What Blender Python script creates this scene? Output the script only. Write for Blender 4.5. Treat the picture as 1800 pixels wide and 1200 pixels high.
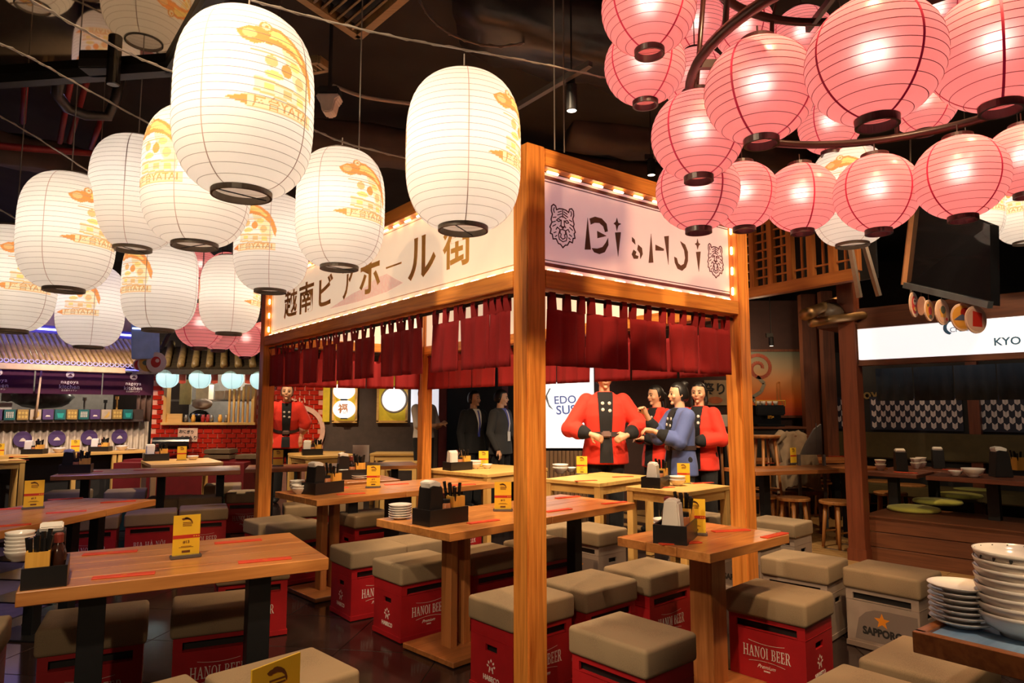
import bpy, bmesh, math, random
import numpy as np
from mathutils import Vector, Matrix
random.seed(7)
PI = math.pi
scene = bpy.context.scene
COL = scene.collection
for _o in list(bpy.data.objects):
    bpy.data.objects.remove(_o)

# ------------------------------------------------------------------ camera, world, exposure
CAM_H, F_PX, PITCH = 1.40, 1195.3, 0.0999
cam_data = bpy.data.cameras.new('camera')
cam = bpy.data.objects.new('camera', cam_data)
COL.objects.link(cam)
cam.location = (0, 0, CAM_H)
cam.rotation_euler = (PI / 2 + PITCH, 0, 0)
cam_data.sensor_width = 36
cam_data.lens = 36 * F_PX / 1800
cam_data.clip_start = 0.02
scene.camera = cam
scene.view_settings.view_transform = 'Standard'
scene.view_settings.look = 'None'
scene.view_settings.gamma = 1
scene.view_settings.use_curve_mapping = False
scene.view_settings.exposure = 0.0
scene.cycles.use_denoising = True
scene.cycles.max_bounces = 7
scene.cycles.diffuse_bounces = 3
scene.cycles.glossy_bounces = 3
scene.cycles.transmission_bounces = 5
scene.cycles.sample_clamp_indirect = 4
scene.cycles.caustics_reflective = False
scene.cycles.caustics_refractive = False
world = bpy.data.worlds.new('world')
scene.world = world
world.use_nodes = True
world.node_tree.nodes['Background'].inputs[0].default_value = (1.0, 0.72, 0.5, 1)
world.node_tree.nodes['Background'].inputs[1].default_value = 0.07

# ------------------------------------------------------------------ pixel -> world helpers
def ray(px, py):
    u = (px - 900) / F_PX
    v = (600 - py) / F_PX
    c, s = math.cos(PITCH), math.sin(PITCH)
    return Vector((u, c - v * s, s + v * c))
def at(px, py, z):                      # point of the horizontal plane z seen at the pixel
    d = ray(px, py)
    t = (z - CAM_H) / d.z
    return Vector((d.x * t, d.y * t, z))
def atY(px, py, Y):                     # point of the vertical plane y = Y
    d = ray(px, py)
    t = Y / d.y
    return Vector((d.x * t, Y, CAM_H + d.z * t))
def atD(px, py, depth):                 # point at an optical depth
    return ray(px, py) * depth + Vector((0, 0, CAM_H))
def U(deg):
    a = math.radians(deg)
    return Vector((math.cos(a), math.sin(a), 0))

# ------------------------------------------------------------------ lamps of the room (mostly unseen spots added for brightness)
def spot(name, loc, target, power, color, size=80, blend=0.6, radius=0.06, parent=None):
    l = bpy.data.lights.new(name, 'SPOT')
    l.energy = power; l.color = color
    l.spot_size = math.radians(size); l.spot_blend = blend; l.shadow_soft_size = radius
    o = bpy.data.objects.new(name, l)
    COL.objects.link(o)
    o.location = loc
    o.rotation_euler = (Vector(target) - Vector(loc)).to_track_quat('-Z', 'Y').to_euler()
    return o
WARM = (1.0, 0.66, 0.34)
WARM2 = (1.0, 0.76, 0.48)
COOL = (0.45, 0.38, 1.0)
SPOTS = [  # unseen ceiling spots added in a grid to brighten tables and stall
    ((-1.2, 1.2, 3.6), (-1.4, 3.0, 0.7), 110, WARM2),
    ((0.9, 1.5, 3.6), (0.9, 3.4, 0.6), 120, WARM),
    ((2.2, 2.6, 3.6), (1.9, 4.0, 0.4), 80, WARM),
    ((0.2, 3.8, 3.6), (0.1, 4.6, 0.7), 110, WARM2),
    ((-1.0, 4.6, 3.6), (-1.0, 5.4, 0.7), 110, WARM),
    ((1.0, 5.6, 3.6), (1.0, 6.3, 0.7), 150, WARM2),
    ((-0.4, 6.6, 3.6), (-0.6, 7.4, 0.7), 140, WARM2),
    ((-3.0, 8.4, 3.6), (-3.4, 9.6, 0.7), 150, WARM2),
    ((-5.6, 8.6, 3.6), (-5.4, 10.2, 0.9), 120, WARM2),
    ((3.6, 6.6, 3.6), (3.0, 7.6, 0.7), 70, WARM),
    ((3.0, 3.6, 3.6), (4.1, 6.6, 0.5), 75, WARM2),
    ((-1.6, 0.4, 3.4), (0.0, 3.1, 2.0), 110, WARM2),
    ((1.0, 4.4, 3.5), (0.9, 6.6, 1.3), 130, WARM2),
]
for i, (loc, tgt, p, c) in enumerate(SPOTS):
    spot('added_room_spot', loc, tgt, p * 2.6, c, 85 if i < 11 else 60)
spot('violet_stage_light', (-3.0, 4.2, 3.6), (-3.0, 5.0, 0.75), 230, COOL, 42)
spot('violet_stage_light', (-4.4, 6.2, 3.6), (-3.9, 7.4, 0.75), 150, COOL, 55)
spot('blue_stage_light', (-7.0, 8.8, 3.3), (-7.0, 10.4, 2.0), 60, (0.2, 0.2, 1.0), 90)
def lamp(name, loc, power, col, r=0.1):
    l = bpy.data.lights.new(name, 'POINT'); l.energy = power; l.color = col; l.shadow_soft_size = r
    o = bpy.data.objects.new(name, l); COL.objects.link(o); o.location = loc
    return o
lamp('kitchen_fill', (-6.6, 11.4, 2.05), 40, (1.0, 0.85, 0.66)); lamp('kitchen_fill', (-7.6, 10.3, 2.05), 40, (1.0, 0.85, 0.66))  # unseen point lights added to brighten the kitchen opening
lamp('hatch_fill', (-5.0, 12.1, 2.1), 45, (1.0, 0.88, 0.7)); lamp('counter_lamp', (3.4, 9.3, 2.3), 14, (1.0, 0.7, 0.42), 0.05)  # the hatch light is unseen, added to brighten the room behind it
spot('banner_fill_spot', (-5.6, 8.6, 2.9), (-6.8, 10.4, 1.8), 90, (1.0, 0.6, 0.55), 60)  # unseen spot added so the banner lettering stands out
spot('corner_fill_spot', (1.6, 1.0, 3.5), (1.9, 2.6, 0.7), 150, (1.0, 0.74, 0.5), 60)  # unseen spot added to brighten the blue table corner
spot('front_fill_spot', (-0.7, -1.2, 2.7), (-1.0, 2.4, 0.75), 120, WARM2, 46)  # unseen fill from behind the camera, added for front card and stools
spot('kitchen_front_fill', (-5.0, 8.2, 3.2), (-6.9, 10.3, 0.9), 260, (1.0, 0.82, 0.62), 55)  # unseen spot added to brighten the corrugated front
spot('booth_fill_spot', (3.6, 5.4, 3.5), (5.0, 8.3, 1.2), 70, WARM2, 70)  # unseen spot added to lift the booth's arrow pattern
spot('screen_fill_spot', (-2.0, 4.6, 3.4), (-3.5, 6.6, 2.0), 40, (0.6, 0.7, 1.0), 30)  # unseen bluish spot added to brighten the hanging screen
spot('tag_fill_spot', (1.7, 2.4, 3.2), (2.5, 3.9, 1.95), 60, WARM2, 45)  # unseen spot added to brighten the round tags
spot('staff_spot_light', (2.4, 5.0, 3.5), (1.3, 7.2, 1.3), 200, (1.0, 0.72, 0.45), 50)

# ------------------------------------------------------------------ materials
MATS = {}
def new_mat(name):
    m = bpy.data.materials.new(name)
    m.use_nodes = True
    nt = m.node_tree
    return m, nt, nt.nodes['Principled BSDF']
def set_in(b, **kw):
    names = {'rough': 'Roughness', 'metal': 'Metallic', 'spec': 'Specular IOR Level', 'coat': 'Coat Weight', 'coatr': 'Coat Roughness',
             'sheen': 'Sheen Weight', 'trans': 'Transmission Weight', 'ior': 'IOR', 'alpha': 'Alpha'}
    for k, v in kw.items():
        b.inputs[names[k]].default_value = v
def flat(name, col, rough=0.6, metal=0.0, emit=None, estr=1.0, noise=0.12, nscale=12, **kw):
    if name in MATS:
        return MATS[name]
    m, nt, b = new_mat(name)
    set_in(b, rough=rough, metal=metal, **kw)
    if noise:
        tc = nt.nodes.new('ShaderNodeTexCoord')
        nz = nt.nodes.new('ShaderNodeTexNoise'); nz.inputs['Scale'].default_value = nscale; nz.inputs['Detail'].default_value = 3
        rp = nt.nodes.new('ShaderNodeValToRGB')
        rp.color_ramp.elements[0].position = 0.3; rp.color_ramp.elements[1].position = 0.7
        rp.color_ramp.elements[0].color = tuple(c * (1 - noise) for c in col) + (1,)
        rp.color_ramp.elements[1].color = tuple(min(1, c * (1 + noise)) for c in col) + (1,)
        nt.links.new(tc.outputs['Object'], nz.inputs['Vector'])
        nt.links.new(nz.outputs['Fac'], rp.inputs['Fac'])
        nt.links.new(rp.outputs['Color'], b.inputs['Base Color'])
    else:
        b.inputs['Base Color'].default_value = tuple(col) + (1,)
    if emit:
        b.inputs['Emission Color'].default_value = tuple(emit) + (1,)
        b.inputs['Emission Strength'].default_value = estr
    MATS[name] = m
    return m
def wood(name, c1, c2, axis='x', rough=0.45, scale=1.0, coat=0.0, ring=14.0):
    if name in MATS:
        return MATS[name]
    m, nt, b = new_mat(name)
    set_in(b, rough=rough, coat=coat, coatr=0.25)
    tc = nt.nodes.new('ShaderNodeTexCoord')
    oi = nt.nodes.new('ShaderNodeObjectInfo')
    mul = nt.nodes.new('ShaderNodeVectorMath'); mul.operation = 'SCALE'; mul.inputs['Scale'].default_value = 7.3
    cmb = nt.nodes.new('ShaderNodeCombineXYZ')
    add = nt.nodes.new('ShaderNodeVectorMath'); add.operation = 'ADD'
    mp = nt.nodes.new('ShaderNodeMapping')
    s = {'x': (0.9, ring, ring), 'y': (ring, 0.9, ring), 'z': (ring, ring, 0.9)}[axis]
    mp.inputs['Scale'].default_value = tuple(v * scale for v in s)
    nz = nt.nodes.new('ShaderNodeTexNoise'); nz.inputs['Scale'].default_value = 1.6; nz.inputs['Detail'].default_value = 5; nz.inputs['Distortion'].default_value = 1.1
    nz2 = nt.nodes.new('ShaderNodeTexNoise'); nz2.inputs['Scale'].default_value = 6.0; nz2.inputs['Detail'].default_value = 4
    mx = nt.nodes.new('ShaderNodeMath'); mx.operation = 'MULTIPLY_ADD'; mx.inputs[1].default_value = 0.35
    rp = nt.nodes.new('ShaderNodeValToRGB')
    e = rp.color_ramp.elements
    e[0].position = 0.42; e[0].color = tuple(c2) + (1,)
    e[1].position = 0.78; e[1].color = tuple(c1) + (1,)
    for n in ('cmb',):
        nt.links.new(oi.outputs['Random'], cmb.inputs[0]); nt.links.new(oi.outputs['Random'], cmb.inputs[1])
    nt.links.new(cmb.outputs[0], mul.inputs[0])
    nt.links.new(tc.outputs['Object'], add.inputs[0]); nt.links.new(mul.outputs[0], add.inputs[1])
    nt.links.new(add.outputs[0], mp.inputs['Vector'])
    nt.links.new(mp.outputs[0], nz.inputs['Vector']); nt.links.new(mp.outputs[0], nz2.inputs['Vector'])
    nt.links.new(nz2.outputs['Fac'], mx.inputs[0]); nt.links.new(nz.outputs['Fac'], mx.inputs[2])
    nt.links.new(mx.outputs[0], rp.inputs['Fac'])
    nt.links.new(rp.outputs['Color'], b.inputs['Base Color'])
    bp = nt.nodes.new('ShaderNodeBump'); bp.inputs['Strength'].default_value = 0.12; bp.inputs['Distance'].default_value = 0.004
    nt.links.new(mx.outputs[0], bp.inputs['Height']); nt.links.new(bp.outputs[0], b.inputs['Normal'])
    MATS[name] = m
    return m
def cloth(name, col, rough=0.9, sheen=0.15, weave=260):
    if name in MATS:
        return MATS[name]
    m, nt, b = new_mat(name)
    set_in(b, rough=rough, sheen=sheen)
    tc = nt.nodes.new('ShaderNodeTexCoord')
    nz = nt.nodes.new('ShaderNodeTexNoise'); nz.inputs['Scale'].default_value = weave; nz.inputs['Detail'].default_value = 2
    nz2 = nt.nodes.new('ShaderNodeTexNoise'); nz2.inputs['Scale'].default_value = 5
    ad = nt.nodes.new('ShaderNodeMath'); ad.operation = 'ADD'
    rp = nt.nodes.new('ShaderNodeValToRGB')
    rp.color_ramp.elements[0].position = 0.7; rp.color_ramp.elements[1].position = 1.3
    rp.color_ramp.elements[0].color = tuple(c * 0.82 for c in col) + (1,)
    rp.color_ramp.elements[1].color = tuple(min(1, c * 1.12) for c in col) + (1,)
    nt.links.new(tc.outputs['Object'], nz.inputs['Vector']); nt.links.new(tc.outputs['Object'], nz2.inputs['Vector'])
    nt.links.new(nz.outputs['Fac'], ad.inputs[0]); nt.links.new(nz2.outputs['Fac'], ad.inputs[1])
    nt.links.new(ad.outputs[0], rp.inputs['Fac']); nt.links.new(rp.outputs['Color'], b.inputs['Base Color'])
    MATS[name] = m
    return m
def glow(name, col, strength):
    if name in MATS:
        return MATS[name]
    m, nt, b = new_mat(name)
    b.inputs['Base Color'].default_value = tuple(min(1, c) for c in col) + (1,)
    b.inputs['Emission Color'].default_value = tuple(col) + (1,)
    b.inputs['Emission Strength'].default_value = strength
    MATS[name] = m
    return m
def paper_shell(name, col, clear=0.0, use_print=False, gloss=0.0, scatter=0.0):
    """lantern skin: translucent, lit from within by the bulb"""
    m = bpy.data.materials.new(name); m.use_nodes = True
    nt = m.node_tree; nt.nodes.clear()
    out = nt.nodes.new('ShaderNodeOutputMaterial')
    tr = nt.nodes.new('ShaderNodeBsdfTranslucent'); di = nt.nodes.new('ShaderNodeBsdfDiffuse')
    m1 = nt.nodes.new('ShaderNodeMixShader'); m1.inputs[0].default_value = 0.3
    nz = nt.nodes.new('ShaderNodeTexNoise'); nz.inputs['Scale'].default_value = 9; nz.inputs['Detail'].default_value = 4
    tc = nt.nodes.new('ShaderNodeTexCoord')
    rp = nt.nodes.new('ShaderNodeValToRGB')
    rp.color_ramp.elements[0].color = tuple(c * 0.95 for c in col) + (1,)
    rp.color_ramp.elements[1].color = tuple(col) + (1,)
    nt.links.new(tc.outputs['Object'], nz.inputs['Vector']); nt.links.new(nz.outputs['Fac'], rp.inputs['Fac'])
    src = rp.outputs['Color']
    if use_print:
        at_ = nt.nodes.new('ShaderNodeAttribute'); at_.attribute_name = 'print'
        mm = nt.nodes.new('ShaderNodeMix'); mm.data_type = 'RGBA'; mm.blend_type = 'MULTIPLY'; mm.inputs[0].default_value = 1.0
        nt.links.new(src, mm.inputs[6]); nt.links.new(at_.outputs['Color'], mm.inputs[7])
        src = mm.outputs[2]
    nt.links.new(src, tr.inputs['Color']); nt.links.new(src, di.inputs['Color'])
    nt.links.new(tr.outputs[0], m1.inputs[1]); nt.links.new(di.outputs[0], m1.inputs[2])
    last = m1.outputs[0]
    if scatter:
        rf = nt.nodes.new('ShaderNodeBsdfRefraction'); rf.inputs['Roughness'].default_value = 0.7; rf.inputs['IOR'].default_value = 1.35
        rf.inputs['Color'].default_value = (1.0, 0.62, 0.56, 1)
        m4 = nt.nodes.new('ShaderNodeMixShader'); m4.inputs[0].default_value = scatter
        nt.links.new(last, m4.inputs[1]); nt.links.new(rf.outputs[0], m4.inputs[2]); last = m4.outputs[0]
    if gloss:
        gl = nt.nodes.new('ShaderNodeBsdfGlossy'); gl.inputs['Roughness'].default_value = 0.3
        m3 = nt.nodes.new('ShaderNodeMixShader'); m3.inputs[0].default_value = gloss
        nt.links.new(last, m3.inputs[1]); nt.links.new(gl.outputs[0], m3.inputs[2]); last = m3.outputs[0]
    if clear:
        tp = nt.nodes.new('ShaderNodeBsdfTransparent')
        m2 = nt.nodes.new('ShaderNodeMixShader'); m2.inputs[0].default_value = clear
        nt.links.new(last, m2.inputs[1]); nt.links.new(tp.outputs[0], m2.inputs[2]); last = m2.outputs[0]
    nt.links.new(last, out.inputs['Surface'])
    return m

CEDAR = wood('cedar', (0.84, 0.31, 0.055), (0.44, 0.105, 0.012), 'z', 0.42, ring=20)
CEDARX = wood('cedar_beam', (0.84, 0.32, 0.055), (0.50, 0.13, 0.016), 'x', 0.42, ring=20)
TABLEWOOD = wood('table_wood', (0.60, 0.25, 0.07), (0.36, 0.12, 0.028), 'x', 0.32, coat=0.25, ring=9)
PINE = wood('pine', (0.83, 0.50, 0.16), (0.66, 0.35, 0.09), 'x', 0.45, ring=9)
PINEZ = wood('pine_leg', (0.80, 0.48, 0.15), (0.64, 0.33, 0.09), 'z', 0.45, ring=9)
DARKWOOD = wood('dark_wood', (0.14, 0.043, 0.018), (0.065, 0.02, 0.010), 'z', 0.45)
DARKWOODX = wood('dark_wood_board', (0.15, 0.05, 0.02), (0.075, 0.022, 0.010), 'x', 0.45)
FLOORWOOD = wood('floor_wood', (0.42, 0.24, 0.09), (0.27, 0.14, 0.045), 'x', 0.4)
BROWNWOOD = wood('brown_wood', (0.40, 0.14, 0.04), (0.22, 0.07, 0.02), 'x', 0.35)
STEEL = flat('black_steel', (0.012, 0.012, 0.014), 0.45, 0.3)
BLACK = flat('black_paint', (0.010, 0.009, 0.009), 0.6)
BLACKG = flat('black_gloss', (0.012, 0.011, 0.011), 0.25)
TAUPE = cloth('taupe_fabric', (0.25, 0.172, 0.098), 0.9, 0.0)
CRATERED = flat('red_plastic', (0.36, 0.010, 0.014), 0.42, noise=0.08)
CRATEGREY = flat('grey_plastic', (0.33, 0.25, 0.20), 0.5, noise=0.08)
CRATEGREEN = flat('green_plastic', (0.03, 0.10, 0.05), 0.5, noise=0.08)
WHITEINK = flat('white_ink', (0.78, 0.70, 0.64), 0.6, noise=0)
BLACKINK = flat('black_ink', (0.015, 0.013, 0.012), 0.6, noise=0)
ORANGEINK = flat('orange_ink', (0.75, 0.24, 0.01), 0.6, noise=0)
PORCELAIN = flat('porcelain', (0.80, 0.74, 0.68), 0.2, noise=0.03)
NAPKIN = flat('napkin_paper', (0.80, 0.74, 0.68), 0.8, noise=0.04)
BAMBOO = wood('bamboo_cup', (0.85, 0.45, 0.08), (0.70, 0.33, 0.05), 'z', 0.4)
YELLOW = flat('yellow_card', (0.90, 0.56, 0.03), 0.5, noise=0.03)
REDSLEEVE = flat('red_paper', (0.66, 0.055, 0.015), 0.55, noise=0.06)
REDINK = flat('red_ink', (0.55, 0.03, 0.01), 0.6, noise=0)
BROWNINK = flat('brown_ink', (0.16, 0.05, 0.012), 0.6, noise=0)
GOLDINK = flat('gold_ink', (0.55, 0.28, 0.06), 0.6, noise=0.05)
DARKRED = flat('dark_red_ink', (0.085, 0.014, 0.020), 0.6, noise=0)
CURTAIN = cloth('curtain_red', (0.27, 0.007, 0.009), 0.9, 0.0)
SKIN = flat('skin', (0.72, 0.39, 0.23), 0.5, noise=0.05)
HAIR = flat('black_hair', (0.010, 0.007, 0.006), 0.4)
HAPPI = cloth('happi_red', (0.72, 0.030, 0.012), 0.8, 0.1)
HAPPIBLUE = cloth('happi_blue', (0.085, 0.115, 0.30), 0.8, 0.1)
BLACKCLOTH = cloth('black_cloth', (0.010, 0.009, 0.010), 0.9, 0.05)
SUITGREY = cloth('suit_grey', (0.030, 0.028, 0.028), 0.85, 0.1)
WHITECLOTH = cloth('white_cloth', (0.75, 0.68, 0.62), 0.85, 0.1)
BULB = glow('bulb', (1.0, 0.80, 0.50), 9.0)
LED = glow('led_warm', (1.0, 0.70, 0.34), 7.0)

# ------------------------------------------------------------------ mesh builder
class MB:
    def __init__(self):
        self.v, self.f = [], []
    def add(self, vs, fs):
        n = len(self.v)
        self.v += [tuple(p) for p in vs]
        self.f += [tuple(n + i for i in f) for f in fs]
        return self
    def box(self, c, s, M=None):
        x, y, z = c; a, b, d = s[0] / 2, s[1] / 2, s[2] / 2
        vs = [Vector((x + i * a, y + j * b, z + k * d)) for k in (-1, 1) for j in (-1, 1) for i in (-1, 1)]
        if M is not None:
            vs = [M @ p for p in vs]
        return self.add(vs, [(0, 2, 3, 1), (4, 5, 7, 6), (0, 1, 5, 4), (2, 6, 7, 3), (0, 4, 6, 2), (1, 3, 7, 5)])
    def beam(self, p, q, w, h, up=(0, 0, 1)):
        p, q = Vector(p), Vector(q); d = (q - p); L = d.length; d.normalize()
        up = Vector(up)
        if abs(d.dot(up)) > 0.98: up = Vector((0, 1, 0))
        s = d.cross(up).normalized(); t = s.cross(d)
        M = Matrix((( d.x, s.x, t.x, (p.x + q.x) / 2), (d.y, s.y, t.y, (p.y + q.y) / 2), (d.z, s.z, t.z, (p.z + q.z) / 2), (0, 0, 0, 1)))
        return self.box((0, 0, 0), (L, w, h), M)
    def tube(self, pts, r, n=8, cap=True):
        pts = [Vector(p) for p in pts]
        rs = r if isinstance(r, (list, tuple)) else [r] * len(pts)
        rings = []; prev = None
        for i, p in enumerate(pts):
            d = (pts[min(i + 1, len(pts) - 1)] - pts[max(i - 1, 0)]).normalized()
            a = prev if prev is not None else (Vector((0, 0, 1)) if abs(d.z) < 0.9 else Vector((1, 0, 0)))
            s = d.cross(a)
            if s.length < 1e-6: s = d.orthogonal()
            s.normalize(); t = s.cross(d).normalized(); prev = t
            rings.append([p + (s * math.cos(2 * PI * k / n) + t * math.sin(2 * PI * k / n)) * rs[i] for k in range(n)])
        vs = [p for R in rings for p in R]; fs = []
        for i in range(len(pts) - 1):
            for k in range(n):
                fs.append((i * n + k, i * n + (k + 1) % n, (i + 1) * n + (k + 1) % n, (i + 1) * n + k))
        if cap:
            fs.append(tuple(reversed(range(n)))); fs.append(tuple((len(pts) - 1) * n + k for k in range(n)))
        return self.add(vs, fs)
    def lathe(self, prof, n=24, c=(0, 0, 0), cap=False, M=None):
        vs = []; fs = []
        for r, z in prof:
            for k in range(n):
                vs.append(Vector((c[0] + r * math.cos(2 * PI * k / n), c[1] + r * math.sin(2 * PI * k / n), c[2] + z)))
        if M is not None: vs = [M @ p for p in vs]
        for i in range(len(prof) - 1):
            for k in range(n):
                fs.append((i * n + k, i * n + (k + 1) % n, (i + 1) * n + (k + 1) % n, (i + 1) * n + k))
        if cap:
            fs.append(tuple(reversed(range(n)))); fs.append(tuple((len(prof) - 1) * n + k for k in range(n)))
        return self.add(vs, fs)
    def cyl(self, c, r, h, n=16, M=None):
        return self.lathe([(r, -h / 2), (r, h / 2)], n, c, True, M)
    def ellipsoid(self, c, r, nu=14, nv=9, M=None):
        vs, fs = [], []
        for j in range(nv + 1):
            th = PI * j / nv
            for k in range(nu):
                ph = 2 * PI * k / nu
                vs.append(Vector((c[0] + r[0] * math.sin(th) * math.cos(ph), c[1] + r[1] * math.sin(th) * math.sin(ph), c[2] - r[2] * math.cos(th))))
        if M is not None: vs = [M @ p for p in vs]
        for j in range(nv):
            for k in range(nu):
                fs.append((j * nu + k, j * nu + (k + 1) % nu, (j + 1) * nu + (k + 1) % nu, (j + 1) * nu + k))
        return self.add(vs, fs)
    def torus(self, c, R, r, n=32, m=6, sz=1.0):
        vs, fs = [], []
        for i in range(n):
            a = 2 * PI * i / n
            for j in range(m):
                b = 2 * PI * j / m
                q = R + r * math.cos(b)
                vs.append((c[0] + q * math.cos(a), c[1] + q * math.sin(a), c[2] + r * sz * math.sin(b)))
        for i in range(n):
            for j in range(m):
                fs.append((i * m + j, ((i + 1) % n) * m + j, ((i + 1) % n) * m + (j + 1) % m, i * m + (j + 1) % m))
        return self.add(vs, fs)
    def prism(self, poly, z0, z1, M=None):
        n = len(poly)
        vs = [Vector((x, y, z0)) for x, y in poly] + [Vector((x, y, z1)) for x, y in poly]
        if M is not None: vs = [M @ p for p in vs]
        fs = [tuple(reversed(range(n))), tuple(range(n, 2 * n))]
        for i in range(n):
            fs.append((i, (i + 1) % n, n + (i + 1) % n, n + i))
        return self.add(vs, fs)
    def mesh(self, name, mat=None, bevel=0.0, seg=2, smooth=False, fix=True):
        me = bpy.data.meshes.new(name)
        me.from_pydata(self.v, [], self.f)
        if bevel or fix:
            bm = bmesh.new(); bm.from_mesh(me)
            bmesh.ops.remove_doubles(bm, verts=bm.verts, dist=1e-6)
            if bevel:
                es = [e for e in bm.edges if len(e.link_faces) == 2 and e.calc_face_angle(0) > 0.6]
                bmesh.ops.bevel(bm, geom=es, offset=bevel, segments=seg, affect='EDGES', clamp_overlap=True)
            if fix: bmesh.ops.recalc_face_normals(bm, faces=bm.faces)
            bm.to_mesh(me); bm.free()
        if mat: me.materials.append(mat)
        if smooth:
            for p in me.polygons: p.use_smooth = True
        me.update()
        return me

def obj(name, me, parent=None, loc=(0, 0, 0), rot=(0, 0, 0), label=None, mat=None):
    o = bpy.data.objects.new(name, me)
    COL.objects.link(o)
    o.location = loc; o.rotation_euler = rot
    if parent is not None: o.parent = parent
    if label: o['label'] = label
    return o
def thing(name, label, cat, loc=(0, 0, 0), rz=0.0, group=None):
    o = bpy.data.objects.new(name, None)
    COL.objects.link(o)
    o.empty_display_size = 0.05
    o.location = loc; o.rotation_euler = (0, 0, rz)
    o['label'] = label; o['category'] = cat
    if group: o['group'] = group
    return o
def tag(o, label, cat, group=None):
    o['label'] = label; o['category'] = cat
    if group: o['group'] = group
    return o
def struct(name, me, loc=(0, 0, 0), rot=(0, 0, 0)):
    o = obj(name, me, None, loc, rot); o['kind'] = 'structure'
    return o
def stuff(o):
    o['kind'] = 'stuff'; return o
def copy_tree(o, parent=None):
    c = o.copy(); COL.objects.link(c)
    if parent is not None: c.parent = parent
    for ch in list(o.children): copy_tree(ch, c)
    return c
def frame(o, x, y, z):
    """world matrix from origin and three axes"""
    return Matrix(((x.x, y.x, z.x, o.x), (x.y, y.y, z.y, o.y), (x.z, y.z, z.z, o.z), (0, 0, 0, 1)))

# ------------------------------------------------------------------ lettering
_TXT = {}
def text_mesh(s, size=1.0, bold=0.0, extrude=0.002, sx=1.0, sy=1.0, mat=None, spacing=1.0):
    key = (s, size, bold, extrude, sx, sy, mat.name if mat else '', spacing)
    if key in _TXT: return _TXT[key]
    cu = bpy.data.curves.new('text', 'FONT')
    cu.body = s; cu.size = size; cu.align_x = 'CENTER'; cu.align_y = 'CENTER'
    cu.extrude = extrude; cu.offset = bold; cu.resolution_u = 3; cu.space_character = spacing
    o = bpy.data.objects.new('text', cu); COL.objects.link(o)
    dg = bpy.context.evaluated_depsgraph_get()
    me = bpy.data.meshes.new_from_object(o.evaluated_get(dg))
    bpy.data.objects.remove(o); bpy.data.curves.remove(cu)
    for v in me.vertices:
        v.co.x *= sx; v.co.y *= sy
    me.materials.clear()
    if mat: me.materials.append(mat)
    _TXT[key] = me
    return me
SERIF = {   # polygons on a 1-high grid: stems with serifs
    'H': (0.86, [(0.0, 0, 0.30, 0.06), (0.0, 0.94, 0.30, 1), (0.08, 0, 0.22, 1), (0.56, 0, 0.86, 0.06), (0.56, 0.94, 0.86, 1), (0.64, 0, 0.78, 1), (0.2, 0.47, 0.66, 0.53)]),
    'I': (0.34, [(0.0, 0, 0.34, 0.06), (0.0, 0.94, 0.34, 1), (0.10, 0, 0.24, 1)]),
    'E': (0.62, [(0.0, 0, 0.58, 0.06), (0.0, 0.94, 0.56, 1), (0.08, 0, 0.22, 1), (0.2, 0.47, 0.46, 0.53), (0.52, 0, 0.58, 0.24), (0.50, 0.78, 0.56, 1), (0.42, 0.38, 0.47, 0.62)]),
}
def serif_polys(ch):
    if ch in SERIF:
        w, bx = SERIF[ch]
        return w, [[(a, b), (c, b), (c, d), (a, d)] for a, b, c, d in bx]
    R = lambda a, b, c, d: [(a, b), (c, b), (c, d), (a, d)]
    def ring(cx, cy, rx, ry, tx, ty, a0, a1, n=14):
        out = []
        for i in range(n):
            p, q = a0 + (a1 - a0) * i / n, a0 + (a1 - a0) * (i + 1) / n
            f = lambda t, x, y: (cx + x * math.cos(t), cy + y * math.sin(t))
            out.append([f(p, rx, ry), f(q, rx, ry), f(q, rx - tx, ry - ty), f(p, rx - tx, ry - ty)])
        return out
    if ch == 'A':
        return 0.84, [[(0.36, 1), (0.46, 1), (0.16, 0), (0.09, 0)], [(0.38, 1), (0.50, 1), (0.80, 0), (0.62, 0)], R(0.0, 0, 0.26, 0.06), R(0.54, 0, 0.86, 0.06), R(0.2, 0.32, 0.62, 0.38)]
    if ch == 'À':
        w, p = serif_polys('A'); return w, p + [[(0.28, 1.25), (0.40, 1.25), (0.50, 1.06), (0.44, 1.06)]]
    if ch == 'N':
        return 0.86, [R(0.0, 0.94, 0.2, 1), R(0.1, 0, 0.16, 1), R(0, 0, 0.26, 0.06), [(0.1, 1), (0.26, 1), (0.74, 0), (0.62, 0)], R(0.68, 0, 0.74, 1), R(0.58, 0.94, 0.84, 1)]
    if ch == 'O':
        return 0.8, ring(0.4, 0.5, 0.38, 0.52, 0.14, 0.05, 0, 2 * PI, 20)
    if ch == 'Ộ':
        w, p = serif_polys('O'); return w, p + [[(0.2, 1.08), (0.4, 1.26), (0.4, 1.18), (0.28, 1.08)], [(0.4, 1.26), (0.6, 1.08), (0.52, 1.08), (0.4, 1.18)], R(0.34, -0.24, 0.46, -0.12)]
    if ch == 'B':
        return 0.7, [R(0, 0, 0.4, 0.06), R(0, 0.94, 0.4, 1), R(0.08, 0, 0.22, 1), R(0.2, 0.5, 0.4, 0.55)] + ring(0.36, 0.765, 0.26, 0.235, 0.12, 0.05, -PI / 2, PI / 2, 8) + ring(0.38, 0.265, 0.30, 0.265, 0.14, 0.05, -PI / 2, PI / 2, 8)
    if ch == 'R':
        return 0.78, [R(0, 0, 0.3, 0.06), R(0, 0.94, 0.4, 1), R(0.08, 0, 0.22, 1), R(0.2, 0.46, 0.4, 0.51), [(0.34, 0.48), (0.48, 0.48), (0.76, 0), (0.58, 0)], R(0.58, 0, 0.8, 0.06)] + ring(0.36, 0.73, 0.28, 0.27, 0.13, 0.05, -PI / 2, PI / 2, 8)
    return 0.35, []
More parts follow.
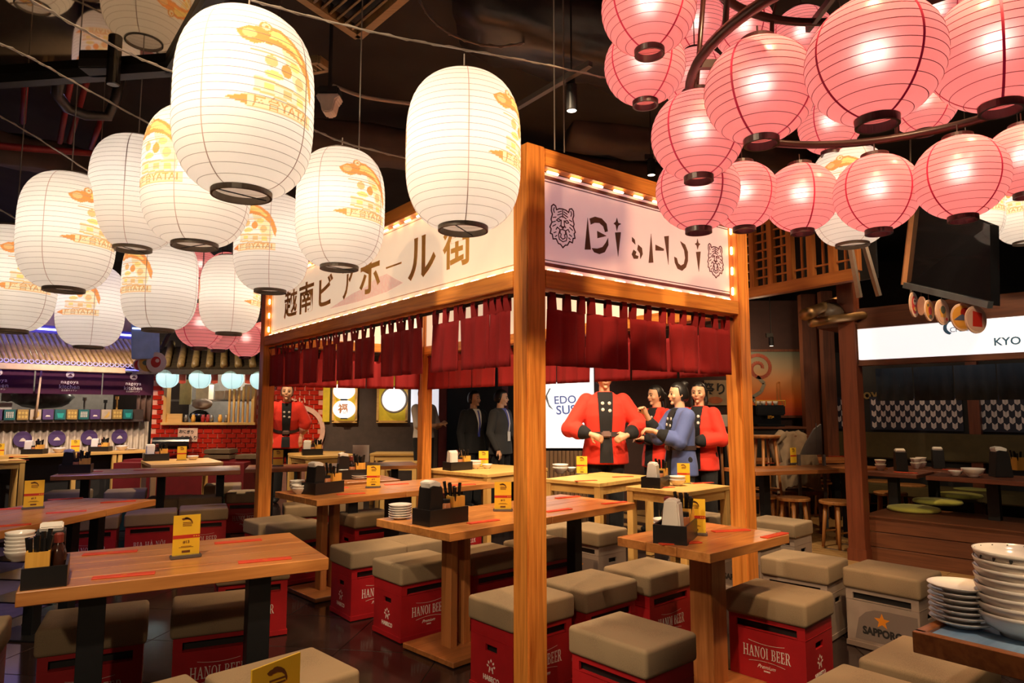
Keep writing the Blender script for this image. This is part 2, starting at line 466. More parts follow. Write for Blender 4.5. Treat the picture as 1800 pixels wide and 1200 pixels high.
def serif_mesh(s, h, wscale, mat, arch=0.0, gap=0.10, grow_first=False):
    """serif lettering in the XY plane, centred; arch bows the tops of the outer letters upwards"""
    items = []; x = 0
    for ch in s:
        w, P = serif_polys(ch); items.append((x, P)); x += w + gap
    W = x - gap; mb = MB()
    for x0, P in items:
        for poly in P:
            q = []
            for a, b in poly:
                X = (x0 + a - W / 2) / (W / 2)
                k = 1 + arch * X * X
                q.append(((x0 + a - W / 2) * h * wscale, (b - 0.5) * h * k))
            mb.prism(q, 0, 0.0012)
    return mb.mesh('lettering', mat, fix=True)
# ================================================================== THE ROOM
TILE = flat('floor_tile', (0.020, 0.011, 0.010), 0.13, noise=0.25, nscale=5)
GROUT = flat('floor_grout', (0.16, 0.12, 0.10), 0.8)
CEIL = flat('ceiling_black', (0.020, 0.017, 0.015), 0.85, noise=0.4, nscale=2)
WALLDARK = flat('wall_dark', (0.035, 0.022, 0.018), 0.8)
floor = struct('floor', MB().box((0, 7, -0.05), (20, 16, 0.09)).mesh('floor', GROUT))
tile_me = MB().box((0, 0, 0), (0.596, 0.596, 0.012)).mesh('tile', TILE, bevel=0.002, seg=1)
R82 = U(82); R8 = U(-8)
org = at(597, 1143, 0)
n_t = 0
for i in range(-8, 9):
    for j in range(-6, 12):
        p = org + R8 * (i + 0.5) * 0.6 + R82 * (j + 0.5) * 0.6
        if not (1.6 < p.y < 8.6 and abs(p.x) < 0.62 * p.y + 0.6): continue
        if p.x > 2.1 and p.y > 4.4 and p.x + p.y > 7.7: continue
        obj('tile', tile_me, floor, (p.x, p.y, 0.0), (0, 0, math.radians(-8))); n_t += 1
slab = obj('far_slab', MB().box((0, 11.6, -0.004), (19.8, 6.0, 0.012)).mesh('far_slab', TILE), floor)
# wooden boards of the floor by the raised seating
plank_me = MB().box((0, 0, 0), (1.196, 0.117, 0.016)).mesh('plank', FLOORWOOD, bevel=0.002, seg=1)
dw, nw = U(-47), U(-137)
riser0 = at(1540, 988, 0)
for r in range(-22, 9):
    for k in range(-4, 3):
        q = riser0 + dw * (k * 1.2 + (r % 3) * 0.4) + nw * (0.06 + r * 0.12)
        if r < 0 and k > -1: continue
        if q.x < 1.5 or q.x + q.y < 8.3: continue
        obj('plank', plank_me, floor, (q.x, q.y, 0.004), (0, 0, math.radians(-47)))

ceiling = struct('ceiling', MB().box((0, 6, 4.35), (20, 18, 0.1)).mesh('ceiling', CEIL))
struct('wall_back', MB().box((0, 13.2, 2.1), (20, 0.12, 4.4)).mesh('wall', WALLDARK))
struct('wall_left', MB().box((-11.6, 6.5, 2.1), (0.12, 13.5, 4.4)).mesh('wall', WALLDARK))
struct('wall_right', MB().box((9.6, 6.5, 2.1), (0.12, 13.5, 4.4)).mesh('wall', WALLDARK))

# ---- ceiling services
DUCT = flat('black_duct_wrap', (0.030, 0.027, 0.025), 0.32, noise=0.5, nscale=7)
DUCTB = flat('brown_duct', (0.070, 0.045, 0.035), 0.6, noise=0.35, nscale=3)
def wrap_duct(name, p, q, w, h, label, mat, crumple=0.02, seed=1):
    rnd = random.Random(seed)
    p, q = Vector(p), Vector(q); d = (q - p); L = d.length; d.normalize()
    s = d.cross(Vector((0, 0, 1))).normalized(); t = s.cross(d)
    n, m = max(4, int(L / 0.22)), 20
    vs, fs = [], []
    for i in range(n + 1):
        for k in range(m):
            a = 2 * PI * k / m
            ca, sa = math.cos(a), math.sin(a)
            e = 1 / max(abs(ca) ** 4 + abs(sa) ** 4, 1e-6) ** 0.25
            rr = e * (1 + rnd.uniform(-1, 1) * crumple / w * 2)
            vs.append(p + d * (L * i / n) + s * ca * rr * w / 2 + t * sa * rr * h / 2)
    for i in range(n):
        for k in range(m):
            fs.append((i * m + k, i * m + (k + 1) % m, (i + 1) * m + (k + 1) % m, (i + 1) * m + k))
    fs.append(tuple(range(m))); fs.append(tuple(n * m + k for k in range(m)))
    o = obj(name, MB().add(vs, fs).mesh(name, mat, smooth=True))
    return tag(o, label, 'duct')
wrap_duct('ceiling_duct', atD(470, 235, 6.2), atD(1240, 330, 8.2), 0.42, 0.34, 'thick brown wrapped duct running behind the hanging white lanterns', DUCTB, 0.02, 3)
wrap_duct('ceiling_duct', atD(820, 20, 5.0), atD(1160, 110, 4.8), 0.75, 0.40, 'wide black plastic-wrapped crumpled duct over the stall', DUCT, 0.06, 5)
wrap_duct('ceiling_duct', atD(500, 30, 5.4), atD(820, 90, 7.5), 0.9, 0.35, 'flat brown duct beside the slatted air vent', DUCTB, 0.012, 8)
wrap_duct('ceiling_duct', atD(1000, 235, 7.0), atD(1420, 290, 7.6), 0.35, 0.3, 'dark duct high above the stall sign', DUCTB, 0.02, 9)
wrap_duct('ceiling_duct', atD(-40, 250, 6.0), atD(330, 330, 9.0), 0.30, 0.30, 'dark round duct behind the leftmost lanterns', DUCTB, 0.02, 11)
# hoop-shaped black hose at upper left
t = obj('ceiling_hose', MB().tube([atD(105, 130, 4.2), atD(100, 165, 4.4), atD(118, 190, 4.6), atD(150, 202, 4.7), atD(190, 205, 4.8), atD(205, 170, 4.8), atD(212, 130, 4.8)], 0.035, 10).mesh('hose', DUCT, smooth=True))
tag(t, 'curved black hose under the mirror panel', 'hose')
REDPIPE = flat('red_pipe', (0.28, 0.02, 0.02), 0.5)
for (a, b, c, d_, dp) in ((45, 140, 40, 215, 5), (125, 140, 105, 250, 5.2), (152, 145, 122, 250, 5.4), (180, 205, 160, 260, 5.6)):
    o = obj('sprinkler_pipe', MB().tube([atD(a, b, dp), atD(c, d_, dp + 0.6)], 0.022, 8).mesh('pipe', REDPIPE, smooth=True))
    tag(o, 'red sprinkler pipe ' + {45: 'farthest left under the mirror panel', 125: 'left one of the middle pair under the mirror panel', 152: 'right one of the middle pair under the mirror panel', 180: 'nearest the largest lantern under the mirror panel'}[a], 'pipe', 'red sprinkler pipes')
o = obj('sprinkler_pipe', MB().tube([atD(-20, 255, 5.5), atD(170, 270, 6.4), atD(330, 300, 7.4)], 0.03, 8).mesh('pipe', REDPIPE, smooth=True))
tag(o, 'long red pipe running across behind the lanterns', 'pipe')
for k, (a, b, dp) in enumerate((((560, 235), (1000, 400), 7.0), ((540, 330), (720, 250), 8.0), ((985, 395), (1180, 300), 7.2), ((1010, 340), (1240, 250), 7.6))):
    o = obj('ceiling_conduit', MB().tube([atD(*a, dp), atD(*b, dp + 0.8)], 0.03, 8).mesh('conduit', DUCTB, smooth=True))
    tag(o, ['slanting dark conduit behind the largest lanterns', 'dark conduit crossing above the gold sign', 'conduit just above the right sign of the stall', 'conduit between stall top and pink lanterns'][k], 'pipe')
CABLE = flat('cable_grey', (0.22, 0.18, 0.15), 0.4)
def cable(pts, r, label, mat=CABLE, twist=True, dps=None):
    P = [atD(*p) for p in pts]
    # catmull-rom through the points
    out = []
    for i in range(len(P) - 1):
        p0, p1, p2, p3 = P[max(i - 1, 0)], P[i], P[i + 1], P[min(i + 2, len(P) - 1)]
        for k in range(8):
            t_ = k / 8
            out.append(0.5 * ((2 * p1) + (p2 - p0) * t_ + (2 * p0 - 5 * p1 + 4 * p2 - p3) * t_ * t_ + (3 * p1 - p0 - 3 * p2 + p3) * t_ ** 3))
    out.append(P[-1])
    mb = MB().tube(out, r, 6)
    if twist:
        tw = []
        for i, p in enumerate(out):
            tw.append(p + Vector((math.sin(i * 1.7) * r, 0, math.cos(i * 1.7) * r * 1.6)))
        mb.tube(tw, r * 0.7, 5)
    o = obj('lantern_cable', mb.mesh('cable', mat, smooth=True))
    tag(o, label, 'cable')
    return o
cable([(440, 0, 2.2), (560, 33, 2.35), (700, 66, 2.45), (820, 88, 2.55), (950, 112, 2.7), (1064, 137, 2.8)], 0.0034, 'long twisted cable carrying the lantern nearest the stall sign')
cable([(40, -8, 1.9), (150, 55, 2.2), (240, 100, 2.5), (318, 132, 2.7)], 0.0034, 'twisted cable passing in front of the mirror panel')
cable([(-10, 72, 2.2), (60, 105, 2.5), (140, 150, 2.8), (270, 222, 3.0)], 0.0034, 'twisted cable ending behind the largest lantern')
cable([(-10, 198, 3.0), (70, 245, 3.2), (165, 307, 3.5)], 0.0034, 'twisted cable above the leftmost lanterns')
cable([(545, 225, 3.0), (610, 252, 3.2), (713, 278, 3.6)], 0.0034, 'twisted cable over the lantern with the gold strip print')
cable([(-10, 362, 3.6), (45, 395, 3.7)], 0.0034, 'short cable end at the edge of the leftmost lantern')
cable([(722, -25, 4.75), (760, 35, 4.75), (810, 68, 4.75), (880, 82, 4.75), (950, 66, 4.75), (1000, 38, 4.75)], 0.008, 'pair of slack grey wires looping below the black duct', CABLE)
cable([(585, 150, 4.5), (640, 170, 4.5), (720, 182, 4.5)], 0.012, 'pale flexible conduit beside the white ceiling sensor', flat('conduit_pale', (0.45, 0.38, 0.33), 0.5), False)

# air vent of slats at the top
VENT = wood('vent_metal', (0.30, 0.20, 0.09), (0.20, 0.13, 0.055), 'x', 0.4)
vent = thing('ceiling_vent', 'brass-brown slatted air vent set in the dark ceiling above the lanterns', 'air vent')
zv = 3.75
c = [at(455, -60, zv), at(630, 60, zv), at(735, -30, zv), at(560, -140, zv)]
frm = MB()
for i in range(4): frm.beam(c[i], c[(i + 1) % 4], 0.05, 0.06)
obj('frame', frm.mesh('frame', VENT), vent)
for k in range(1, 12):
    a = c[0].lerp(c[1], k / 12); b = c[3].lerp(c[2], k / 12)
    obj('slat', MB().beam(a, b, 0.012, 0.05, up=(0.5, 0.3, 1)).mesh('slat', VENT), vent)
obj('backing', MB().add([p + Vector((0, 0, 0.08)) for p in c] + [p + Vector((0, 0, 0.1)) for p in c], [(0, 1, 2, 3), (7, 6, 5, 4), (0, 4, 5, 1), (1, 5, 6, 2), (2, 6, 7, 3), (3, 7, 4, 0)]).mesh('backing', BLACK), vent)
vent2 = thing('ceiling_vent', 'smaller slatted vent end showing right of the largest lantern', 'air vent')
c = [at(520, 130, 3.6), at(578, 118, 3.6), at(560, 105, 3.6), at(500, 112, 3.6)]
frm = MB()
for i in range(4): frm.beam(c[i], c[(i + 1) % 4], 0.03, 0.05)
obj('frame', frm.mesh('frame', VENT), vent2)
for k in range(1, 6):
    obj('slat', MB().beam(c[0].lerp(c[1], k / 6), c[3].lerp(c[2], k / 6), 0.012, 0.04).mesh('slat', VENT), vent2)

# white sensor on its rod
sn = thing('ceiling_sensor', 'white angular sensor hanging from the ceiling beside the largest lantern', 'sensor', atD(579, 182, 4.2))
WHITEPL = flat('white_plastic', (0.75, 0.66, 0.62), 0.4)
obj('housing', MB().prism([(-0.07, 0.045), (0.07, 0.045), (0.072, 0.02), (0.05, 0.005), (0.035, -0.06), (0.02, -0.075), (-0.02, -0.075), (-0.035, -0.06), (-0.05, 0.005), (-0.072, 0.02)], -0.05, 0.05, Matrix.Rotation(PI / 2, 4, 'X')).mesh('housing', WHITEPL, bevel=0.008), sn)
obj('hood', MB().box((0, 0, 0.07), (0.13, 0.1, 0.05)).mesh('hood', BLACK, bevel=0.01), sn)
obj('rod', MB().cyl((0, 0, 0.45), 0.012, 0.75, 8).mesh('rod', BLACK), sn)

# track with spotlight
def track_spot(name, px, py, dp, label, r=0.035, L=0.17, lens=6.0, ceil=4.32):
    t_ = thing(name, label, 'spotlight', atD(px, py, dp))
    obj('barrel', MB().lathe([(r * 0.9, 0.0), (r, 0.005), (r, L), (r * 0.7, L + 0.012), (0.001, L + 0.014)], 18).mesh('barrel', BLACKG, smooth=False), t_)
    obj('lens', MB().cyl((0, 0, 0.004), r * 0.86, 0.004, 18).mesh('lens', glow('spot_lens', (1.0, 0.86, 0.66), lens) if lens > 1 else BLACKG), t_)
    if ceil: obj('stem', MB().cyl((0, 0, (L + ceil - t_.location.z) / 2), 0.006, ceil - t_.location.z - L, 6).mesh('stem', BLACK), t_)
    obj('bracket', MB().box((-0.02, 0, L + 0.03), (0.08, 0.03, 0.05)).mesh('bracket', BLACK), t_)
    return t_
track_spot('track_spotlight', 1005, 195, 4.3, 'black cylinder spotlight lit on the track right of the nearest lantern')
o = obj('light_track', MB().beam(atD(905, 190, 4.6), atD(1038, 112, 4.1), 0.035, 0.035).mesh('track', flat('track_metal', (0.06, 0.05, 0.045), 0.4)))
tag(o, 'slanting black light track above the stall post', 'light track')
track_spot('track_spotlight', 1145, 308, 6.5, 'small lit spotlight just above the right sign of the stall', 0.04, 0.15)
track_spot('track_spotlight', 1356, 608, 8.2, 'small lit downlight over the orange mural', 0.03, 0.10)
# thin wires hanging over the stall
for k, (px, y0, y1, dp) in enumerate(((975, 225, 263, 3.5), (992, 215, 268, 3.6), (630, 130, 300, 3.5))):
    o = obj('suspension_wire', MB().tube([atD(px, y1, dp), Vector((atD(px, y1, dp).x, atD(px, y1, dp).y, 4.3))], 0.004, 5).mesh('wire', CABLE))
    tag(o, ['thin wire rising from the stall beam beside the near post', 'second thin wire rising from the stall beam', 'thin wire rising from the lantern with the strip print'][k], 'wire')

# mirror raft at upper left
MIRROR, ntm, bm_ = new_mat('mirror_tinted')
bm_.inputs['Base Color'].default_value = (0.62, 0.50, 0.34, 1); set_in(bm_, metal=1.0, rough=0.03)
zm = 3.04
b0, b1, b2 = at(-160, 147, zm), at(302, 114, zm), at(372, -6, zm)
b2 = b1 + (b2 - b1) * 1.7
b3 = b0 + (b2 - b1)
mir = thing('mirror_panel', 'large tinted mirror panel in dark frame reflecting the white lanterns', 'mirror')
up = Vector((0, 0, 0.02))
obj('mirror_glass', MB().add([b0, b1, b2, b3, b0 + up, b1 + up, b2 + up, b3 + up], [(0, 1, 2, 3), (7, 6, 5, 4), (0, 4, 5, 1), (1, 5, 6, 2), (2, 6, 7, 3), (3, 7, 4, 0)]).mesh('glass', MIRROR), mir)
for a, b in ((b0, b1), (b1, b2), (b2, b3), (b3, b0)):
    obj('frame', MB().beam(a - up * 0.5, b - up * 0.5, 0.06, 0.07).mesh('frame', STEEL), mir)
obj('clamp', MB().box(tuple(at(178, 112, zm)), (0.16, 0.1, 0.09)).mesh('clamp', BLACK, bevel=0.006), mir)
o = track_spot('track_spotlight', 198, 150, 3.2, 'black spotlight barrel hanging under the mirror panel edge', 0.03, 0.16, 0.02, 3.0)
# ================================================================== THE STALL
K = 1.04
TH = math.radians(37.49)
SC = Vector((0.0696 * K, 3.0 * K, 0))
SU = Vector((math.cos(TH), math.sin(TH), 0)); SV = Vector((-math.sin(TH), math.cos(TH), 0))
LU, LV, PS = 1.7095 * K, 3.7867 * K, 0.1071 * K
ZT, ZB = CAM_H + 1.2183 * K, CAM_H + 0.557 * K
stall = thing('wooden_stall', 'orange cedar stall of posts and beams with lettered signs and red curtains', 'stall', SC, TH)
# local frame: x along the right-hand face, y along the left-hand face
def lpost(x, y, label=None):
    return obj('post', MB().box((0, 0, ZT / 2), (PS, PS, ZT)).mesh('post', CEDAR, bevel=0.005, seg=2), stall, (x, y, 0), label=label)
h2 = PS / 2
lpost(h2, h2); lpost(LU - h2, h2); lpost(h2, LV - h2); lpost(LU - h2, LV - h2)
TB, BB = 0.085 * K, 0.082 * K        # heights of top and bottom beam (pixel measured)
def lbeam(p, q, h, mat=CEDARX, w=PS * 0.96):
    p, q = Vector(p), Vector(q); L = (q - p).length
    me = MB().box((0, 0, 0), (L, w, h)).mesh('beam', mat, bevel=0.004)
    return obj('beam', me, stall, (p + q) / 2, (0, 0, math.atan2(q.y - p.y, q.x - p.x)))
zt_, zb_ = ZT - TB / 2 - 0.004, ZB + BB / 2
for z, hh in ((zt_, TB), (zb_, BB)):
    lbeam((PS, h2, z), (LU - PS, h2, z), hh); lbeam((h2, PS, z), (h2, LV - PS, z), hh)
    lbeam((PS, LV - h2, z), (LU - PS, LV - h2, z), hh); lbeam((LU - h2, PS, z), (LU - h2, LV - PS, z), hh)
SIGNPINKLIT = flat('sign_cream_pink_lit', (0.66, 0.46, 0.45), 0.6, emit=(1.0, 0.60, 0.62), estr=0.34, noise=0.02)  # glow of the pink lanterns is painted in as pink colour and emission
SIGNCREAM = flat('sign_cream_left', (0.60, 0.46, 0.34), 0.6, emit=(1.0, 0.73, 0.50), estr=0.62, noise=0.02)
z0, z1 = ZB + BB, ZT - TB - 0.004
REC = 0.062                      # the panel sits back in the frame
zc, hh = (z0 + z1) / 2, z1 - z0
sg_r = obj('signboard', MB().box((0, 0, 0), (LU - 2 * PS - 0.004, 0.02, hh - 0.004)).mesh('sign', SIGNPINKLIT), stall, (LU / 2, REC + 0.01, zc), label='pink-lit signboard with tiger faces and brown lettering')
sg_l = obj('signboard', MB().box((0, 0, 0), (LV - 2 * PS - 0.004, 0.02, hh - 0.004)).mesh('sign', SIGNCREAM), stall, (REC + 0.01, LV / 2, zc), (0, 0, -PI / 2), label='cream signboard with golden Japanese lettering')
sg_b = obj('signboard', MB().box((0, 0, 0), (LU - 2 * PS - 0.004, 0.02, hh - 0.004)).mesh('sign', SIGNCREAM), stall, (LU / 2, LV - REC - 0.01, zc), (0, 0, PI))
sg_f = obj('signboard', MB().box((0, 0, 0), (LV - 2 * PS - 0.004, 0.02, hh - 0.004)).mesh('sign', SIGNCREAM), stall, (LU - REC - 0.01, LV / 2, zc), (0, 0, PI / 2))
# pixel -> coordinates on the two visible sign planes (x along the board to the viewer's right, y up)
def sign_xy(px, py, which):
    d = ray(px, py); o = Vector((0, 0, CAM_H))
    if which == 'r':
        n, p0 = SV, SC + SV * REC
    else:
        n, p0 = SU, SC + SU * REC
    t_ = (p0 - o).dot(n) / d.dot(n)
    q = o + d * t_ - SC
    if which == 'r':
        return (q.dot(SU) - LU / 2, q.z - zc)
    return (-(q.dot(SV) - LV / 2), q.z - zc)
def poly_part(name, polys, mat, parent, depth=0.002, y=-0.0105):
    mb = MB()
    M = Matrix.Rotation(PI / 2, 4, 'X')
    for P in polys: mb.prism(P, 0, depth, M)
    return obj(name, mb.mesh(name, mat, fix=True), parent, (0, y, 0))
def px_poly(pts, which):
    return [sign_xy(x, y, which) for x, y in pts]
Z3 = lambda x, y: (900 + x / 3.75, 240 + y / 3.75)        # from an enlarged view of the right sign
def zp(pts): return px_poly([Z3(*p) for p in pts], 'r')
# stripes of the right sign, straight along the board
wR = LU / 2 - PS - 0.004
def stripe(zr, th): return [(-wR, zr - th / 2), (wR, zr - th / 2), (wR, zr + th / 2), (-wR, zr + th / 2)]
ya = sign_xy(*Z3(222, 268), 'r')[1]; yb = sign_xy(*Z3(232, 843), 'r')[1]
poly_part('printed_stripes', [stripe(ya, 0.018), stripe(ya + 0.026, 0.004), stripe(ya - 0.020, 0.004), stripe(yb, 0.018), stripe(yb + 0.021, 0.004)], DARKRED, sg_r)
LET = flat('sign_letters', (0.085, 0.030, 0.014), 0.6, noise=0)
letters = [
    [(497, 535), (503, 600), (518, 745), (478, 745)],                                     # B stem
    [(510, 540), (545, 528), (590, 540), (622, 575), (630, 625), (612, 630), (600, 592), (575, 570), (545, 568), (518, 580)],
    [(560, 622), (622, 655), (562, 670)],
    [(632, 668), (634, 715), (610, 762), (575, 775), (540, 762), (524, 735), (560, 738), (595, 728), (615, 702)],
    [(690, 535), (698, 568), (718, 575), (699, 588), (690, 622), (682, 585), (668, 572), (683, 562)],   # star
    [(678, 632), (716, 630), (698, 790)],                                                  # i
    [(790, 662), (808, 680), (812, 712), (790, 690)],                                      # a accent
    [(830, 712), (855, 735), (860, 775), (845, 806), (842, 770), (825, 745)],
    [(800, 745), (788, 775), (802, 805), (828, 805), (832, 788), (812, 780), (818, 760)],
    [(915, 640), (922, 720), (930, 830), (900, 832)],                                      # H
    [(944, 712), (1000, 740), (998, 752), (944, 750)],
    [(1002, 658), (1032, 654), (1030, 845)],
    [(1108, 690), (1140, 712), (1158, 760), (1158, 820), (1145, 862), (1120, 884), (1090, 870), (1072, 830), (1068, 792), (1084, 800), (1094, 835), (1112, 850), (1132, 838), (1140, 800), (1134, 750), (1118, 716)],  # o
    [(1221, 672), (1228, 702), (1240, 708), (1229, 720), (1222, 745), (1216, 718), (1204, 706), (1216, 700)],
    [(1212, 760), (1242, 758), (1230, 890)],
]
for g_ in (letters[0:4], letters[4:6], letters[6:9], letters[9:12], letters[12:13], letters[13:15]):
    poly_part('lettering', [zp(l) for l in g_], LET, sg_r)
# tiger faces drawn as line art
def tiger(cx, cy, w, h, mir=1):
    """strokes of a roaring tiger head in a w by h box"""
    L = []
    def st(pts, wd):
        P = [(cx + mir * x * w / 2, cy + y * h / 2) for x, y in pts]
        for i in range(len(P) - 1):
            (x0, y0), (x1, y1) = P[i], P[i + 1]
            d = math.hypot(x1 - x0, y1 - y0) or 1
            nx, ny = -(y1 - y0) / d * wd / 2, (x1 - x0) / d * wd / 2
            ex, ey = (x1 - x0) / d * wd * 0.3, (y1 - y0) / d * wd * 0.3
            L.append([(x0 + nx - ex, y0 + ny - ey), (x0 - nx - ex, y0 - ny - ey), (x1 - nx + ex, y1 - ny + ey), (x1 + nx + ex, y1 + ny + ey)])
    b = w * 0.035
    half = [(0, 0.86), (0.25, 0.84), (0.45, 0.76), (0.52, 0.93), (0.68, 0.98), (0.82, 0.88), (0.84, 0.66), (0.76, 0.5), (0.86, 0.25), (0.80, 0.12), (0.95, -0.12), (0.86, -0.2), (0.92, -0.42), (0.78, -0.44), (0.72, -0.66), (0.5, -0.62), (0.34, -0.82), (0.18, -0.84), (0, -0.98)]
    for sx in (1, -1):
        q = [(sx * x, y) for x, y in half]
        st(q, b)
        for pts in ([(0.62, 0.84), (0.68, 0.72), (0.62, 0.6)], [(0.1, 0.74), (0.34, 0.66)], [(0.08, 0.62), (0.38, 0.52)], [(0.06, 0.5), (0.26, 0.42)],
                    [(0.16, 0.30), (0.34, 0.36), (0.46, 0.26), (0.30, 0.22), (0.16, 0.28)], [(0.5, 0.40), (0.7, 0.36)], [(0.55, 0.2), (0.78, 0.12)], [(0.52, 0.05), (0.74, -0.06)],
                    [(0.1, 0.32), (0.13, 0.08), (0.22, 0.0)], [(0, 0.0), (0.16, 0.06), (0.0, -0.08)], [(0.0, -0.12), (0.2, -0.16), (0.4, -0.06), (0.5, -0.18)],
                    [(0.22, -0.18), (0.32, -0.4), (0.26, -0.62), (0.0, -0.7)], [(0.2, -0.2), (0.2, -0.34)], [(0.12, -0.34), (0.17, -0.5), (0.0, -0.58)], [(0.5, -0.3), (0.66, -0.36)], [(0.44, -0.46), (0.56, -0.52)]):
            st([(sx * x, y) for x, y in pts], b * 0.8)
    st([(0, 0.8), (0, 0.46)], b * 0.8)
    return L
for (a, b_, c_, d_) in (((244, 600), (420, 600), (330, 458), (335, 735)), ((1286, 830), (1394, 830), (1340, 712), (1350, 935))):
    xa, xb = sign_xy(*Z3(*a), 'r')[0], sign_xy(*Z3(*b_), 'r')[0]
    yt, yl = sign_xy(*Z3(*c_), 'r')[1], sign_xy(*Z3(*d_), 'r')[1]
    poly_part('tiger_face', tiger((xa + xb) / 2, (yt + yl) / 2, abs(xb - xa), abs(yt - yl)), DARKRED, sg_r)
# golden Japanese lettering, one mesh per character
Z2 = lambda x, y: (440 + x / 3.158, 340 + y / 3.158)
chars = [('越', 190, 260, 620), ('南', 272, 352, 590), ('ビ', 382, 458, 555), ('ア', 512, 575, 530), ('ホ', 608, 722, 480), ('ー', 755, 840, 400), ('ル', 878, 1030, 360), ('街', 1070, 1232, 335)]
ctop = sign_xy(*Z2(960, 232), 'l')[1]; cbot = sign_xy(*Z2(915, 478), 'l')[1]
for ch, xa, xb, ym in chars:
    a = sign_xy(*Z2(xa, ym), 'l')[0]; b = sign_xy(*Z2(xb, ym), 'l')[0]
    me = text_mesh(ch, 1.0, 0.018, 0.001, mat=GOLDINK).copy()
    xs = [v.co.x for v in me.vertices]; ys = [v.co.y for v in me.vertices]
    if ch == 'ー':
        sy = 0.012; yo = sign_xy(*Z2(795, 400), 'l')[1]; syf = sy / max(1e-4, max(ys) - min(ys))
    else:
        yo = (ctop + cbot) / 2; syf = (ctop - cbot) * (0.92 if ch in 'ビア' else 1.0) / (max(ys) - min(ys))
    sxf = (b - a) / (max(xs) - min(xs)); mx, my = (max(xs) + min(xs)) / 2, (max(ys) + min(ys)) / 2
    for v in me.vertices:
        v.co.x = (v.co.x - mx) * sxf; v.co.y = (v.co.y - my) * syf
    obj('lettering', me, sg_l, ((a + b) / 2, -0.0115, yo), (PI / 2, 0, 0))
# thin border line and faint pink mountain of the left sign
wl = LV / 2 - PS - 0.03
yt = sign_xy(*Z2(745, 230), 'l')[1]; yl = sign_xy(*Z2(1300, 443), 'l')[1]
bl = 0.0035
poly_part('printed_border', [[(-wl, yl), (wl, yl), (wl, yl + bl), (-wl, yl + bl)], [(-wl, yt), (wl, yt), (wl, yt + bl), (-wl, yt + bl)], [(-wl, yl), (-wl + bl, yl), (-wl + bl, yt), (-wl, yt)], [(wl - bl, yl), (wl, yl), (wl, yt), (wl - bl, yt)]], GOLDINK, sg_l)
PINKPRINT = flat('pink_print', (0.80, 0.50, 0.40), 0.6, emit=(1.0, 0.6, 0.45), estr=0.45, noise=0.15, nscale=40)
poly_part('printed_mountain', [px_poly([Z2(*p) for p in ((440, 640), (560, 560), (640, 520), (700, 470), (760, 445), (800, 470), (850, 495), (760, 545), (600, 600))], 'l')], PINKPRINT, sg_l, 0.001)
# strip of light bulbs around each visible sign
def led(x, y, z, L, ax):
    s = (L, 0.012, 0.012) if ax == 'x' else ((0.012, L, 0.012) if ax == 'y' else (0.012, 0.012, L))
    return obj('led_light', LEDM[ax], stall, (x, y, z))
LEDM = {'x': MB().box((0, 0, 0), (0.075, 0.014, 0.012)).mesh('led', LED, bevel=0.004), 'y': MB().box((0, 0, 0), (0.014, 0.07, 0.012)).mesh('led', LED, bevel=0.004), 'z': MB().box((0, 0, 0), (0.014, 0.014, 0.05)).mesh('led', LED, bevel=0.004)}
n = 10
for i in range(n):
    x = PS + (LU - 2 * PS) * (i + 0.5) / n
    led(x, 0.035, z1 - 0.012, 0.05, 'x'); led(x, 0.035, z0 + 0.008, 0.05, 'x')
n = 25
for i in range(n):
    y = PS + (LV - 2 * PS) * (i + 0.5) / n
    led(0.035, y, z1 - 0.012, 0.05, 'y'); led(0.035, y, z0 + 0.008, 0.05, 'y')
for i in range(4):
    z = z0 + (z1 - z0) * (i + 0.5) / 4
    led(LU - PS - 0.01, 0.035, z, 0.05, 'z'); led(0.035, LV - PS - 0.01, z, 0.05, 'z')
# curtain rods
ROD = flat('rod_dark', (0.03, 0.02, 0.02), 0.35)
zr = ZB - 0.022
obj('curtain_rod', MB().tube([(PS, h2, zr), (LU - PS, h2, zr)], 0.010, 10).mesh('rod', ROD), stall)
obj('curtain_rod', MB().tube([(h2, PS, zr), (h2, LV - PS, zr)], 0.010, 10).mesh('rod', ROD), stall)
obj('curtain_rod', MB().tube([(PS, LV - h2, zr), (LU - PS, LV - h2, zr)], 0.010, 10).mesh('rod', ROD), stall)
obj('curtain_rod', MB().tube([(LU - h2, PS, zr), (LU - h2, LV - PS, zr)], 0.010, 10).mesh('rod', ROD), stall)

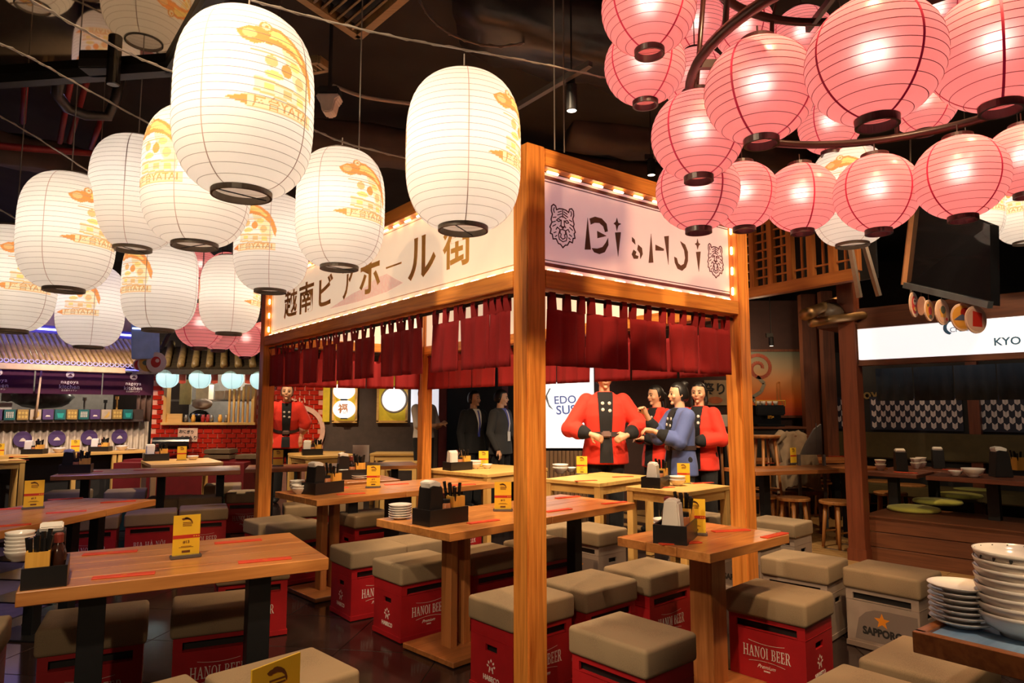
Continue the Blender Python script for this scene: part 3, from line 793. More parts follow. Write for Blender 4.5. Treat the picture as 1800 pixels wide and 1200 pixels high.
# ---- noren curtains hang from the rods: each is a thing of split panels with loops
def noren_panel(w, h, seed, loops=3, waves=0.012):
    rnd = random.Random(seed); mb = MB()
    ph, fr = rnd.uniform(0, 6), rnd.uniform(1.6, 2.8)
    def off(x, z):
        k = min(1, -z / h + 0.15)
        return waves * k * (math.sin(ph + x / w * fr * 2 * PI) + 0.5 * math.sin(2 * ph + x / w * fr * 4.3 * PI + z * 4))
    nx, nz, tb = 16, 8, 0.07
    def sheet(x0, x1, za, zb_, nx, nz):
        vs, fs = [], []
        for s in (0.0015, -0.0015):
            for j in range(nz + 1):
                for i in range(nx + 1):
                    x = x0 + (x1 - x0) * i / nx; z = za + (zb_ - za) * j / nz
                    vs.append((x, off(x, z) + s, z))
        N = (nx + 1) * (nz + 1)
        for j in range(nz):
            for i in range(nx):
                a = j * (nx + 1) + i
                fs.append((a, a + 1, a + nx + 2, a + nx + 1)); fs.append((N + a, N + a + nx + 1, N + a + nx + 2, N + a + 1))
        for i in range(nx):
            fs.append((i, N + i, N + i + 1, i + 1)); a = nz * (nx + 1) + i; fs.append((a, a + 1, N + a + 1, N + a))
        for j in range(nz):
            a = j * (nx + 1); fs.append((a, a + nx + 1, N + a + nx + 1, N + a)); a += nx; fs.append((a, N + a, N + a + nx + 1, a + nx + 1))
        mb.add(vs, fs)
    sheet(-w / 2, w / 2, -tb, -h, nx, nz)
    lw = 0.05
    for k in range(loops):
        c = -w / 2 + lw / 2 + (w - lw) * k / max(1, loops - 1)
        # loop tapers up to the rod and wraps round it
        y0 = off(c, -tb)
        a, b = lw * 0.5, lw * 0.38
        vs = []
        for z, hw, yy in ((-tb - 0.004, a + 0.006, y0), (-0.012, b, 0.012), (0.012, b, 0.008), (0.014, b, -0.008), (-0.012, b, -0.012), (-tb - 0.004, a + 0.006, y0 - 0.002)):
            vs += [(c - hw, yy, z), (c + hw, yy, z)]
        mb.add(vs, [(2 * i, 2 * i + 1, 2 * i + 3, 2 * i + 2) for i in range(5)])
    return mb.mesh('curtain_panel', CURTAIN, smooth=True, fix=False)
def noren(label, p0, ang, spans, h, seed):
    t_ = thing('noren_curtain', label, 'curtain', p0, ang, 'red split curtains of the stall')
    for k, (a, b) in enumerate(spans):
        obj('curtain_panel', noren_panel(abs(b - a), h, seed + k), t_, ((a + b) / 2, 0, 0))
    return t_
HC = (ZB - 0.022) - (CAM_H + 0.203 * K)
pw = (LU - 2 * PS)
W0 = lambda x, y, z: SC + SU * x + SV * y + Vector((0, 0, z))
def spans_px(pxs, which, y):
    out = []
    for a, b in pxs:
        out.append((a, b))
    return out
# positions along the rods measured from the photograph
def along(px, which):
    d = ray(px, 560); o = Vector((0, 0, CAM_H))
    n_, p0 = (SV, SC + SV * h2) if which == 'r' else (SU, SC + SU * h2)
    t_ = (p0 - o).dot(n_) / d.dot(n_); q = o + d * t_ - SC
    return q.dot(SU) if which == 'r' else q.dot(SV)
R_SP = [(963, 1028), (1033, 1102), (1107, 1170), (1175, 1226), (1229, 1281)]
L_SP = [(474, 503), (504, 531), (534, 562), (569, 592), (592, 624), (624, 658), (671, 705), (705, 741), (762, 808), (808, 861), (862, 897)]
t_ = noren('red split curtain under the pink-lit sign', W0(0, h2, zr), TH, [(along(a, 'r'), along(b, 'r')) for a, b in R_SP], HC, 11)
t_ = noren('long red split curtain under the cream sign', W0(h2, 0, zr), TH + PI / 2, [(along(b, 'l'), along(a, 'l')) for a, b in L_SP], HC, 31)
def even(n, L): return [(PS + (L - 2 * PS) * (k + 0.03) / n, PS + (L - 2 * PS) * (k + 0.97) / n) for k in range(n)]
t_ = noren('red split curtain on the far short side of the stall', W0(0, LV - h2, zr), TH, even(5, LU), HC, 61)
t_ = noren('red split curtain on the far long side of the stall', W0(LU - h2, 0, zr), TH + PI / 2, even(9, LV), HC, 81)
# ================================================================== LANTERNS
def tri_raster(me, sx, sy, ox, oy):
    """triangles of a text mesh, scaled and moved, front faces only"""
    me.calc_loop_triangles()
    V = [(v.co.x * sx + ox, v.co.y * sy + oy, v.co.z) for v in me.vertices]
    out = []
    zmax = max(v[2] for v in V)
    for t_ in me.loop_triangles:
        P = [V[i] for i in t_.vertices]
        if all(abs(p[2] - zmax) < 1e-6 for p in P):
            out.append([(p[0], p[1]) for p in P])
    return out
def inside(poly, X, Y):
    c = np.zeros(X.shape, bool); n = len(poly)
    for i in range(n):
        x0, y0 = poly[i]; x1, y1 = poly[(i + 1) % n]
        if y0 == y1: continue
        m = ((Y >= y0) != (Y >= y1)) & (X < (x1 - x0) * (Y - y0) / (y1 - y0) + x0)
        c ^= m
    return c
def ell(cx, cy, rx, ry, n=18): return [(cx + rx * math.cos(2 * PI * k / n), cy + ry * math.sin(2 * PI * k / n)) for k in range(n)]
OR1, OR2, YE1, YE2, PE1 = (0.95, 0.40, 0.13), (0.98, 0.62, 0.30), (1.0, 0.80, 0.30), (1.0, 0.90, 0.62), (1.0, 0.85, 0.72)
BR1 = (0.80, 0.42, 0.16)
PRINT = [
    (YE2, [(0.0, 0.09), (0.06, 0.07), (0.105, 0.03), (0.12, -0.03), (0.11, -0.07), (0.06, -0.03), (0.02, 0.04)]),
    (PE1, [(-0.075, -0.02), (0.10, -0.035), (0.10, -0.075), (-0.075, -0.06)]),
    (OR1, [(-0.065, 0.135), (-0.04, 0.150), (0.0, 0.150), (0.05, 0.128), (0.095, 0.095), (0.125, 0.045), (0.140, 0.00), (0.135, -0.04), (0.122, -0.02), (0.105, 0.03), (0.06, 0.07), (0.0, 0.088), (-0.05, 0.085)]),
    (YE1, [(-0.045, 0.137), (0.0, 0.138), (0.045, 0.116), (0.09, 0.075), (0.08, 0.07), (0.04, 0.095), (-0.01, 0.108), (-0.045, 0.104)]),
    (OR1, [(-0.135, 0.112), (-0.10, 0.132), (-0.055, 0.138), (-0.03, 0.12), (-0.045, 0.09), (-0.08, 0.075), (-0.115, 0.085)]),
    (OR2, ell(-0.095, 0.108, 0.022, 0.015)), (BR1, ell(-0.045, 0.142, 0.022, 0.018)), (YE2, ell(-0.045, 0.143, 0.015, 0.012)), (OR1, ell(-0.043, 0.144, 0.006, 0.006)),
    (OR2, ell(-0.03, 0.035, 0.02, 0.018)), (OR1, ell(0.02, 0.02, 0.018, 0.022)), (YE1, ell(0.05, 0.045, 0.02, 0.014)), (OR2, ell(0.07, 0.0, 0.018, 0.02)), (YE1, ell(-0.02, -0.005, 0.03, 0.012)),
    (BR1, [(-0.09, 0.058), (0.055, 0.060), (0.055, 0.055), (-0.09, 0.053)]),
    (OR2, [(-0.08, -0.022), (0.11, -0.034), (0.11, -0.042), (-0.08, -0.030)]),
    (OR2, [(-0.08, -0.060), (0.11, -0.078), (0.11, -0.086), (-0.08, -0.068)]),
    (YE1, [(-0.05, -0.035), (-0.02, -0.037), (-0.02, -0.058), (-0.05, -0.056)]), (OR2, [(0.01, -0.04), (0.04, -0.042), (0.04, -0.066), (0.01, -0.064)]), (YE1, [(0.06, -0.044), (0.09, -0.046), (0.09, -0.07), (0.06, -0.068)]),
    (YE2, [(-0.135, -0.096), (-0.10, -0.112), (-0.095, -0.118), (0.135, -0.118), (0.135, -0.078), (-0.095, -0.078)]),
    (OR2, [(-0.095, -0.118), (0.135, -0.118), (0.135, -0.114), (-0.095, -0.114)]), (OR2, [(-0.095, -0.082), (0.135, -0.082), (0.135, -0.078), (-0.095, -0.078)]), (OR1, [(-0.16, -0.096), (-0.095, -0.082), (-0.095, -0.114)]),
]
def rr_prof(R, H, r0, n, p, q):
    out = []
    for i in range(n + 1):
        s = -1 + 2 * i / n
        a = s * PI / 2                      # denser rows towards the ends
        t_ = math.sin(a)
        out.append((r0 + (R - r0) * max(0.0, 1 - abs(t_) ** p) ** q, t_ * H / 2))
    return out
WR, WH, Wr0 = 0.21, 0.56, 0.088
def wprof(n): return rr_prof(WR, WH, Wr0, n, 3.4, 0.62)
def white_shell():
    n, rows = 440, 220
    prof = wprof(rows)
    a = np.arange(n) / n * 2 * PI
    rp = np.array([p[0] for p in prof]); zp_ = np.array([p[1] for p in prof])
    X = rp[:, None] * np.sin(a)[None]; Y = -rp[:, None] * np.cos(a)[None]; Z = np.repeat(zp_[:, None], n, 1)
    aa = np.where(a > PI, a - 2 * PI, a)
    col = np.ones((rows + 1, n, 4), np.float32)
    def paint(uoff, items):
        Um = (aa[None] - uoff) ; Um = (Um + PI) % (2 * PI) - PI
        Um = Um * WR + 0 * Z; Vm = Z - 0.03
        for c, poly in items:
            m = inside(poly, Um, Vm)
            col[m, :3] = c
    tm = text_mesh('屋台YATAI', 0.040, 0.0006, 0.001)
    items = PRINT + [(BR1, t_) for t_ in tri_raster(tm, 1.05, 1.0, 0.02, -0.098)]
    paint(0.0, items)
    paint(PI, items)
    vs = np.stack([X, Y, Z], -1).reshape(-1, 3)
    fs = []
    for j in range(rows):
        for k in range(n):
            fs.append((j * n + k, j * n + (k + 1) % n, (j + 1) * n + (k + 1) % n, (j + 1) * n + k))
    me = bpy.data.meshes.new('paper_shell')
    me.from_pydata(vs.tolist(), [], fs)
    ca = me.color_attributes.new('print', 'FLOAT_COLOR', 'POINT')
    ca.data.foreach_set('color', col.reshape(-1))
    me.polygons.foreach_set('use_smooth', [True] * len(me.polygons))
    me.materials.append(paper_shell('white_paper', (0.93, 0.89, 0.84), 0.0, True))
    return me
def prof_r(prof, z):
    for (r0, z0_), (r1, z1_) in zip(prof, prof[1:]):
        if z0_ <= z <= z1_: return r0 + (r1 - r0) * (z - z0_) / max(1e-9, z1_ - z0_)
    return prof[-1][0]
def hoops(prof, H, n, r, mat, seg=64):
    mb = MB()
    for k in range(n):
        z = -H / 2 + H * (k + 0.6) / (n + 0.2)
        mb.torus((0, 0, z), prof_r(prof, z) + r * 0.2, r, seg, 4)
    return mb.mesh('hoop', mat, smooth=True, fix=False)
def seams(prof, n, w, mat, a0=0.0, m=40):
    mb = MB()
    step = max(1, (len(prof) - 1) // m)
    P = prof[::step]
    for k in range(n):
        a = a0 + 2 * PI * k / n
        vs = []
        for r, z in P:
            for s, o_ in ((-1, 0.0003), (-1, 0.0012), (1, 0.0012), (1, 0.0003)):
                q = (r + o_); t_ = a + s * w / 2 / max(r, 0.02)
                vs.append((q * math.sin(t_), -q * math.cos(t_), z))
        fs = []
        for i in range(len(P) - 1):
            for j in range(4):
                fs.append((i * 4 + j, i * 4 + (j + 1) % 4, (i + 1) * 4 + (j + 1) % 4, (i + 1) * 4 + j))
        mb.add(vs, fs)
    return mb.mesh('seam', mat, fix=True)
RINGDARK = flat('lantern_ring', (0.075, 0.048, 0.028), 0.4)
RINGRED = flat('lantern_ring_red', (0.050, 0.012, 0.014), 0.35)
HOOPW = flat('hoop_grey', (0.34, 0.27, 0.25), 0.8, noise=0)
HOOPR = flat('hoop_red', (0.20, 0.006, 0.025), 0.7, noise=0)
SEAMR = flat('seam_red_glow', (0.55, 0.010, 0.050), 0.6, emit=(1.0, 0.02, 0.10), estr=0.10, noise=0)  # weak emission put in so the seams look lit from inside
P_ = wprof(130)
W_SHELL = white_shell()
W_HOOP = hoops(P_, WH, 23, 0.0008, HOOPW, 72)
W_SEAM = seams(P_, 4, 0.003, flat('seam_pale', (0.55, 0.38, 0.34), 0.8, noise=0), 0.5)
def ring_mesh(r, z, h, mat, name):
    return MB().lathe([(r - 0.004, z), (r + 0.003, z), (r + 0.003, z + h), (r - 0.004, z + h), (r - 0.004, z)], 40).mesh(name, mat, smooth=False)
W_RB = ring_mesh(Wr0, -WH / 2 - 0.016, 0.022, RINGDARK, 'bottom_ring')
W_RT = ring_mesh(Wr0, WH / 2 - 0.006, 0.014, RINGDARK, 'top_ring')
W_BULB = MB().ellipsoid((0, 0, 0.02), (0.02, 0.02, 0.028), 12, 8).mesh('bulb', BULB, smooth=True)
W_BAR = MB().beam((-Wr0, 0, -WH / 2 - 0.010), (Wr0, 0, -WH / 2 - 0.010), 0.003, 0.003).mesh('wire_bar', STEEL)
PR = 0.17
def pink_set(R):
    prof = []
    r0 = R * 0.30; zmax = R * 0.93
    for i in range(61):
        a = -PI / 2 + PI * i / 60
        z = zmax * math.sin(a)
        r = math.sqrt(max(r0 * r0, R * R * (1 - (z / (R * 0.975)) ** 2)))
        prof.append((max(r, r0), z))
    return prof, zmax, r0
PP, PZ, Pr0 = pink_set(PR)
def shell_mesh(prof, mat, n=72, name='paper_shell'):
    return MB().lathe(prof, n).mesh(name, mat, smooth=True)
PINKPAPER = paper_shell('pink_silk', (0.97, 0.35, 0.34), 0.0, gloss=0.02, scatter=0.08)
P_SHELL = shell_mesh(PP, PINKPAPER)
P_HOOP = hoops(PP, PZ * 2, 13, 0.0010, HOOPR)
P_SEAM = seams(PP, 4, 0.0065, SEAMR, 0.6)
P_RB = ring_mesh(Pr0, -PZ - 0.020, 0.026, RINGRED, 'bottom_ring')
P_RT = MB().lathe([(0.004, PZ + 0.018), (Pr0 + 0.004, PZ + 0.014), (Pr0 + 0.004, PZ - 0.006), (0.004, PZ - 0.004)], 28).mesh('top_cap', RINGRED)
P_BULB = MB().ellipsoid((0, 0, 0.02), (0.012, 0.012, 0.016), 12, 8).mesh('bulb', glow('bulb_pink', (1.0, 0.72, 0.55), 6.0), smooth=True)
def inner_light(parent, power, col, r=0.03, z=0.02):
    l = bpy.data.lights.new('lantern_light', 'POINT'); l.energy = power; l.color = col; l.shadow_soft_size = r
    o = bpy.data.objects.new('lantern_light', l); COL.objects.link(o); o.parent = parent; o.location = (0, 0, z)
    return o
def white_lantern(px, py, dp, phi, label, up=None, power=3.5):
    p = atD(px, py, dp)
    t_ = thing('white_paper_lantern', label, 'lantern', p, -math.atan2(p.x, p.y) + math.radians(phi), 'white paper lanterns')
    obj('paper_shell', W_SHELL, t_); obj('hoop', W_HOOP, t_); obj('seam', W_SEAM, t_)
    obj('bottom_ring', W_RB, t_); obj('top_ring', W_RT, t_); obj('bulb', W_BULB, t_); obj('wire_bar', W_BAR, t_)
    L = (up if up and up < 0.3 else 4.3 - p.z - WH / 2)
    obj('cord', MB().tube([(0, 0, 0.03), (0, 0, WH / 2 + L)], 0.003, 6).mesh('cord', CABLE), t_)
    inner_light(t_, power, (1.0, 0.88, 0.76), 0.045)
    return t_
WL = [
    (431, 186, 2.16, 27, 'largest white paper lantern with dragon print, in front of the others', 0.35),
    (815, 268, 2.50, 66, 'white lantern hanging right in front of the stall sign and post', 0.10),
    (599, 368, 3.30, 33, 'white lantern covering the middle of the golden sign', 0.08),
    (348, 312, 2.83, -52, 'white lantern partly behind the lower left of the largest lantern', 0.35),
    (238, 340, 3.46, 48, 'white lantern left of the one tucked under the largest lantern', 0.35),
    (119, 408, 3.35, 34, 'white lantern under the red pipes, second from the leftmost one', 0.35),
    (478, 427, 4.00, -32, 'white lantern touching the left end of the golden sign', 0.35),
    (22, 490, 3.72, 18, 'leftmost white lantern, cut by the picture edge', 0.35),
    (282, 498, 4.15, -50, 'low white lantern above the blue screen', 0.35),
    (160, 538, 4.75, -24, 'lowest white lantern, in front of the gold ring emblem', 0.5),
    (405, 518, 5.0, 68, 'white lantern in front of the far pink lanterns', 0.35),
    (1494, 345, 3.95, 0, 'white lantern hidden behind two round pink lanterns', 0.35),
    (1706, 362, 5.0, 40, 'white lantern behind the pink lantern beside the hanging screen', 0.35),
    (1800, 362, 5.2, -30, 'white lantern at the right picture edge behind a pink lantern', 0.35),
]
for a in WL: white_lantern(*a)

# ---- chandelier of pink lanterns: two steel rings and rods
RINGSTEEL = flat('ring_steel', (0.040, 0.010, 0.008), 0.35, 0.2)
RC, RZ, RR = Vector((1.36, 2.25, 0)), CAM_H + 1.19, 0.72
ch = thing('lantern_chandelier', 'dark red double ring chandelier frame carrying the pink lanterns', 'chandelier', (RC.x, RC.y, RZ))
obj('ring', MB().torus((0, 0, 0), RR, 0.018, 72, 8).mesh('ring', RINGSTEEL, smooth=True), ch)
obj('ring', MB().torus((0, 0, 0.55), RR * 0.92, 0.018, 72, 8).mesh('ring', RINGSTEEL, smooth=True), ch)
for k in range(8):
    a = 2 * PI * k / 8 + 0.3
    obj('rod', MB().tube([(RR * math.cos(a), RR * math.sin(a), 0), (RR * 0.92 * math.cos(a), RR * 0.92 * math.sin(a), 0.55)], 0.010, 8).mesh('rod', RINGSTEEL, smooth=True), ch)
for k in range(4):
    a = 2 * PI * k / 4 + 0.3
    obj('suspension_rod', MB().tube([(RR * 0.92 * math.cos(a), RR * 0.92 * math.sin(a), 0.55), (0.1 * math.cos(a), 0.1 * math.sin(a), 4.3 - RZ)], 0.006, 6).mesh('rod', RINGSTEEL, smooth=True), ch)
obj('spoke', MB().beam((-RR, 0, 0), (RR, 0, 0), 0.02, 0.03).mesh('spoke', RINGSTEEL), ch)
obj('spoke', MB().beam((0, -RR, 0.55), (0, RR, 0.55), 0.02, 0.03).mesh('spoke', RINGSTEEL), ch)
def pink_lantern(px, py, w, label, cord=0.05, rz=0.0, scale=1.0, group='round pink lanterns on the ring chandelier', power=2.1):
    dp = 2 * PR * scale * F_PX / w
    p = atD(px, py, dp)
    t_ = thing('pink_lantern', label, 'lantern', p, rz - math.atan2(p.x, p.y), group)
    t_.scale = (scale,) * 3
    obj('paper_shell', P_SHELL, t_); obj('hoop', P_HOOP, t_); obj('seam', P_SEAM, t_)
    obj('bottom_ring', P_RB, t_); obj('top_cap', P_RT, t_); obj('bulb', P_BULB, t_)
    if group.startswith('pink lanterns of') : cord = 4.3 - p.z - PZ
    obj('cord', MB().tube([(0, 0, PZ + 0.01), (0, 0, PZ + 0.02 + cord / scale)], 0.003 / scale, 6).mesh('cord', RINGSTEEL), t_)
    inner_light(t_, power * scale * scale, (1.0, 0.85, 0.78), 0.02, 0.02)
    return t_
PL = [
    (1536, 108, 226, 'largest pink lantern whole in view, hanging in the middle of the ring front', 0.05, 0.1),
    (1335, 160, 188, 'pink lantern hanging from the near left curve of the ring', 0.04, 0.5),
    (1226, 238, 160, 'pink lantern on the leftmost point of the ring', 0.03, 0.35),
    (1752, 88, 216, 'big pink lantern at the top right corner', 0.05, -0.5),
    (1140, 15, 164, 'pink lantern cut by the top edge, nearest the track spotlight', 0.35, 0.2),
    (1133, 116, 140, 'pink lantern below the one cut by the top edge', 0.3, 0.1),
    (1226, 336, 144, 'pink lantern hanging low in front of the brown letters of the sign', 0.25, 0.0),
    (1306, 344, 122, 'pink lantern covering the right end of the pink-lit sign', 0.3, 0.25),
    (1408, 348, 124, 'pink lantern right of the one over the sign end', 0.04, -0.25),
    (1541, 340, 140, 'pink lantern in front of the hidden white lantern', 0.04, 0.25),
    (1688, 312, 150, 'pink lantern right above the hanging screen', 0.04, 0.3),
    (1800, 282, 128, 'pink lantern at the right edge under the big corner one', 0.05, -0.1),
    (1410, 62, 100, 'far small pink lantern above the ring between two large ones', 0.2, 0.0),
    (1308, 50, 102, 'far pink lantern behind the upper left of the ring', 0.2, 0.1),
    (1225, 45, 104, 'far pink lantern peeking beside the one cut by the top edge', 0.2, 0.4),
    (1458, 220, 104, 'small pink lantern inside the ring behind the largest one', 0.3, 0.5),
    (1622, 180, 112, 'small pink lantern behind the ring right of the largest one', 0.3, 0.2),
    (1650, 20, 100, 'far pink lantern between the largest and the corner one', 0.3, 0.0),
    (1030, -14, 74, 'pink lantern tip at the top edge left of all the others', 0.2, 0.9),
    (1222, 140, 110, 'pink lantern mostly hidden behind the left curve of the ring', 0.2, 0.1),
    (1765, 5, 100, 'pink lantern almost hidden behind the corner one', 0.2, 0.1),
]
for a in PL: pink_lantern(*a)
G2 = 'pink lanterns of the far cluster on the left'
for px, py, w, lb in ((352, 572, 82, 'leftmost pink lantern of the far cluster above the tiled roof'), (385, 580, 74, 'pink lantern of the far cluster under the white lantern'), (432, 598, 62, 'far pink lantern just left of the stall post'),
                      (352, 468, 60, 'far pink lantern with the upper tier above the others'), (398, 470, 56, 'far pink lantern half hidden by white lanterns above'), (356, 520, 62, 'far pink lantern in the middle tier of the cluster'),
                      (462, 590, 50, 'far pink lantern showing at the stall post edge')):
    pink_lantern(px, py, w, lb, 0.3, 0.3, 1.2, G2, 2.1)
o = obj('far_lantern_ring', MB().torus(tuple(atD(385, 540, 6.6)), 0.42, 0.014, 40, 6).mesh('ring', RINGSTEEL, smooth=True)); tag(o, 'dark ring carrying the far cluster of pink lanterns', 'ring')
# ================================================================== CRATE STOOLS
CL, CW, CH_ = 0.40, 0.325, 0.335
def crate_mesh(mat):
    mb = MB(); t_ = 0.014; z0 = 0.03
    # slot in the long sides, hand hole in the short sides
    sl, sz0, sz1 = CL * 0.40, 0.268, 0.312
    hl, hz0, hz1 = 0.045, 0.205, 0.238
    for s in (-1, 1):
        y = s * (CW / 2 - t_ / 2)
        mb.box((0, y, (z0 + sz0) / 2), (CL, t_, sz0 - z0)); mb.box((0, y, (sz1 + CH_) / 2), (CL, t_, CH_ - sz1))
        for q in (-1, 1): mb.box((q * (CL / 2 + sl) / 2, y, (sz0 + sz1) / 2), (CL / 2 - sl, t_, sz1 - sz0))
        x = s * (CL / 2 - t_ / 2); w = CW - 2 * t_
        mb.box((x, 0, (z0 + hz0) / 2), (t_, w, hz0 - z0)); mb.box((x, 0, (hz1 + CH_) / 2), (t_, w, CH_ - hz1))
        for q in (-1, 1): mb.box((x, q * (w / 2 + hl) / 2, (hz0 + hz1) / 2), (t_, w / 2 - hl, hz1 - hz0))
    mb.box((0, 0, 0.018), (CL + 0.012, CW + 0.012, 0.028))
    mb.box((0, 0, 0.272), (CL + 0.003, CW + 0.003, 0.002))       # fine step under the rim
    for sx in (-1, 1):
        for sy in (-1, 1): mb.box((sx * (CL / 2 - 0.03), sy * (CW / 2 - 0.03), 0.003), (0.03, 0.03, 0.006))
    return mb.mesh('crate', mat, fix=False)
inner = MB().box((0, 0, 0.17), (CL - 0.05, CW - 0.05, 0.30)).mesh('crate_inside', BLACK)
CR = {'red': crate_mesh(CRATERED), 'grey': crate_mesh(CRATEGREY), 'green': crate_mesh(CRATEGREEN)}
def cushion_mesh():
    """box with evenly rounded edges, from a cube grid pulled onto the rounding"""
    hx, hy, hz, r = (CL + 0.03) / 2, (CW + 0.03) / 2, 0.059, 0.020
    bm = bmesh.new()
    K_ = [1 - math.cos(k / 5 * PI / 2) for k in range(6)]
    def line(h): return [-h + r * (1 - math.sin((5 - k) / 5 * PI / 2)) for k in range(6)] + [h - r * (1 - math.sin(k / 5 * PI / 2)) for k in range(6)]
    cache = {}
    def V(x, y, z):
        c = Vector((max(-hx + r, min(hx - r, x)), max(-hy + r, min(hy - r, y)), max(-hz + r, min(hz - r, z))))
        d = Vector((x, y, z)) - c
        # spread over the quarter circle
        p = c + d.normalized() * r if d.length > 1e-9 else c
        key = tuple(round(t, 6) for t in p)
        if key not in cache: cache[key] = bm.verts.new(p)
        return cache[key]
    def side(A, B, f):
        for i in range(len(A) - 1):
            for j in range(len(B) - 1):
                q = []
                for v in (f(A[i], B[j]), f(A[i + 1], B[j]), f(A[i + 1], B[j + 1]), f(A[i], B[j + 1])):
                    if v not in q: q.append(v)
                if len(q) > 2:
                    try: bm.faces.new(q)
                    except ValueError: pass
    X, Y, Z = line(hx), line(hy), line(hz)
    for s_ in (-1, 1):
        side(X, Y, lambda a, b: V(a, b, s_ * hz)); side(X, Z, lambda a, b: V(a, s_ * hy, b)); side(Y, Z, lambda a, b: V(s_ * hx, a, b))
    bmesh.ops.recalc_face_normals(bm, faces=bm.faces)
    me = bpy.data.meshes.new('cushion'); bm.to_mesh(me); bm.free()
    me.materials.append(TAUPE)
    for p in me.polygons: p.use_smooth = True
    return me
CUSH = cushion_mesh()
M_HANOI = serif_mesh('HANOI BEER', 0.052, 0.62, WHITEINK, 0.10)
M_BIA = serif_mesh('BIA HÀ NỘI', 0.050, 0.72, WHITEINK, 0.0)
M_PREM = text_mesh('Premium', 0.026, 0.0, 0.0006, mat=WHITEINK); 
for v in M_PREM.vertices: v.co.x += v.co.y * 0.5
M_YEAR = text_mesh('HANOI', 0.010, 0.0004, 0.0006, mat=WHITEINK)
M_HAB = text_mesh('HABECO', 0.034, 0.0008, 0.0006, sx=0.92, mat=WHITEINK)
def curve_line(w, y, bow, th=0.0016):
    mb = MB(); n = 12
    for i in range(n):
        f = lambda k: (-w / 2 + w * k / n, y + bow * (2 * k / n - 1) ** 2)
        (a, b), (c, d) = f(i), f(i + 1)
        mb.prism([(a, b - th / 2), (c, d - th / 2), (c, d + th / 2), (a, b + th / 2)], 0, 0.0006)
    return mb
_l = curve_line(0.19, 0.042, 0.010); _m = curve_line(0.19, -0.040, -0.010); _l.v += []
M_LINES = MB().add(_l.v, _l.f).add(_m.v, _m.f).mesh('printed_lines', WHITEINK)
def flower():
    mb = MB()
    for k in range(5):
        a = PI / 2 + (k - 2) * 0.62
        r = 0.030 if k in (1, 3) else (0.034 if k == 2 else 0.026)
        x, y = math.cos(a) * r, math.sin(a) * r - 0.004
        c, s = math.cos(a), math.sin(a)
        mb.prism([(x + c * 0.010, y + s * 0.010), (x - s * 0.0065, y + c * 0.0065), (x - c * 0.008, y - s * 0.008), (x + s * 0.0065, y - c * 0.0065)], 0, 0.0006)
    for sx in (-1, 1):
        mb.prism([(sx * 0.004, -0.002), (sx * 0.012, 0.004), (sx * 0.014, -0.006), (sx * 0.018, -0.026), (sx * 0.011, -0.026), (sx * 0.009, -0.012), (sx * 0.004, -0.016)], 0, 0.0006)
    return mb.mesh('emblem', WHITEINK)
M_FLOWER = flower()
M_SAP = text_mesh('SAPPORO', 0.058, 0.003, 0.0008, sx=0.86, mat=BLACKINK)
def star(r, k=0.42):
    return [((r if i % 2 == 0 else r * k) * math.cos(PI / 2 + i * PI / 5), (r if i % 2 == 0 else r * k) * math.sin(PI / 2 + i * PI / 5)) for i in range(10)]
M_STAR = MB().prism(star(0.045), 0, 0.0008).mesh('star_emblem', ORANGEINK)
SWASH = flat('grey_print', (0.20, 0.15, 0.125), 0.5, noise=0)
M_SWASH = MB().prism([(0.17, -0.10), (0.17, 0.085), (0.02, 0.085), (-0.06, 0.08), (-0.11, 0.06), (-0.15, 0.02), (-0.175, -0.10)], 0, 0.0004).mesh('printed_patch', SWASH)
STOOL_PROTO = {}
def face_mat(side):
    """placement of flat artwork on a crate face"""
    d = {'f': ((0, -CW / 2 - 0.0006, 0), (PI / 2, 0, 0)), 'b': ((0, CW / 2 + 0.0006, 0), (PI / 2, 0, PI)), 'r': ((CL / 2 + 0.0006, 0, 0), (PI / 2, 0, PI / 2)), 'l': ((-CL / 2 - 0.0006, 0, 0), (PI / 2, 0, -PI / 2))}
    return d[side]
def art(parent, me, name, side, dx, z):
    loc, rot = face_mat(side)
    if side in 'fb': o = (loc[0] + (dx if side == 'f' else -dx), loc[1], z)
    else: o = (loc[0], loc[1] + (dx if side == 'r' else -dx), z)
    return obj(name, me, parent, o, rot)
def stool_proto(kind):
    t_ = thing('crate_stool', 'x', 'stool')
    base = {'hanoi': 'red', 'bia': 'red', 'sapporo': 'grey', 'green': 'green'}[kind]
    obj('crate', CR[base], t_); obj('crate_inside', inner, t_)
    obj('cushion', CUSH, t_, (0, 0, 0.391))
    for s in 'fb':
        if kind == 'hanoi':
            art(t_, M_HANOI, 'lettering', s, 0, 0.165); art(t_, M_LINES, 'printed_lines', s, 0, 0.165); art(t_, M_PREM, 'lettering', s, 0, 0.098); art(t_, M_YEAR, 'lettering', s, 0, 0.078)
        elif kind == 'bia':
            art(t_, M_BIA, 'lettering', s, 0, 0.17); art(t_, M_YEAR, 'lettering', s, 0, 0.11)
        elif kind == 'sapporo':
            art(t_, M_SWASH, 'printed_patch', s, 0.02, 0.15); art(t_, M_STAR, 'star_emblem', s, 0.0, 0.175); art(t_, M_SAP, 'lettering', s, 0.0, 0.105)
    for s in 'lr':
        if kind in ('hanoi', 'bia'):
            art(t_, M_FLOWER, 'emblem', s, 0, 0.135); art(t_, M_HAB, 'lettering', s, 0, 0.078)
    return t_
_used = set()
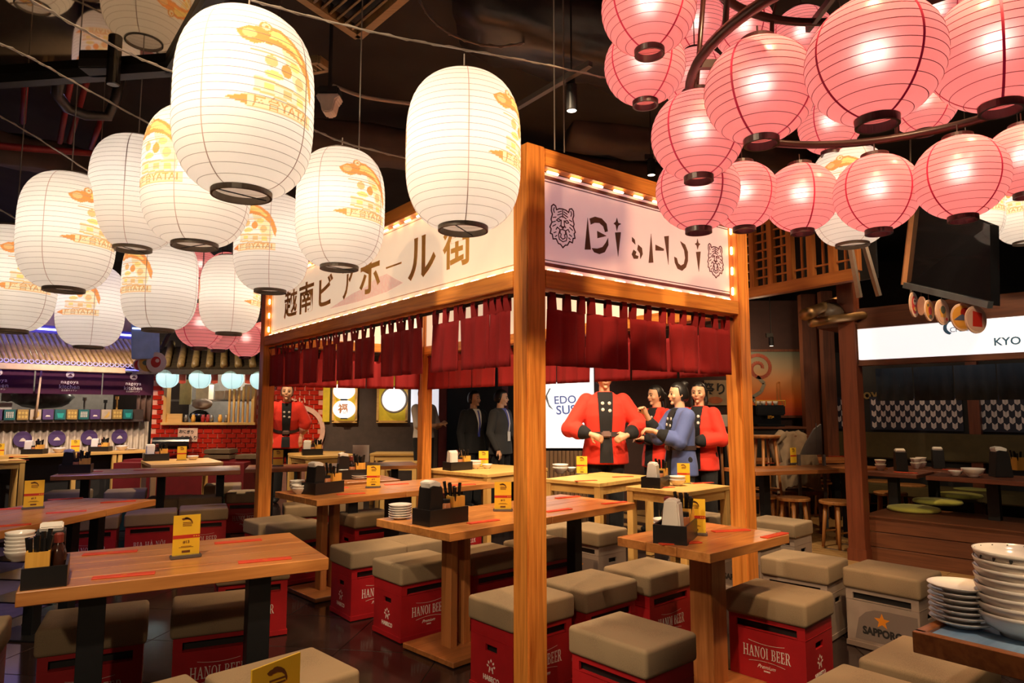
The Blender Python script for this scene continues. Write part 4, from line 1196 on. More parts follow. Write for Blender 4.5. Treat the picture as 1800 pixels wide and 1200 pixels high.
def stool(anchor, pt, ang, longax, kind, label, z=0.45, off=(0, 0)):
    """anchor: which corner of the cushion top the pixel (or world point) marks - N near, L left, R right, B back, C centre"""
    L, W = CL + 0.03, CW + 0.03
    p = at(pt[0], pt[1], z) if len(pt) == 2 else Vector(pt)
    a = ang if longax == 'u' else ang - 90
    # footprint in directions: r = towards right-back, l = towards left-back
    r, l = U(ang), U(ang + 90)
    dr, dl = (L, W) if longax == 'u' else (W, L)
    s = {'N': r * dr / 2 + l * dl / 2, 'L': r * dr / 2 - l * dl / 2, 'R': -r * dr / 2 + l * dl / 2, 'B': -r * dr / 2 - l * dl / 2, 'C': Vector((0, 0, 0))}[anchor]
    c = p + s + r * off[0] + l * off[1]
    key = kind
    if key not in STOOL_PROTO:
        STOOL_PROTO[key] = stool_proto(key); t_ = STOOL_PROTO[key]
    else:
        t_ = copy_tree(STOOL_PROTO[key])
    t_.location = (c.x, c.y, 0.008); t_.rotation_euler = (0, 0, math.radians(a))
    t_['label'] = label; t_['category'] = 'stool'; t_['group'] = 'beer crate stools with cushions'
    return c
# around the big front table
s1 = stool('N', (60, 1113), 27, 'u', 'hanoi', 'red crate stool under the near left side of the front plank table')
stool('C', tuple(s1 + U(27) * -0.56), 27, 'u', 'hanoi', 'red crate stool at the left edge beside the front plank table')
stool('N', (300, 1083), 25, 'u', 'hanoi', 'red crate stool under the front plank table beside its right steel leg')
stool('B', (550, 1137), 45, 'u', 'hanoi', 'taupe cushioned crate stool below the front table, behind the tilted yellow card')
stool('B', (330, 1184), 45, 'u', 'hanoi', 'crate stool almost out of view under the front table')
stool('R', (572, 1000), 27, 'u', 'hanoi', 'red crate stool behind the front table next to the stool row', off=(-0.15, 0.3))
stool('N', (218, 906), 25, 'u', 'bia', 'red crate stool reading BIA HA NOI behind the yellow card table')
stool('N', (108, 914), 25, 'u', 'hanoi', 'red crate stool partly hidden by the violet-lit joined table')
stool('N', (315, 898), 25, 'u', 'hanoi', 'red crate stool just behind the yellow menu card of the front table')
stool('N', (253, 879), 18, 'u', 'hanoi', 'crate stool in the second row behind the violet-lit joined table')
stool('N', (395, 868), 15, 'u', 'hanoi', 'red crate stool left of the left stall post')
stool('N', (312, 878), 18, 'u', 'hanoi', 'crate stool beside the black leg of the long violet-lit table')
stool('N', (75, 868), 20, 'u', 'green', 'green crate stool at the left end of the long violet-lit table')
stool('N', (182, 866), 25, 'u', 'green', 'green crate stool under the middle of the long violet-lit table')
stool('N', (358, 855), 20, 'u', 'green', 'green crate stool at the right end of the long violet-lit table')
# inside the stall and around its tables
stool('N', (455, 922), 42, 'u', 'hanoi', 'crate stool right behind the foot of the left stall post')
stool('N', (501, 931), 45, 'u', 'hanoi', 'crate stool beside the paired wooden columns of the joined table in the stall')
stool('N', (500, 892), 22, 'u', 'hanoi', 'crate stool behind the left post under the joined table end')
stool('N', (610, 912), 41, 'u', 'hanoi', 'crate stool under the joined table between its columns and black leg', off=(0.1, 0.05))
stool('N', (617, 973), 38, 'u', 'hanoi', 'red crate stool at the near end of the row before the stall')
stool('N', (705, 999), 41, 'u', 'hanoi', 'red crate stool reading HANOI BEER beside the base plate of the post table')
stool('N', (714, 959), 41, 'u', 'hanoi', 'crate stool behind the end one of the row, below the plate stack')
stool('N', (832, 983), 41, 'u', 'hanoi', 'crate stool behind the paired columns of the table crossing the post')
stool('L', (821, 1047), 41, 'u', 'hanoi', 'red crate stool standing directly behind the near post')
stool('N', (1030, 1043), 41, 'u', 'hanoi', 'red crate stool between the near post and the small table pedestal')
stool('N', (1142, 1016), 41, 'u', 'hanoi', 'red crate stool right behind the pedestal of the small table')
stool('N', (1135, 1148), 41, 'v', 'hanoi', 'nearest crate stool, right in front of the near post foot')
stool('R', (1018, 951), 41, 'u', 'hanoi', 'crate stool behind the near post next to the black steel leg')
stool('N', (1052, 938), 41, 'v', 'sapporo', 'grey crate stool under the small table beside the black steel leg')
stool('R', (1022, 921), 41, 'u', 'hanoi', 'crate stool under the far end of the table crossing the post')
stool('R', (1284, 905), 41, 'v', 'sapporo', 'crate stool behind the right stall post under the pine table', off=(0, 0.02))
stool('N', (840, 915), 45, 'u', 'hanoi', 'crate stool below the pine table behind the yellow card', off=(0.1, 0.5))
stool('N', (560, 905), 45, 'u', 'hanoi', 'crate stool deep under the joined table in the stall', off=(0.45, 0.62))
# right of the stall
stool('N', (1397, 924), 43, 'v', 'sapporo', 'grey crate stool farthest back right of the right stall post')
stool('R', (1376, 934), 43, 'v', 'sapporo', 'low-showing grey crate stool between the small table and the farthest grey one')
stool('N', (1455, 998), 45, 'v', 'sapporo', 'crate stool beside the right stall post behind the lettered grey crate')
stool('N', (1616, 1022), 40, 'v', 'sapporo', 'grey crate stool with orange star and black lettering')
stool('N', (1416, 1066), 44, 'v', 'hanoi', 'red crate stool with a half shaded cushion beside the small table')
stool('L', (1506, 1158), 40, 'u', 'sapporo', 'crate stool under the blue-topped table corner')
stool('B', (1480, 1166), 40, 'u', 'sapporo', 'crate stool cut by the bottom edge beside the red one')

# ================================================================== TABLES
def slab_top(t_, L, W, th, mat, boards, z=0.75):
    """plank top; boards are pieces of the top"""
    w = W / boards
    me = MB().box((0, 0, 0), (L, w - 0.0015, th)).mesh('board', mat, bevel=0.003, seg=1)
    for k in range(boards):
        obj('board', me, t_, (0, -W / 2 + w * (k + 0.5), z - th / 2))
def quad_frame(N, ang, L, W, longax='u', z=0.75):
    p = at(N[0], N[1], z); r, l = U(ang), U(ang + 90)
    dr, dl = (L, W) if longax == 'u' else (W, L)
    c = p + r * dr / 2 + l * dl / 2
    return (c.x, c.y, 0.008), math.radians(ang if longax == 'u' else ang - 90)
def steel_leg(t_, x, y=0, w=0.10, d=0.05, top=0.70, base=0.42):
    obj('leg', MB().box((0, 0, top / 2), (w, d, top)).mesh('leg', STEEL, bevel=0.002, seg=1), t_, (x, y, 0))
    obj('base_plate', MB().box((0, 0, 0.005), (base * 0.6, base, 0.010)).mesh('base_plate', STEEL), t_, (x, y, 0))
def wood_pedestal(t_, x, y, pair=True, top=0.71, plate=(0.42, 0.46), mat=BROWNWOOD):
    for s in ((-0.05, 0.05) if pair else (0,)):
        w = 0.052 if pair else 0.125
        obj('column', MB().box((0, 0, top / 2), (w if pair else 0.115, w * (1.7 if pair else 1), top)).mesh('column', CEDAR2, bevel=0.003, seg=1), t_, (x + s, y, 0))
    obj('base_plate', MB().box((0, 0, 0.018), (plate[0], plate[1], 0.030)).mesh('base_plate', mat, bevel=0.003, seg=1), t_, (x, y, 0))
CEDAR2 = wood('column_wood', (0.46, 0.17, 0.05), (0.25, 0.08, 0.02), 'z', 0.4)
# front plank table
loc, rz = quad_frame((27, 1046), 31, 1.11, 0.72)
T1 = thing('plank_table', 'big plank table with two black steel legs at the front', 'table', loc, rz)
slab_top(T1, 1.11, 0.72, 0.052, TABLEWOOD, 5)
steel_leg(T1, -0.32, -0.22, 0.09, 0.09); steel_leg(T1, 0.29, -0.22, 0.09, 0.09)
# violet-lit joined pair
p = at(188, 897, 0.75)
A = Vector((p.x, p.y, 0))
def table_at(name, label, A, ang, L, W, mat, boards, th=0.045):
    """A is the near corner; the table runs L along ang and W to the left-back"""
    c = A + U(ang) * L / 2 + U(ang + 90) * W / 2
    t_ = thing(name, label, 'table', (c.x, c.y, 0.008), math.radians(ang))
    slab_top(t_, L, W, th, mat, boards)
    return t_
T2 = table_at('plank_table', 'violet-lit table with the yellow card, left end of a joined pair', A - U(83) * 1.10, 83, 1.096, 0.70, TABLEWOOD, 5)
steel_leg(T2, 0.40, 0.0, 0.07, 0.07); steel_leg(T2, -0.4, 0.0, 0.07, 0.07)
T2b = table_at('plank_table', 'violet-lit short end table joined to the one with the yellow card', A, 83, 0.50, 0.70, TABLEWOOD, 5)
steel_leg(T2b, -0.12, 0.0, 0.07, 0.07); steel_leg(T2b, 0.12, 0.0, 0.07, 0.07)
A = at(88, 838, 0.75); A.z = 0
ang3 = 22
T3 = table_at('long_table', 'long narrow violet-lit table before the kitchen counter', A, ang3, 1.72, 0.70, TABLEWOOD, 5)
for x in (-0.62, 0.08, 0.66): steel_leg(T3, x, 0, 0.08, 0.08)
# joined table inside the stall
A = at(557, 881, 0.75); A.z = 0
T4 = table_at('plank_table', 'left table of the joined pair inside the stall, on paired wooden columns', A, 43, 0.76, 0.70, TABLEWOOD, 4)
wood_pedestal(T4, -0.10, 0.0)
T4b = table_at('plank_table', 'right table of the joined pair inside the stall, on a black leg', A + U(43) * 0.764, 43, 0.95, 0.70, TABLEWOOD, 4)
steel_leg(T4b, -0.38, 0.0, 0.09, 0.09); steel_leg(T4b, 0.3, 0.0, 0.09, 0.09)
A = at(791, 940, 0.75); A.z = 0
T5 = table_at('plank_table', 'table with plate stack running behind the near post, on paired columns', A, 45, 0.80, 0.68, TABLEWOOD, 4)
wood_pedestal(T5, -0.05, 0.02)
T5b = table_at('plank_table', 'table end right of the near post on a black steel leg', A + U(45) * 0.804, 45, 0.86, 0.68, TABLEWOOD, 4)
steel_leg(T5b, 0.12, -0.05, 0.075, 0.075)
# small table right of the near post
loc, rz = quad_frame((1248, 976), 41, 0.73, 0.54)
T6 = thing('square_table', 'small orange-brown square table with wooden pedestal between the two front posts', 'table', loc, rz)
slab_top(T6, 0.73, 0.54, 0.045, TABLEWOOD, 3)
obj('column', MB().box((0, 0, 0.35), (0.13, 0.13, 0.70)).mesh('column', CEDAR2, bevel=0.003), T6, (0.02, 0, 0))
obj('base_plate', MB().box((0, 0, 0.018), (0.44, 0.40, 0.03)).mesh('base_plate', BROWNWOOD, bevel=0.003), T6)

def pine_table(N, ang, L, W, label, longax='u', z=0.75, wp=None):
    if wp is None: loc, rz = quad_frame(N, ang, L, W, longax, z)
    else: loc, rz = (wp[0], wp[1], 0.0), math.radians(ang)
    t_ = thing('pine_table', label, 'table', loc, rz)
    obj('tabletop', MB().box((0, 0, z - 0.0175), (L, W, 0.035)).mesh('tabletop', PINE, bevel=0.003, seg=1), t_)
    ap = MB()
    for s in (-1, 1):
        ap.box((0, s * (W / 2 - 0.03), z - 0.07), (L - 0.12, 0.022, 0.07)); ap.box((s * (L / 2 - 0.03), 0, z - 0.07), (0.022, W - 0.12, 0.07))
    obj('apron', ap.mesh('apron', PINE), t_)
    lm = MB().box((0, 0, (z - 0.035) / 2), (0.06, 0.06, z - 0.035)).mesh('leg', PINEZ, bevel=0.003, seg=1)
    for sx in (-1, 1):
        for sy in (-1, 1): obj('leg', lm, t_, (sx * (L / 2 - 0.035), sy * (W / 2 - 0.035), 0))
    return t_
Y1 = pine_table((857, 835), 50, 1.0, 0.95, 'pine table just right of the rear stall post')
Y2 = pine_table((1054, 851), 48, 0.62, 0.92, 'pine table behind the near post before the man in red', 'v')
Y3 = pine_table((1205, 867), 43, 0.68, 0.58, 'pine table left of the right stall post below the woman in blue')
Y5 = pine_table((540, 804), 42, 0.80, 0.60, 'pine table the woman in red leans on')
Y4 = pine_table((265, 818), 35, 0.80, 0.9, 'pine table at the right end of the kitchen bar before the red tiles')
_p = at(46, 808, 0.75) + U(48) * -0.65 + U(138) * 0.2
YA = pine_table(None, 48, 1.3, 0.40, 'pine table at the left edge before the kitchen bar', wp=(_p.x, _p.y))
YB = pine_table(None, 0, 0.75, 0.5, 'small pine side table below the yellow niche with two lanterns', wp=(-3.0, 10.6))
YC = pine_table(None, 0, 0.8, 0.5, 'small pine side table below the round white lamp', wp=(-1.72, 10.5))
YD = pine_table(None, 0, 0.5, 0.4, 'low pine bench table beside the man in white shirt', wp=(-1.55, 9.6), z=0.68)
# brown tables farther back
A = at(430, 826, 0.75); A.z = 0
T7 = table_at('long_table', 'brown table behind the left stall post with the standing white menu', A, 17, 1.9, 0.6, BROWNWOOD, 3, 0.04)
for x in (-0.7, 0.7): steel_leg(T7, x, 0, 0.08, 0.08)
A = at(560, 852, 0.75); A.z = 0
T8 = table_at('plank_table', 'brown table carrying bowls and plates behind the joined table', A, 30, 0.75, 0.5, BROWNWOOD, 3, 0.04)
steel_leg(T8, 0, 0, 0.09, 0.09)
# ================================================================== THINGS ON THE TABLES
def on(t_, x, y, z=0.758):
    """world point on a table top, x y in the table's own frame"""
    M = Matrix.Translation(t_.location) @ Matrix.Rotation(t_.rotation_euler.z, 4, 'Z')
    q = M @ Vector((x, y, 0))
    return Vector((q.x, q.y, z))
TRAY = flat('tray_black', (0.014, 0.012, 0.012), 0.35)
def open_box(L, W, H, t_=0.008):
    mb = MB().box((0, 0, t_ / 2), (L, W, t_))
    for s in (-1, 1):
        mb.box((s * (L / 2 - t_ / 2), 0, H / 2 + t_ / 2), (t_, W, H - t_)); mb.box((0, s * (W / 2 - t_ / 2), H / 2 + t_ / 2), (L - 2 * t_, t_, H - t_))
    return mb
TRAY_ME = open_box(0.215, 0.125, 0.068).mesh('tray', TRAY, fix=False)
CUP_ME = open_box(0.066, 0.066, 0.105, 0.006).mesh('cup', BAMBOO, fix=False)
def sticks():
    rnd = random.Random(3); mb = MB()
    for k in range(9):
        x, y = rnd.uniform(-.02, .02), rnd.uniform(-.02, .02)
        mb.tube([(x, y, 0.01), (x * 1.5 + rnd.uniform(-.012, .012) - 0.008, y * 1.5 + rnd.uniform(-.012, .012), rnd.uniform(0.13, 0.165))], [0.004, 0.0075], 7)
    return mb.mesh('chopsticks', BLACKG)
STICK_ME = sticks()
STAND_ME = MB().prism([(-0.05, 0), (0.05, 0), (0.035, 0.15), (0.02, 0.158), (-0.03, 0.150)], -0.042, 0.042, Matrix.Rotation(PI / 2, 4, 'X')).mesh('holder', TRAY, bevel=0.003)
NAP_ME = MB().prism([(-0.020, 0.140), (0.030, 0.140), (0.040, 0.172), (0.005, 0.180), (-0.030, 0.166)], -0.034, 0.034, Matrix.Rotation(PI / 2, 4, 'X')).mesh('napkin_stack', NAPKIN, bevel=0.004)
WNAP_ME = MB().prism([(-0.04, 0.0), (0.04, 0.0), (0.03, 0.14), (0.012, 0.152), (-0.022, 0.15)], -0.038, 0.038, Matrix.Rotation(PI / 2, 4, 'X')).mesh('box', NAPKIN, bevel=0.006)
SLOT_ME = MB().box((0.034, 0, 0.028), (0.014, 0.056, 0.020)).mesh('slot', BLACK)
BOTTLE_ME = MB().lathe([(0.0, 0), (0.024, 0.001), (0.025, 0.01), (0.025, 0.085), (0.018, 0.105), (0.012, 0.115), (0.012, 0.14), (0.0, 0.142)], 16).mesh('body', flat('soy_glass', (0.035, 0.012, 0.008), 0.15), smooth=True)
CAPB_ME = MB().lathe([(0.0, 0.118), (0.015, 0.118), (0.015, 0.145), (0.010, 0.150), (0.0, 0.150)], 14).mesh('cap', flat('bottle_cap', (0.20, 0.03, 0.02), 0.4), smooth=False)
JAR_ME = MB().lathe([(0.0, 0), (0.022, 0.001), (0.024, 0.02), (0.023, 0.075), (0.019, 0.082), (0.0, 0.082)], 16).mesh('jar', flat('spice_jar', (0.46, 0.17, 0.07), 0.2), smooth=True)
LID_ME = MB().lathe([(0.0, 0.08), (0.021, 0.08), (0.021, 0.095), (0.0, 0.096)], 14).mesh('lid', STEEL)
def tray_set(t_, x, y, rot, where, menu=True, bottle=True, napside='front', scale=1.3):
    p = on(t_, x, y); rz = t_.rotation_euler.z + math.radians(rot)
    g = 'condiment sets'
    def put(dx, dy, dz, name, label, cat, r=0.0):
        d = Matrix.Rotation(rz, 3, 'Z') @ Vector((dx, dy, 0)) * scale
        o = thing(name, label, cat, (p.x + d.x, p.y + d.y, p.z + dz * scale), rz + r, g)
        o.scale = (scale,) * 3
        return o
    o = put(0, 0, 0, 'condiment_tray', f'black condiment tray {where}', 'tray'); obj('tray', TRAY_ME, o)
    o = put(0.06, -0.022, 0.009, 'chopstick_cup', f'bamboo chopstick cup {where}', 'cup'); obj('cup', CUP_ME, o); obj('chopsticks', STICK_ME, o, (0, 0, 0.007))
    if menu:
        o = put(-0.05, 0.005, 0.009, 'menu_holder', f'black napkin wedge {where}', 'holder', PI); obj('holder', STAND_ME, o); obj('napkin_stack', NAP_ME, o)
    else:
        o = put(-0.055, 0.0, 0.009, 'napkin_dispenser', f'white napkin box {where}', 'napkin box', -PI / 2 if napside == 'front' else 0); obj('box', WNAP_ME, o); obj('slot', SLOT_ME, o)
    if bottle:
        o = put(0.008, 0.03, 0.009, 'sauce_bottle', f'dark sauce bottle {where}', 'bottle'); obj('body', BOTTLE_ME, o); obj('cap', CAPB_ME, o)
        o = put(0.002, -0.03, 0.009, 'spice_jar', f'spice jar {where}', 'jar'); obj('jar', JAR_ME, o); obj('lid', LID_ME, o)
CARD_ME = MB().box((0, 0, 0.07), (0.078, 0.003, 0.125)).mesh('card', YELLOW)
FOOT_ME = MB().box((0, 0.0, 0.005), (0.09, 0.035, 0.010)).mesh('foot', flat('card_foot', (0.12, 0.10, 0.09), 0.25), bevel=0.002)
BAND_ME = MB().box((0, -0.0018, 0.066), (0.078, 0.0006, 0.011)).mesh('printed_band', REDINK)
def card_print():
    mb = MB()
    M = Matrix.Translation((0, -0.0016, 0)) @ Matrix.Rotation(PI / 2, 4, 'X')
    S = lambda pts, ox, oy: [(x * 0.12 + ox, y * 0.12 + oy) for x, y in pts]
    for c, poly in PRINT[2:5]: mb.prism(S(poly, 0, 0.108), 0, 0.0006, M)
    for k in range(3): mb.prism([(-0.012, 0.109 - k * 0.005), (0.014, 0.108 - k * 0.005), (0.014, 0.110 - k * 0.005), (-0.012, 0.111 - k * 0.005)], 0, 0.0006, M)
    return mb.mesh('printed_emblem', BROWNINK)
EMB_ME = card_print()
TXT_ME = text_mesh('#13', 0.012, 0.0004, 0.0003, mat=BROWNINK)
BAR_ME = MB().add([], []).box((0, -0.0018, 0.020), (0.024, 0.0006, 0.007)).box((0, -0.0018, 0.033), (0.042, 0.0006, 0.0012)).box((0, -0.0018, 0.036), (0.03, 0.0006, 0.0012)).mesh('printed_lines', BROWNINK)
DOT_ME = MB().box((0.022, -0.0023, 0.066), (0.004, 0.0006, 0.003)).box((0.029, -0.0023, 0.066), (0.004, 0.0006, 0.003)).box((0.036, -0.0023, 0.066), (0.003, 0.0006, 0.003)).mesh('printed_dots', YELLOW)
def menu_card(p, rz, label, tilt=0.0, scale=1.0, small=False):
    scale *= 1.38
    o = thing('menu_card', label, 'menu card', p, rz, 'yellow table cards')
    o.scale = (scale,) * 3
    if tilt: o.rotation_euler = (tilt, 0, rz)
    obj('card', CARD_ME, o); obj('foot', FOOT_ME, o); obj('printed_band', BAND_ME, o); obj('printed_emblem', EMB_ME, o)
    if not small:
        obj('lettering', TXT_ME, o, (0, -0.0016, 0.049), (PI / 2, 0, 0)); obj('printed_lines', BAR_ME, o); obj('printed_dots', DOT_ME, o)
    return o
SLEEVE_ME = MB().box((0, 0, 0.0025), (0.215, 0.044, 0.005)).mesh('sleeve', REDSLEEVE, bevel=0.0015, seg=1)
SLM_ME = MB().prism(ell(0, 0, 0.012, 0.005, 12), 0.0052, 0.0056).mesh('printed_mark', ORANGEINK)
def sleeve(t_, px, py, rot, label, w=1.0):
    p = at(px, py, 0.758)
    o = thing('chopstick_sleeve', label, 'chopstick sleeve', p, math.radians(rot), 'red chopstick sleeves on the tables')
    o.scale = (w, 1, 1)
    obj('sleeve', SLEEVE_ME, o); obj('printed_mark', SLM_ME, o)
def face_cam(p): return -math.atan2(p.x, p.y)
def card_px(px, py, label, rot=0.0, z=0.758, scale=1.0, small=False):
    p = at(px, py, z)
    return menu_card(p, face_cam(p) + math.radians(rot), label, 0, scale, small)
# bowls and plates
BOWL_ME = MB().lathe([(0.0, 0.004), (0.022, 0.004), (0.024, 0.0), (0.028, 0.0), (0.028, 0.006), (0.045, 0.018), (0.056, 0.040), (0.0585, 0.048), (0.056, 0.048), (0.053, 0.040), (0.042, 0.020), (0.02, 0.011), (0.0, 0.010)], 28).mesh('bowl', PORCELAIN, smooth=True)
PLATE_ME = MB().lathe([(0.0, 0.004), (0.03, 0.004), (0.032, 0.0), (0.036, 0.0), (0.037, 0.005), (0.058, 0.010), (0.066, 0.016), (0.064, 0.017), (0.055, 0.013), (0.034, 0.009), (0.0, 0.008)], 28).mesh('plate', PORCELAIN, smooth=True)
def stack(p, n, dz, me, name, label, cat, group, scale=1.0, top=None):
    ords = ('bottom', 'second', 'third', 'fourth', 'fifth', 'sixth', 'seventh', 'eighth')
    for k in range(n):
        o = obj(name, me, None, (p.x + random.uniform(-.001, .001), p.y + random.uniform(-.001, .001), p.z + k * dz * scale))
        o.scale = (scale,) * 3
        tag(o, top if (top and k == n - 1) else (label if n == 1 else label + (', the upper one' if n == 2 and k else ', the lower one' if n == 2 else ', bottom one' if not k else f', {ords[k]} from the bottom')), cat, group)
    return p.z + n * dz * scale

# front plank table
tray_set(T1, -0.475, -0.22, -90, 'on the front plank table', scale=1.12)
stack(at(33, 985, 0.758), 6, 0.016, BOWL_ME, 'small_bowl', 'white bowl in the stack on the front table', 'bowl', 'bowls stacked on the front table', 0.95, 'topmost white bowl of the stack at the left end of the front table')
card_px(326, 980, 'yellow menu card standing in the middle of the front plank table', 8)
for (px, py, r, lb) in ((194, 972, 24, 'red chopstick sleeve on the far side of the front table near the tray'), (218, 1012, 24, 'red chopstick sleeve on the near side of the front table'), (419, 952, 27, 'red chopstick sleeve at the far right of the front table'), (466, 985, 26, 'red chopstick sleeve at the near right of the front table')):
    sleeve(T1, px, py, r, lb)
card_px(58, 894, 'yellow menu card on the violet-lit table at the left')
for (px, py, r, lb) in ((115, 877, 30, 'red sleeve on the far side of the violet-lit joined table'), (117, 900, 30, 'red sleeve right of the card on the violet-lit table'), (208, 882, 28, 'red sleeve on the far end of the violet-lit table'), (8, 895, 30, 'red sleeve at the left edge behind the violet-lit card'), (14, 924, 30, 'red sleeve at the left edge before the violet-lit card')):
    sleeve(T2, px, py, r, lb)
# long violet-lit table
tray_set(T3, -0.70, -0.05, 0, 'on the long violet-lit table')
for (px, py, r, lb) in ((160, 829, 15, 'red sleeve near the tray of the long violet-lit table'), (255, 826, 15, 'red sleeve in the middle of the long violet-lit table')):
    sleeve(T3, px, py, r, lb)
# joined table inside the stall
tray_set(T4, -0.14, 0.02, 12, 'on the joined table in the stall')
stack(on(T4, -0.25, 0.24), 3, 0.02, BOWL_ME, 'small_bowl', 'white bowl beside the tray on the joined stall table', 'bowl', 'bowls on the joined table in the stall')
stack(on(T4, -0.30, 0.10), 2, 0.02, BOWL_ME, 'small_bowl', 'white bowl at the left corner of the joined stall table', 'bowl', 'bowls on the joined table in the stall')
card_px(656, 857, 'yellow menu card on the joined table in the stall')
for (px, py, r, lb) in ((617, 868, 25, 'red sleeve before the tray on the joined table in the stall'), (697, 851, 30, 'red sleeve right of the card on the joined table in the stall'), (815, 852, 20, 'red sleeve at the far end of the joined table in the stall'), (590, 858, 30, 'red sleeve behind the tray on the joined table in the stall')):
    sleeve(T4, px, py, r, lb)
# table crossing the post
tray_set(T5, -0.22, -0.04, 0, 'on the table behind the near post')
stack(on(T5, -0.30, 0.24), 6, 0.013, PLATE_ME, 'small_plate', 'white plate in the stack on the table behind the near post', 'plate', 'plates stacked behind the near post', 1.05, 'topmost plate of the stack on the table behind the near post')
card_px(884, 898, 'yellow menu card on the table left of the near post')
for (px, py, r, lb) in ((850, 917, 40, 'red sleeve left of the near post'), (982, 897, 40, 'red sleeve right of the near post'), (998, 874, 35, 'red sleeve at the far side of the table end right of the post'), (1080, 884, 35, 'pale red sleeve at the tip of the table end right of the post')):
    sleeve(T5, px, py, r, lb)
# small square table
tray_set(T6, -0.20, 0.03, 24, 'on the small square table', menu=False)
stack(on(T6, 0.03, 0.19), 1, 0.02, BOWL_ME, 'small_bowl', 'white bowl behind the yellow card on the small square table', 'bowl', None)
stack(on(T6, -0.05, 0.21), 2, 0.018, BOWL_ME, 'small_bowl', 'white bowl behind the tray of the small square table', 'bowl', 'bowls behind the tray of the small table')
card_px(1222, 940, 'yellow menu card on the small square table')
for (px, py, r, lb) in ((1196, 955, 15, 'red sleeve at the near side of the small square table'), (1285, 933, 15, 'red sleeve at the back of the small square table'), (1362, 941, 40, 'red sleeve at the right corner of the small square table')):
    sleeve(T6, px, py, r, lb)
# pine tables
tray_set(Y1, -0.32, 0.12, -10, 'on the pine table by the rear post', menu=False)
stack(on(Y1, -0.1, 0.08), 2, 0.02, BOWL_ME, 'small_bowl', 'white bowl on the pine table by the rear post', 'bowl', 'bowls on the pine table by the rear post', 1.3)
stack(on(Y1, 0.02, 0.0), 1, 0.02, BOWL_ME, 'small_bowl', 'smaller white bowl right of the pair on the pine table by the rear post', 'bowl', None)
card_px(850, 821, 'yellow menu card on the pine table by the rear post', z=0.75)
card_px(1023, 834, 'yellow menu card on the pine table before the man in red', z=0.75)
stack(at(985, 832, 0.752), 2, 0.02, BOWL_ME, 'small_bowl', 'white bowl right of the near post on the pine table', 'bowl', 'bowls on the pine table right of the near post', 1.4)
stack(at(1003, 829, 0.752), 1, 0.02, BOWL_ME, 'small_bowl', 'small white bowl beside the card before the man in red', 'bowl', None, 1.0)
sleeve(Y2, 1030, 845, 20, 'red sleeve on the pine table before the man in red'); sleeve(Y2, 1095, 838, 20, 'red sleeve at the right edge of the pine table before the man in red')
tray_set(Y3, -0.18, 0.10, 18, 'on the pine table below the woman in blue', menu=False)
stack(on(Y3, 0.02, 0.02), 2, 0.02, BOWL_ME, 'small_bowl', 'white bowl beside the tray below the woman in blue', 'bowl', 'bowls below the woman in blue', 1.2)
card_px(1202, 851, 'yellow menu card on the pine table below the woman in blue', z=0.75)
sleeve(Y3, 1165, 857, 20, 'red sleeve on the pine table below the woman in blue'); sleeve(Y3, 1235, 849, 20, 'red sleeve right of the card below the woman in blue')
tray_set(Y5, -0.16, 0.05, -20, 'on the pine table the woman in red leans on', menu=False)
card_px(549, 797, 'yellow menu card on the pine table the woman in red leans on', z=0.75, small=True)
menu_card(on(T7, -0.62, 0.0, 0.76), 0.2, 'yellow menu card on the brown table behind the left stall post', 0, 1.0, True)
menu_card(on(YB, -0.12, -0.05, 0.752), 0.2, 'yellow menu card on the small side table under the yellow niche', 0, 1.0, True)
o = obj('white_menu', MB().box((0, 0, 0.105), (0.20, 0.006, 0.21)).mesh('menu', NAPKIN), None, at(634, 812, 0.755), (0, 0, 0.1)); tag(o, 'white menu sheet standing on the brown table', 'menu')
tray_set(T8, 0.0, 0.06, -5, 'on the brown table behind the joined table')
stack(at(600, 842, 0.755), 2, 0.02, BOWL_ME, 'small_bowl', 'white bowl on the brown table right of the tray', 'bowl', 'bowls on the brown table', 1.4)
stack(at(632, 842, 0.755), 2, 0.014, PLATE_ME, 'small_plate', 'white plate on the brown table right of the bowls', 'plate', 'plates on the brown table', 1.3)
# tilted card at the very front
p = Vector((-0.88, 2.10, 0.75))
cp = at(486, 1172, 0.93)
NEAR = thing('plank_table', 'table just out of view below the bottom edge', 'table', (cp.x - 0.06, cp.y - 0.12, 0.008), math.radians(31))
slab_top(NEAR, 0.62, 0.5, 0.045, TABLEWOOD, 4); steel_leg(NEAR, 0.0, 0.0)
menu_card((cp.x, cp.y, 0.758), math.radians(58), 'yellow menu card tip poking in at the bottom edge')
# blue slatted table at the right corner
BLUETOP = wood('blue_board', (0.26, 0.42, 0.62), (0.17, 0.31, 0.50), 'x', 0.4)
A = at(1616, 1112, 0.75); A.z = 0
BT = thing('blue_table', 'blue boarded table with brown edge at the bottom right corner', 'table', tuple(A + U(38) * 0.55 + U(-52) * 0.34) [:2] + (0.008,), math.radians(38))
for k in range(7):
    obj('board', MB().box((0, 0, 0), (0.15, 0.64, 0.014)).mesh('board', BLUETOP, bevel=0.002, seg=1), BT, (-0.47 + k * 0.157, 0, 0.735))
obj('edge_board', MB().box((0, 0.335, 0.72), (1.12, 0.03, 0.06)).box((0, -0.335, 0.72), (1.12, 0.03, 0.06)).box((-0.56, 0, 0.72), (0.03, 0.70, 0.06)).box((0.56, 0, 0.72), (0.03, 0.70, 0.06)).box((0, 0, 0.715), (1.1, 0.66, 0.02)).mesh('edge', BROWNWOOD, bevel=0.002, seg=1), BT)
for sx in (-0.4, 0.4): steel_leg(BT, sx, 0, 0.08, 0.08, 0.70)
stack(at(1692, 1098, 0.752), 7, 0.0125, PLATE_ME, 'small_plate', 'white dish in the shorter stack on the blue table', 'dish', 'dishes in the shorter stack on the blue table', 1.33, 'topmost dish of the shorter stack on the blue table')
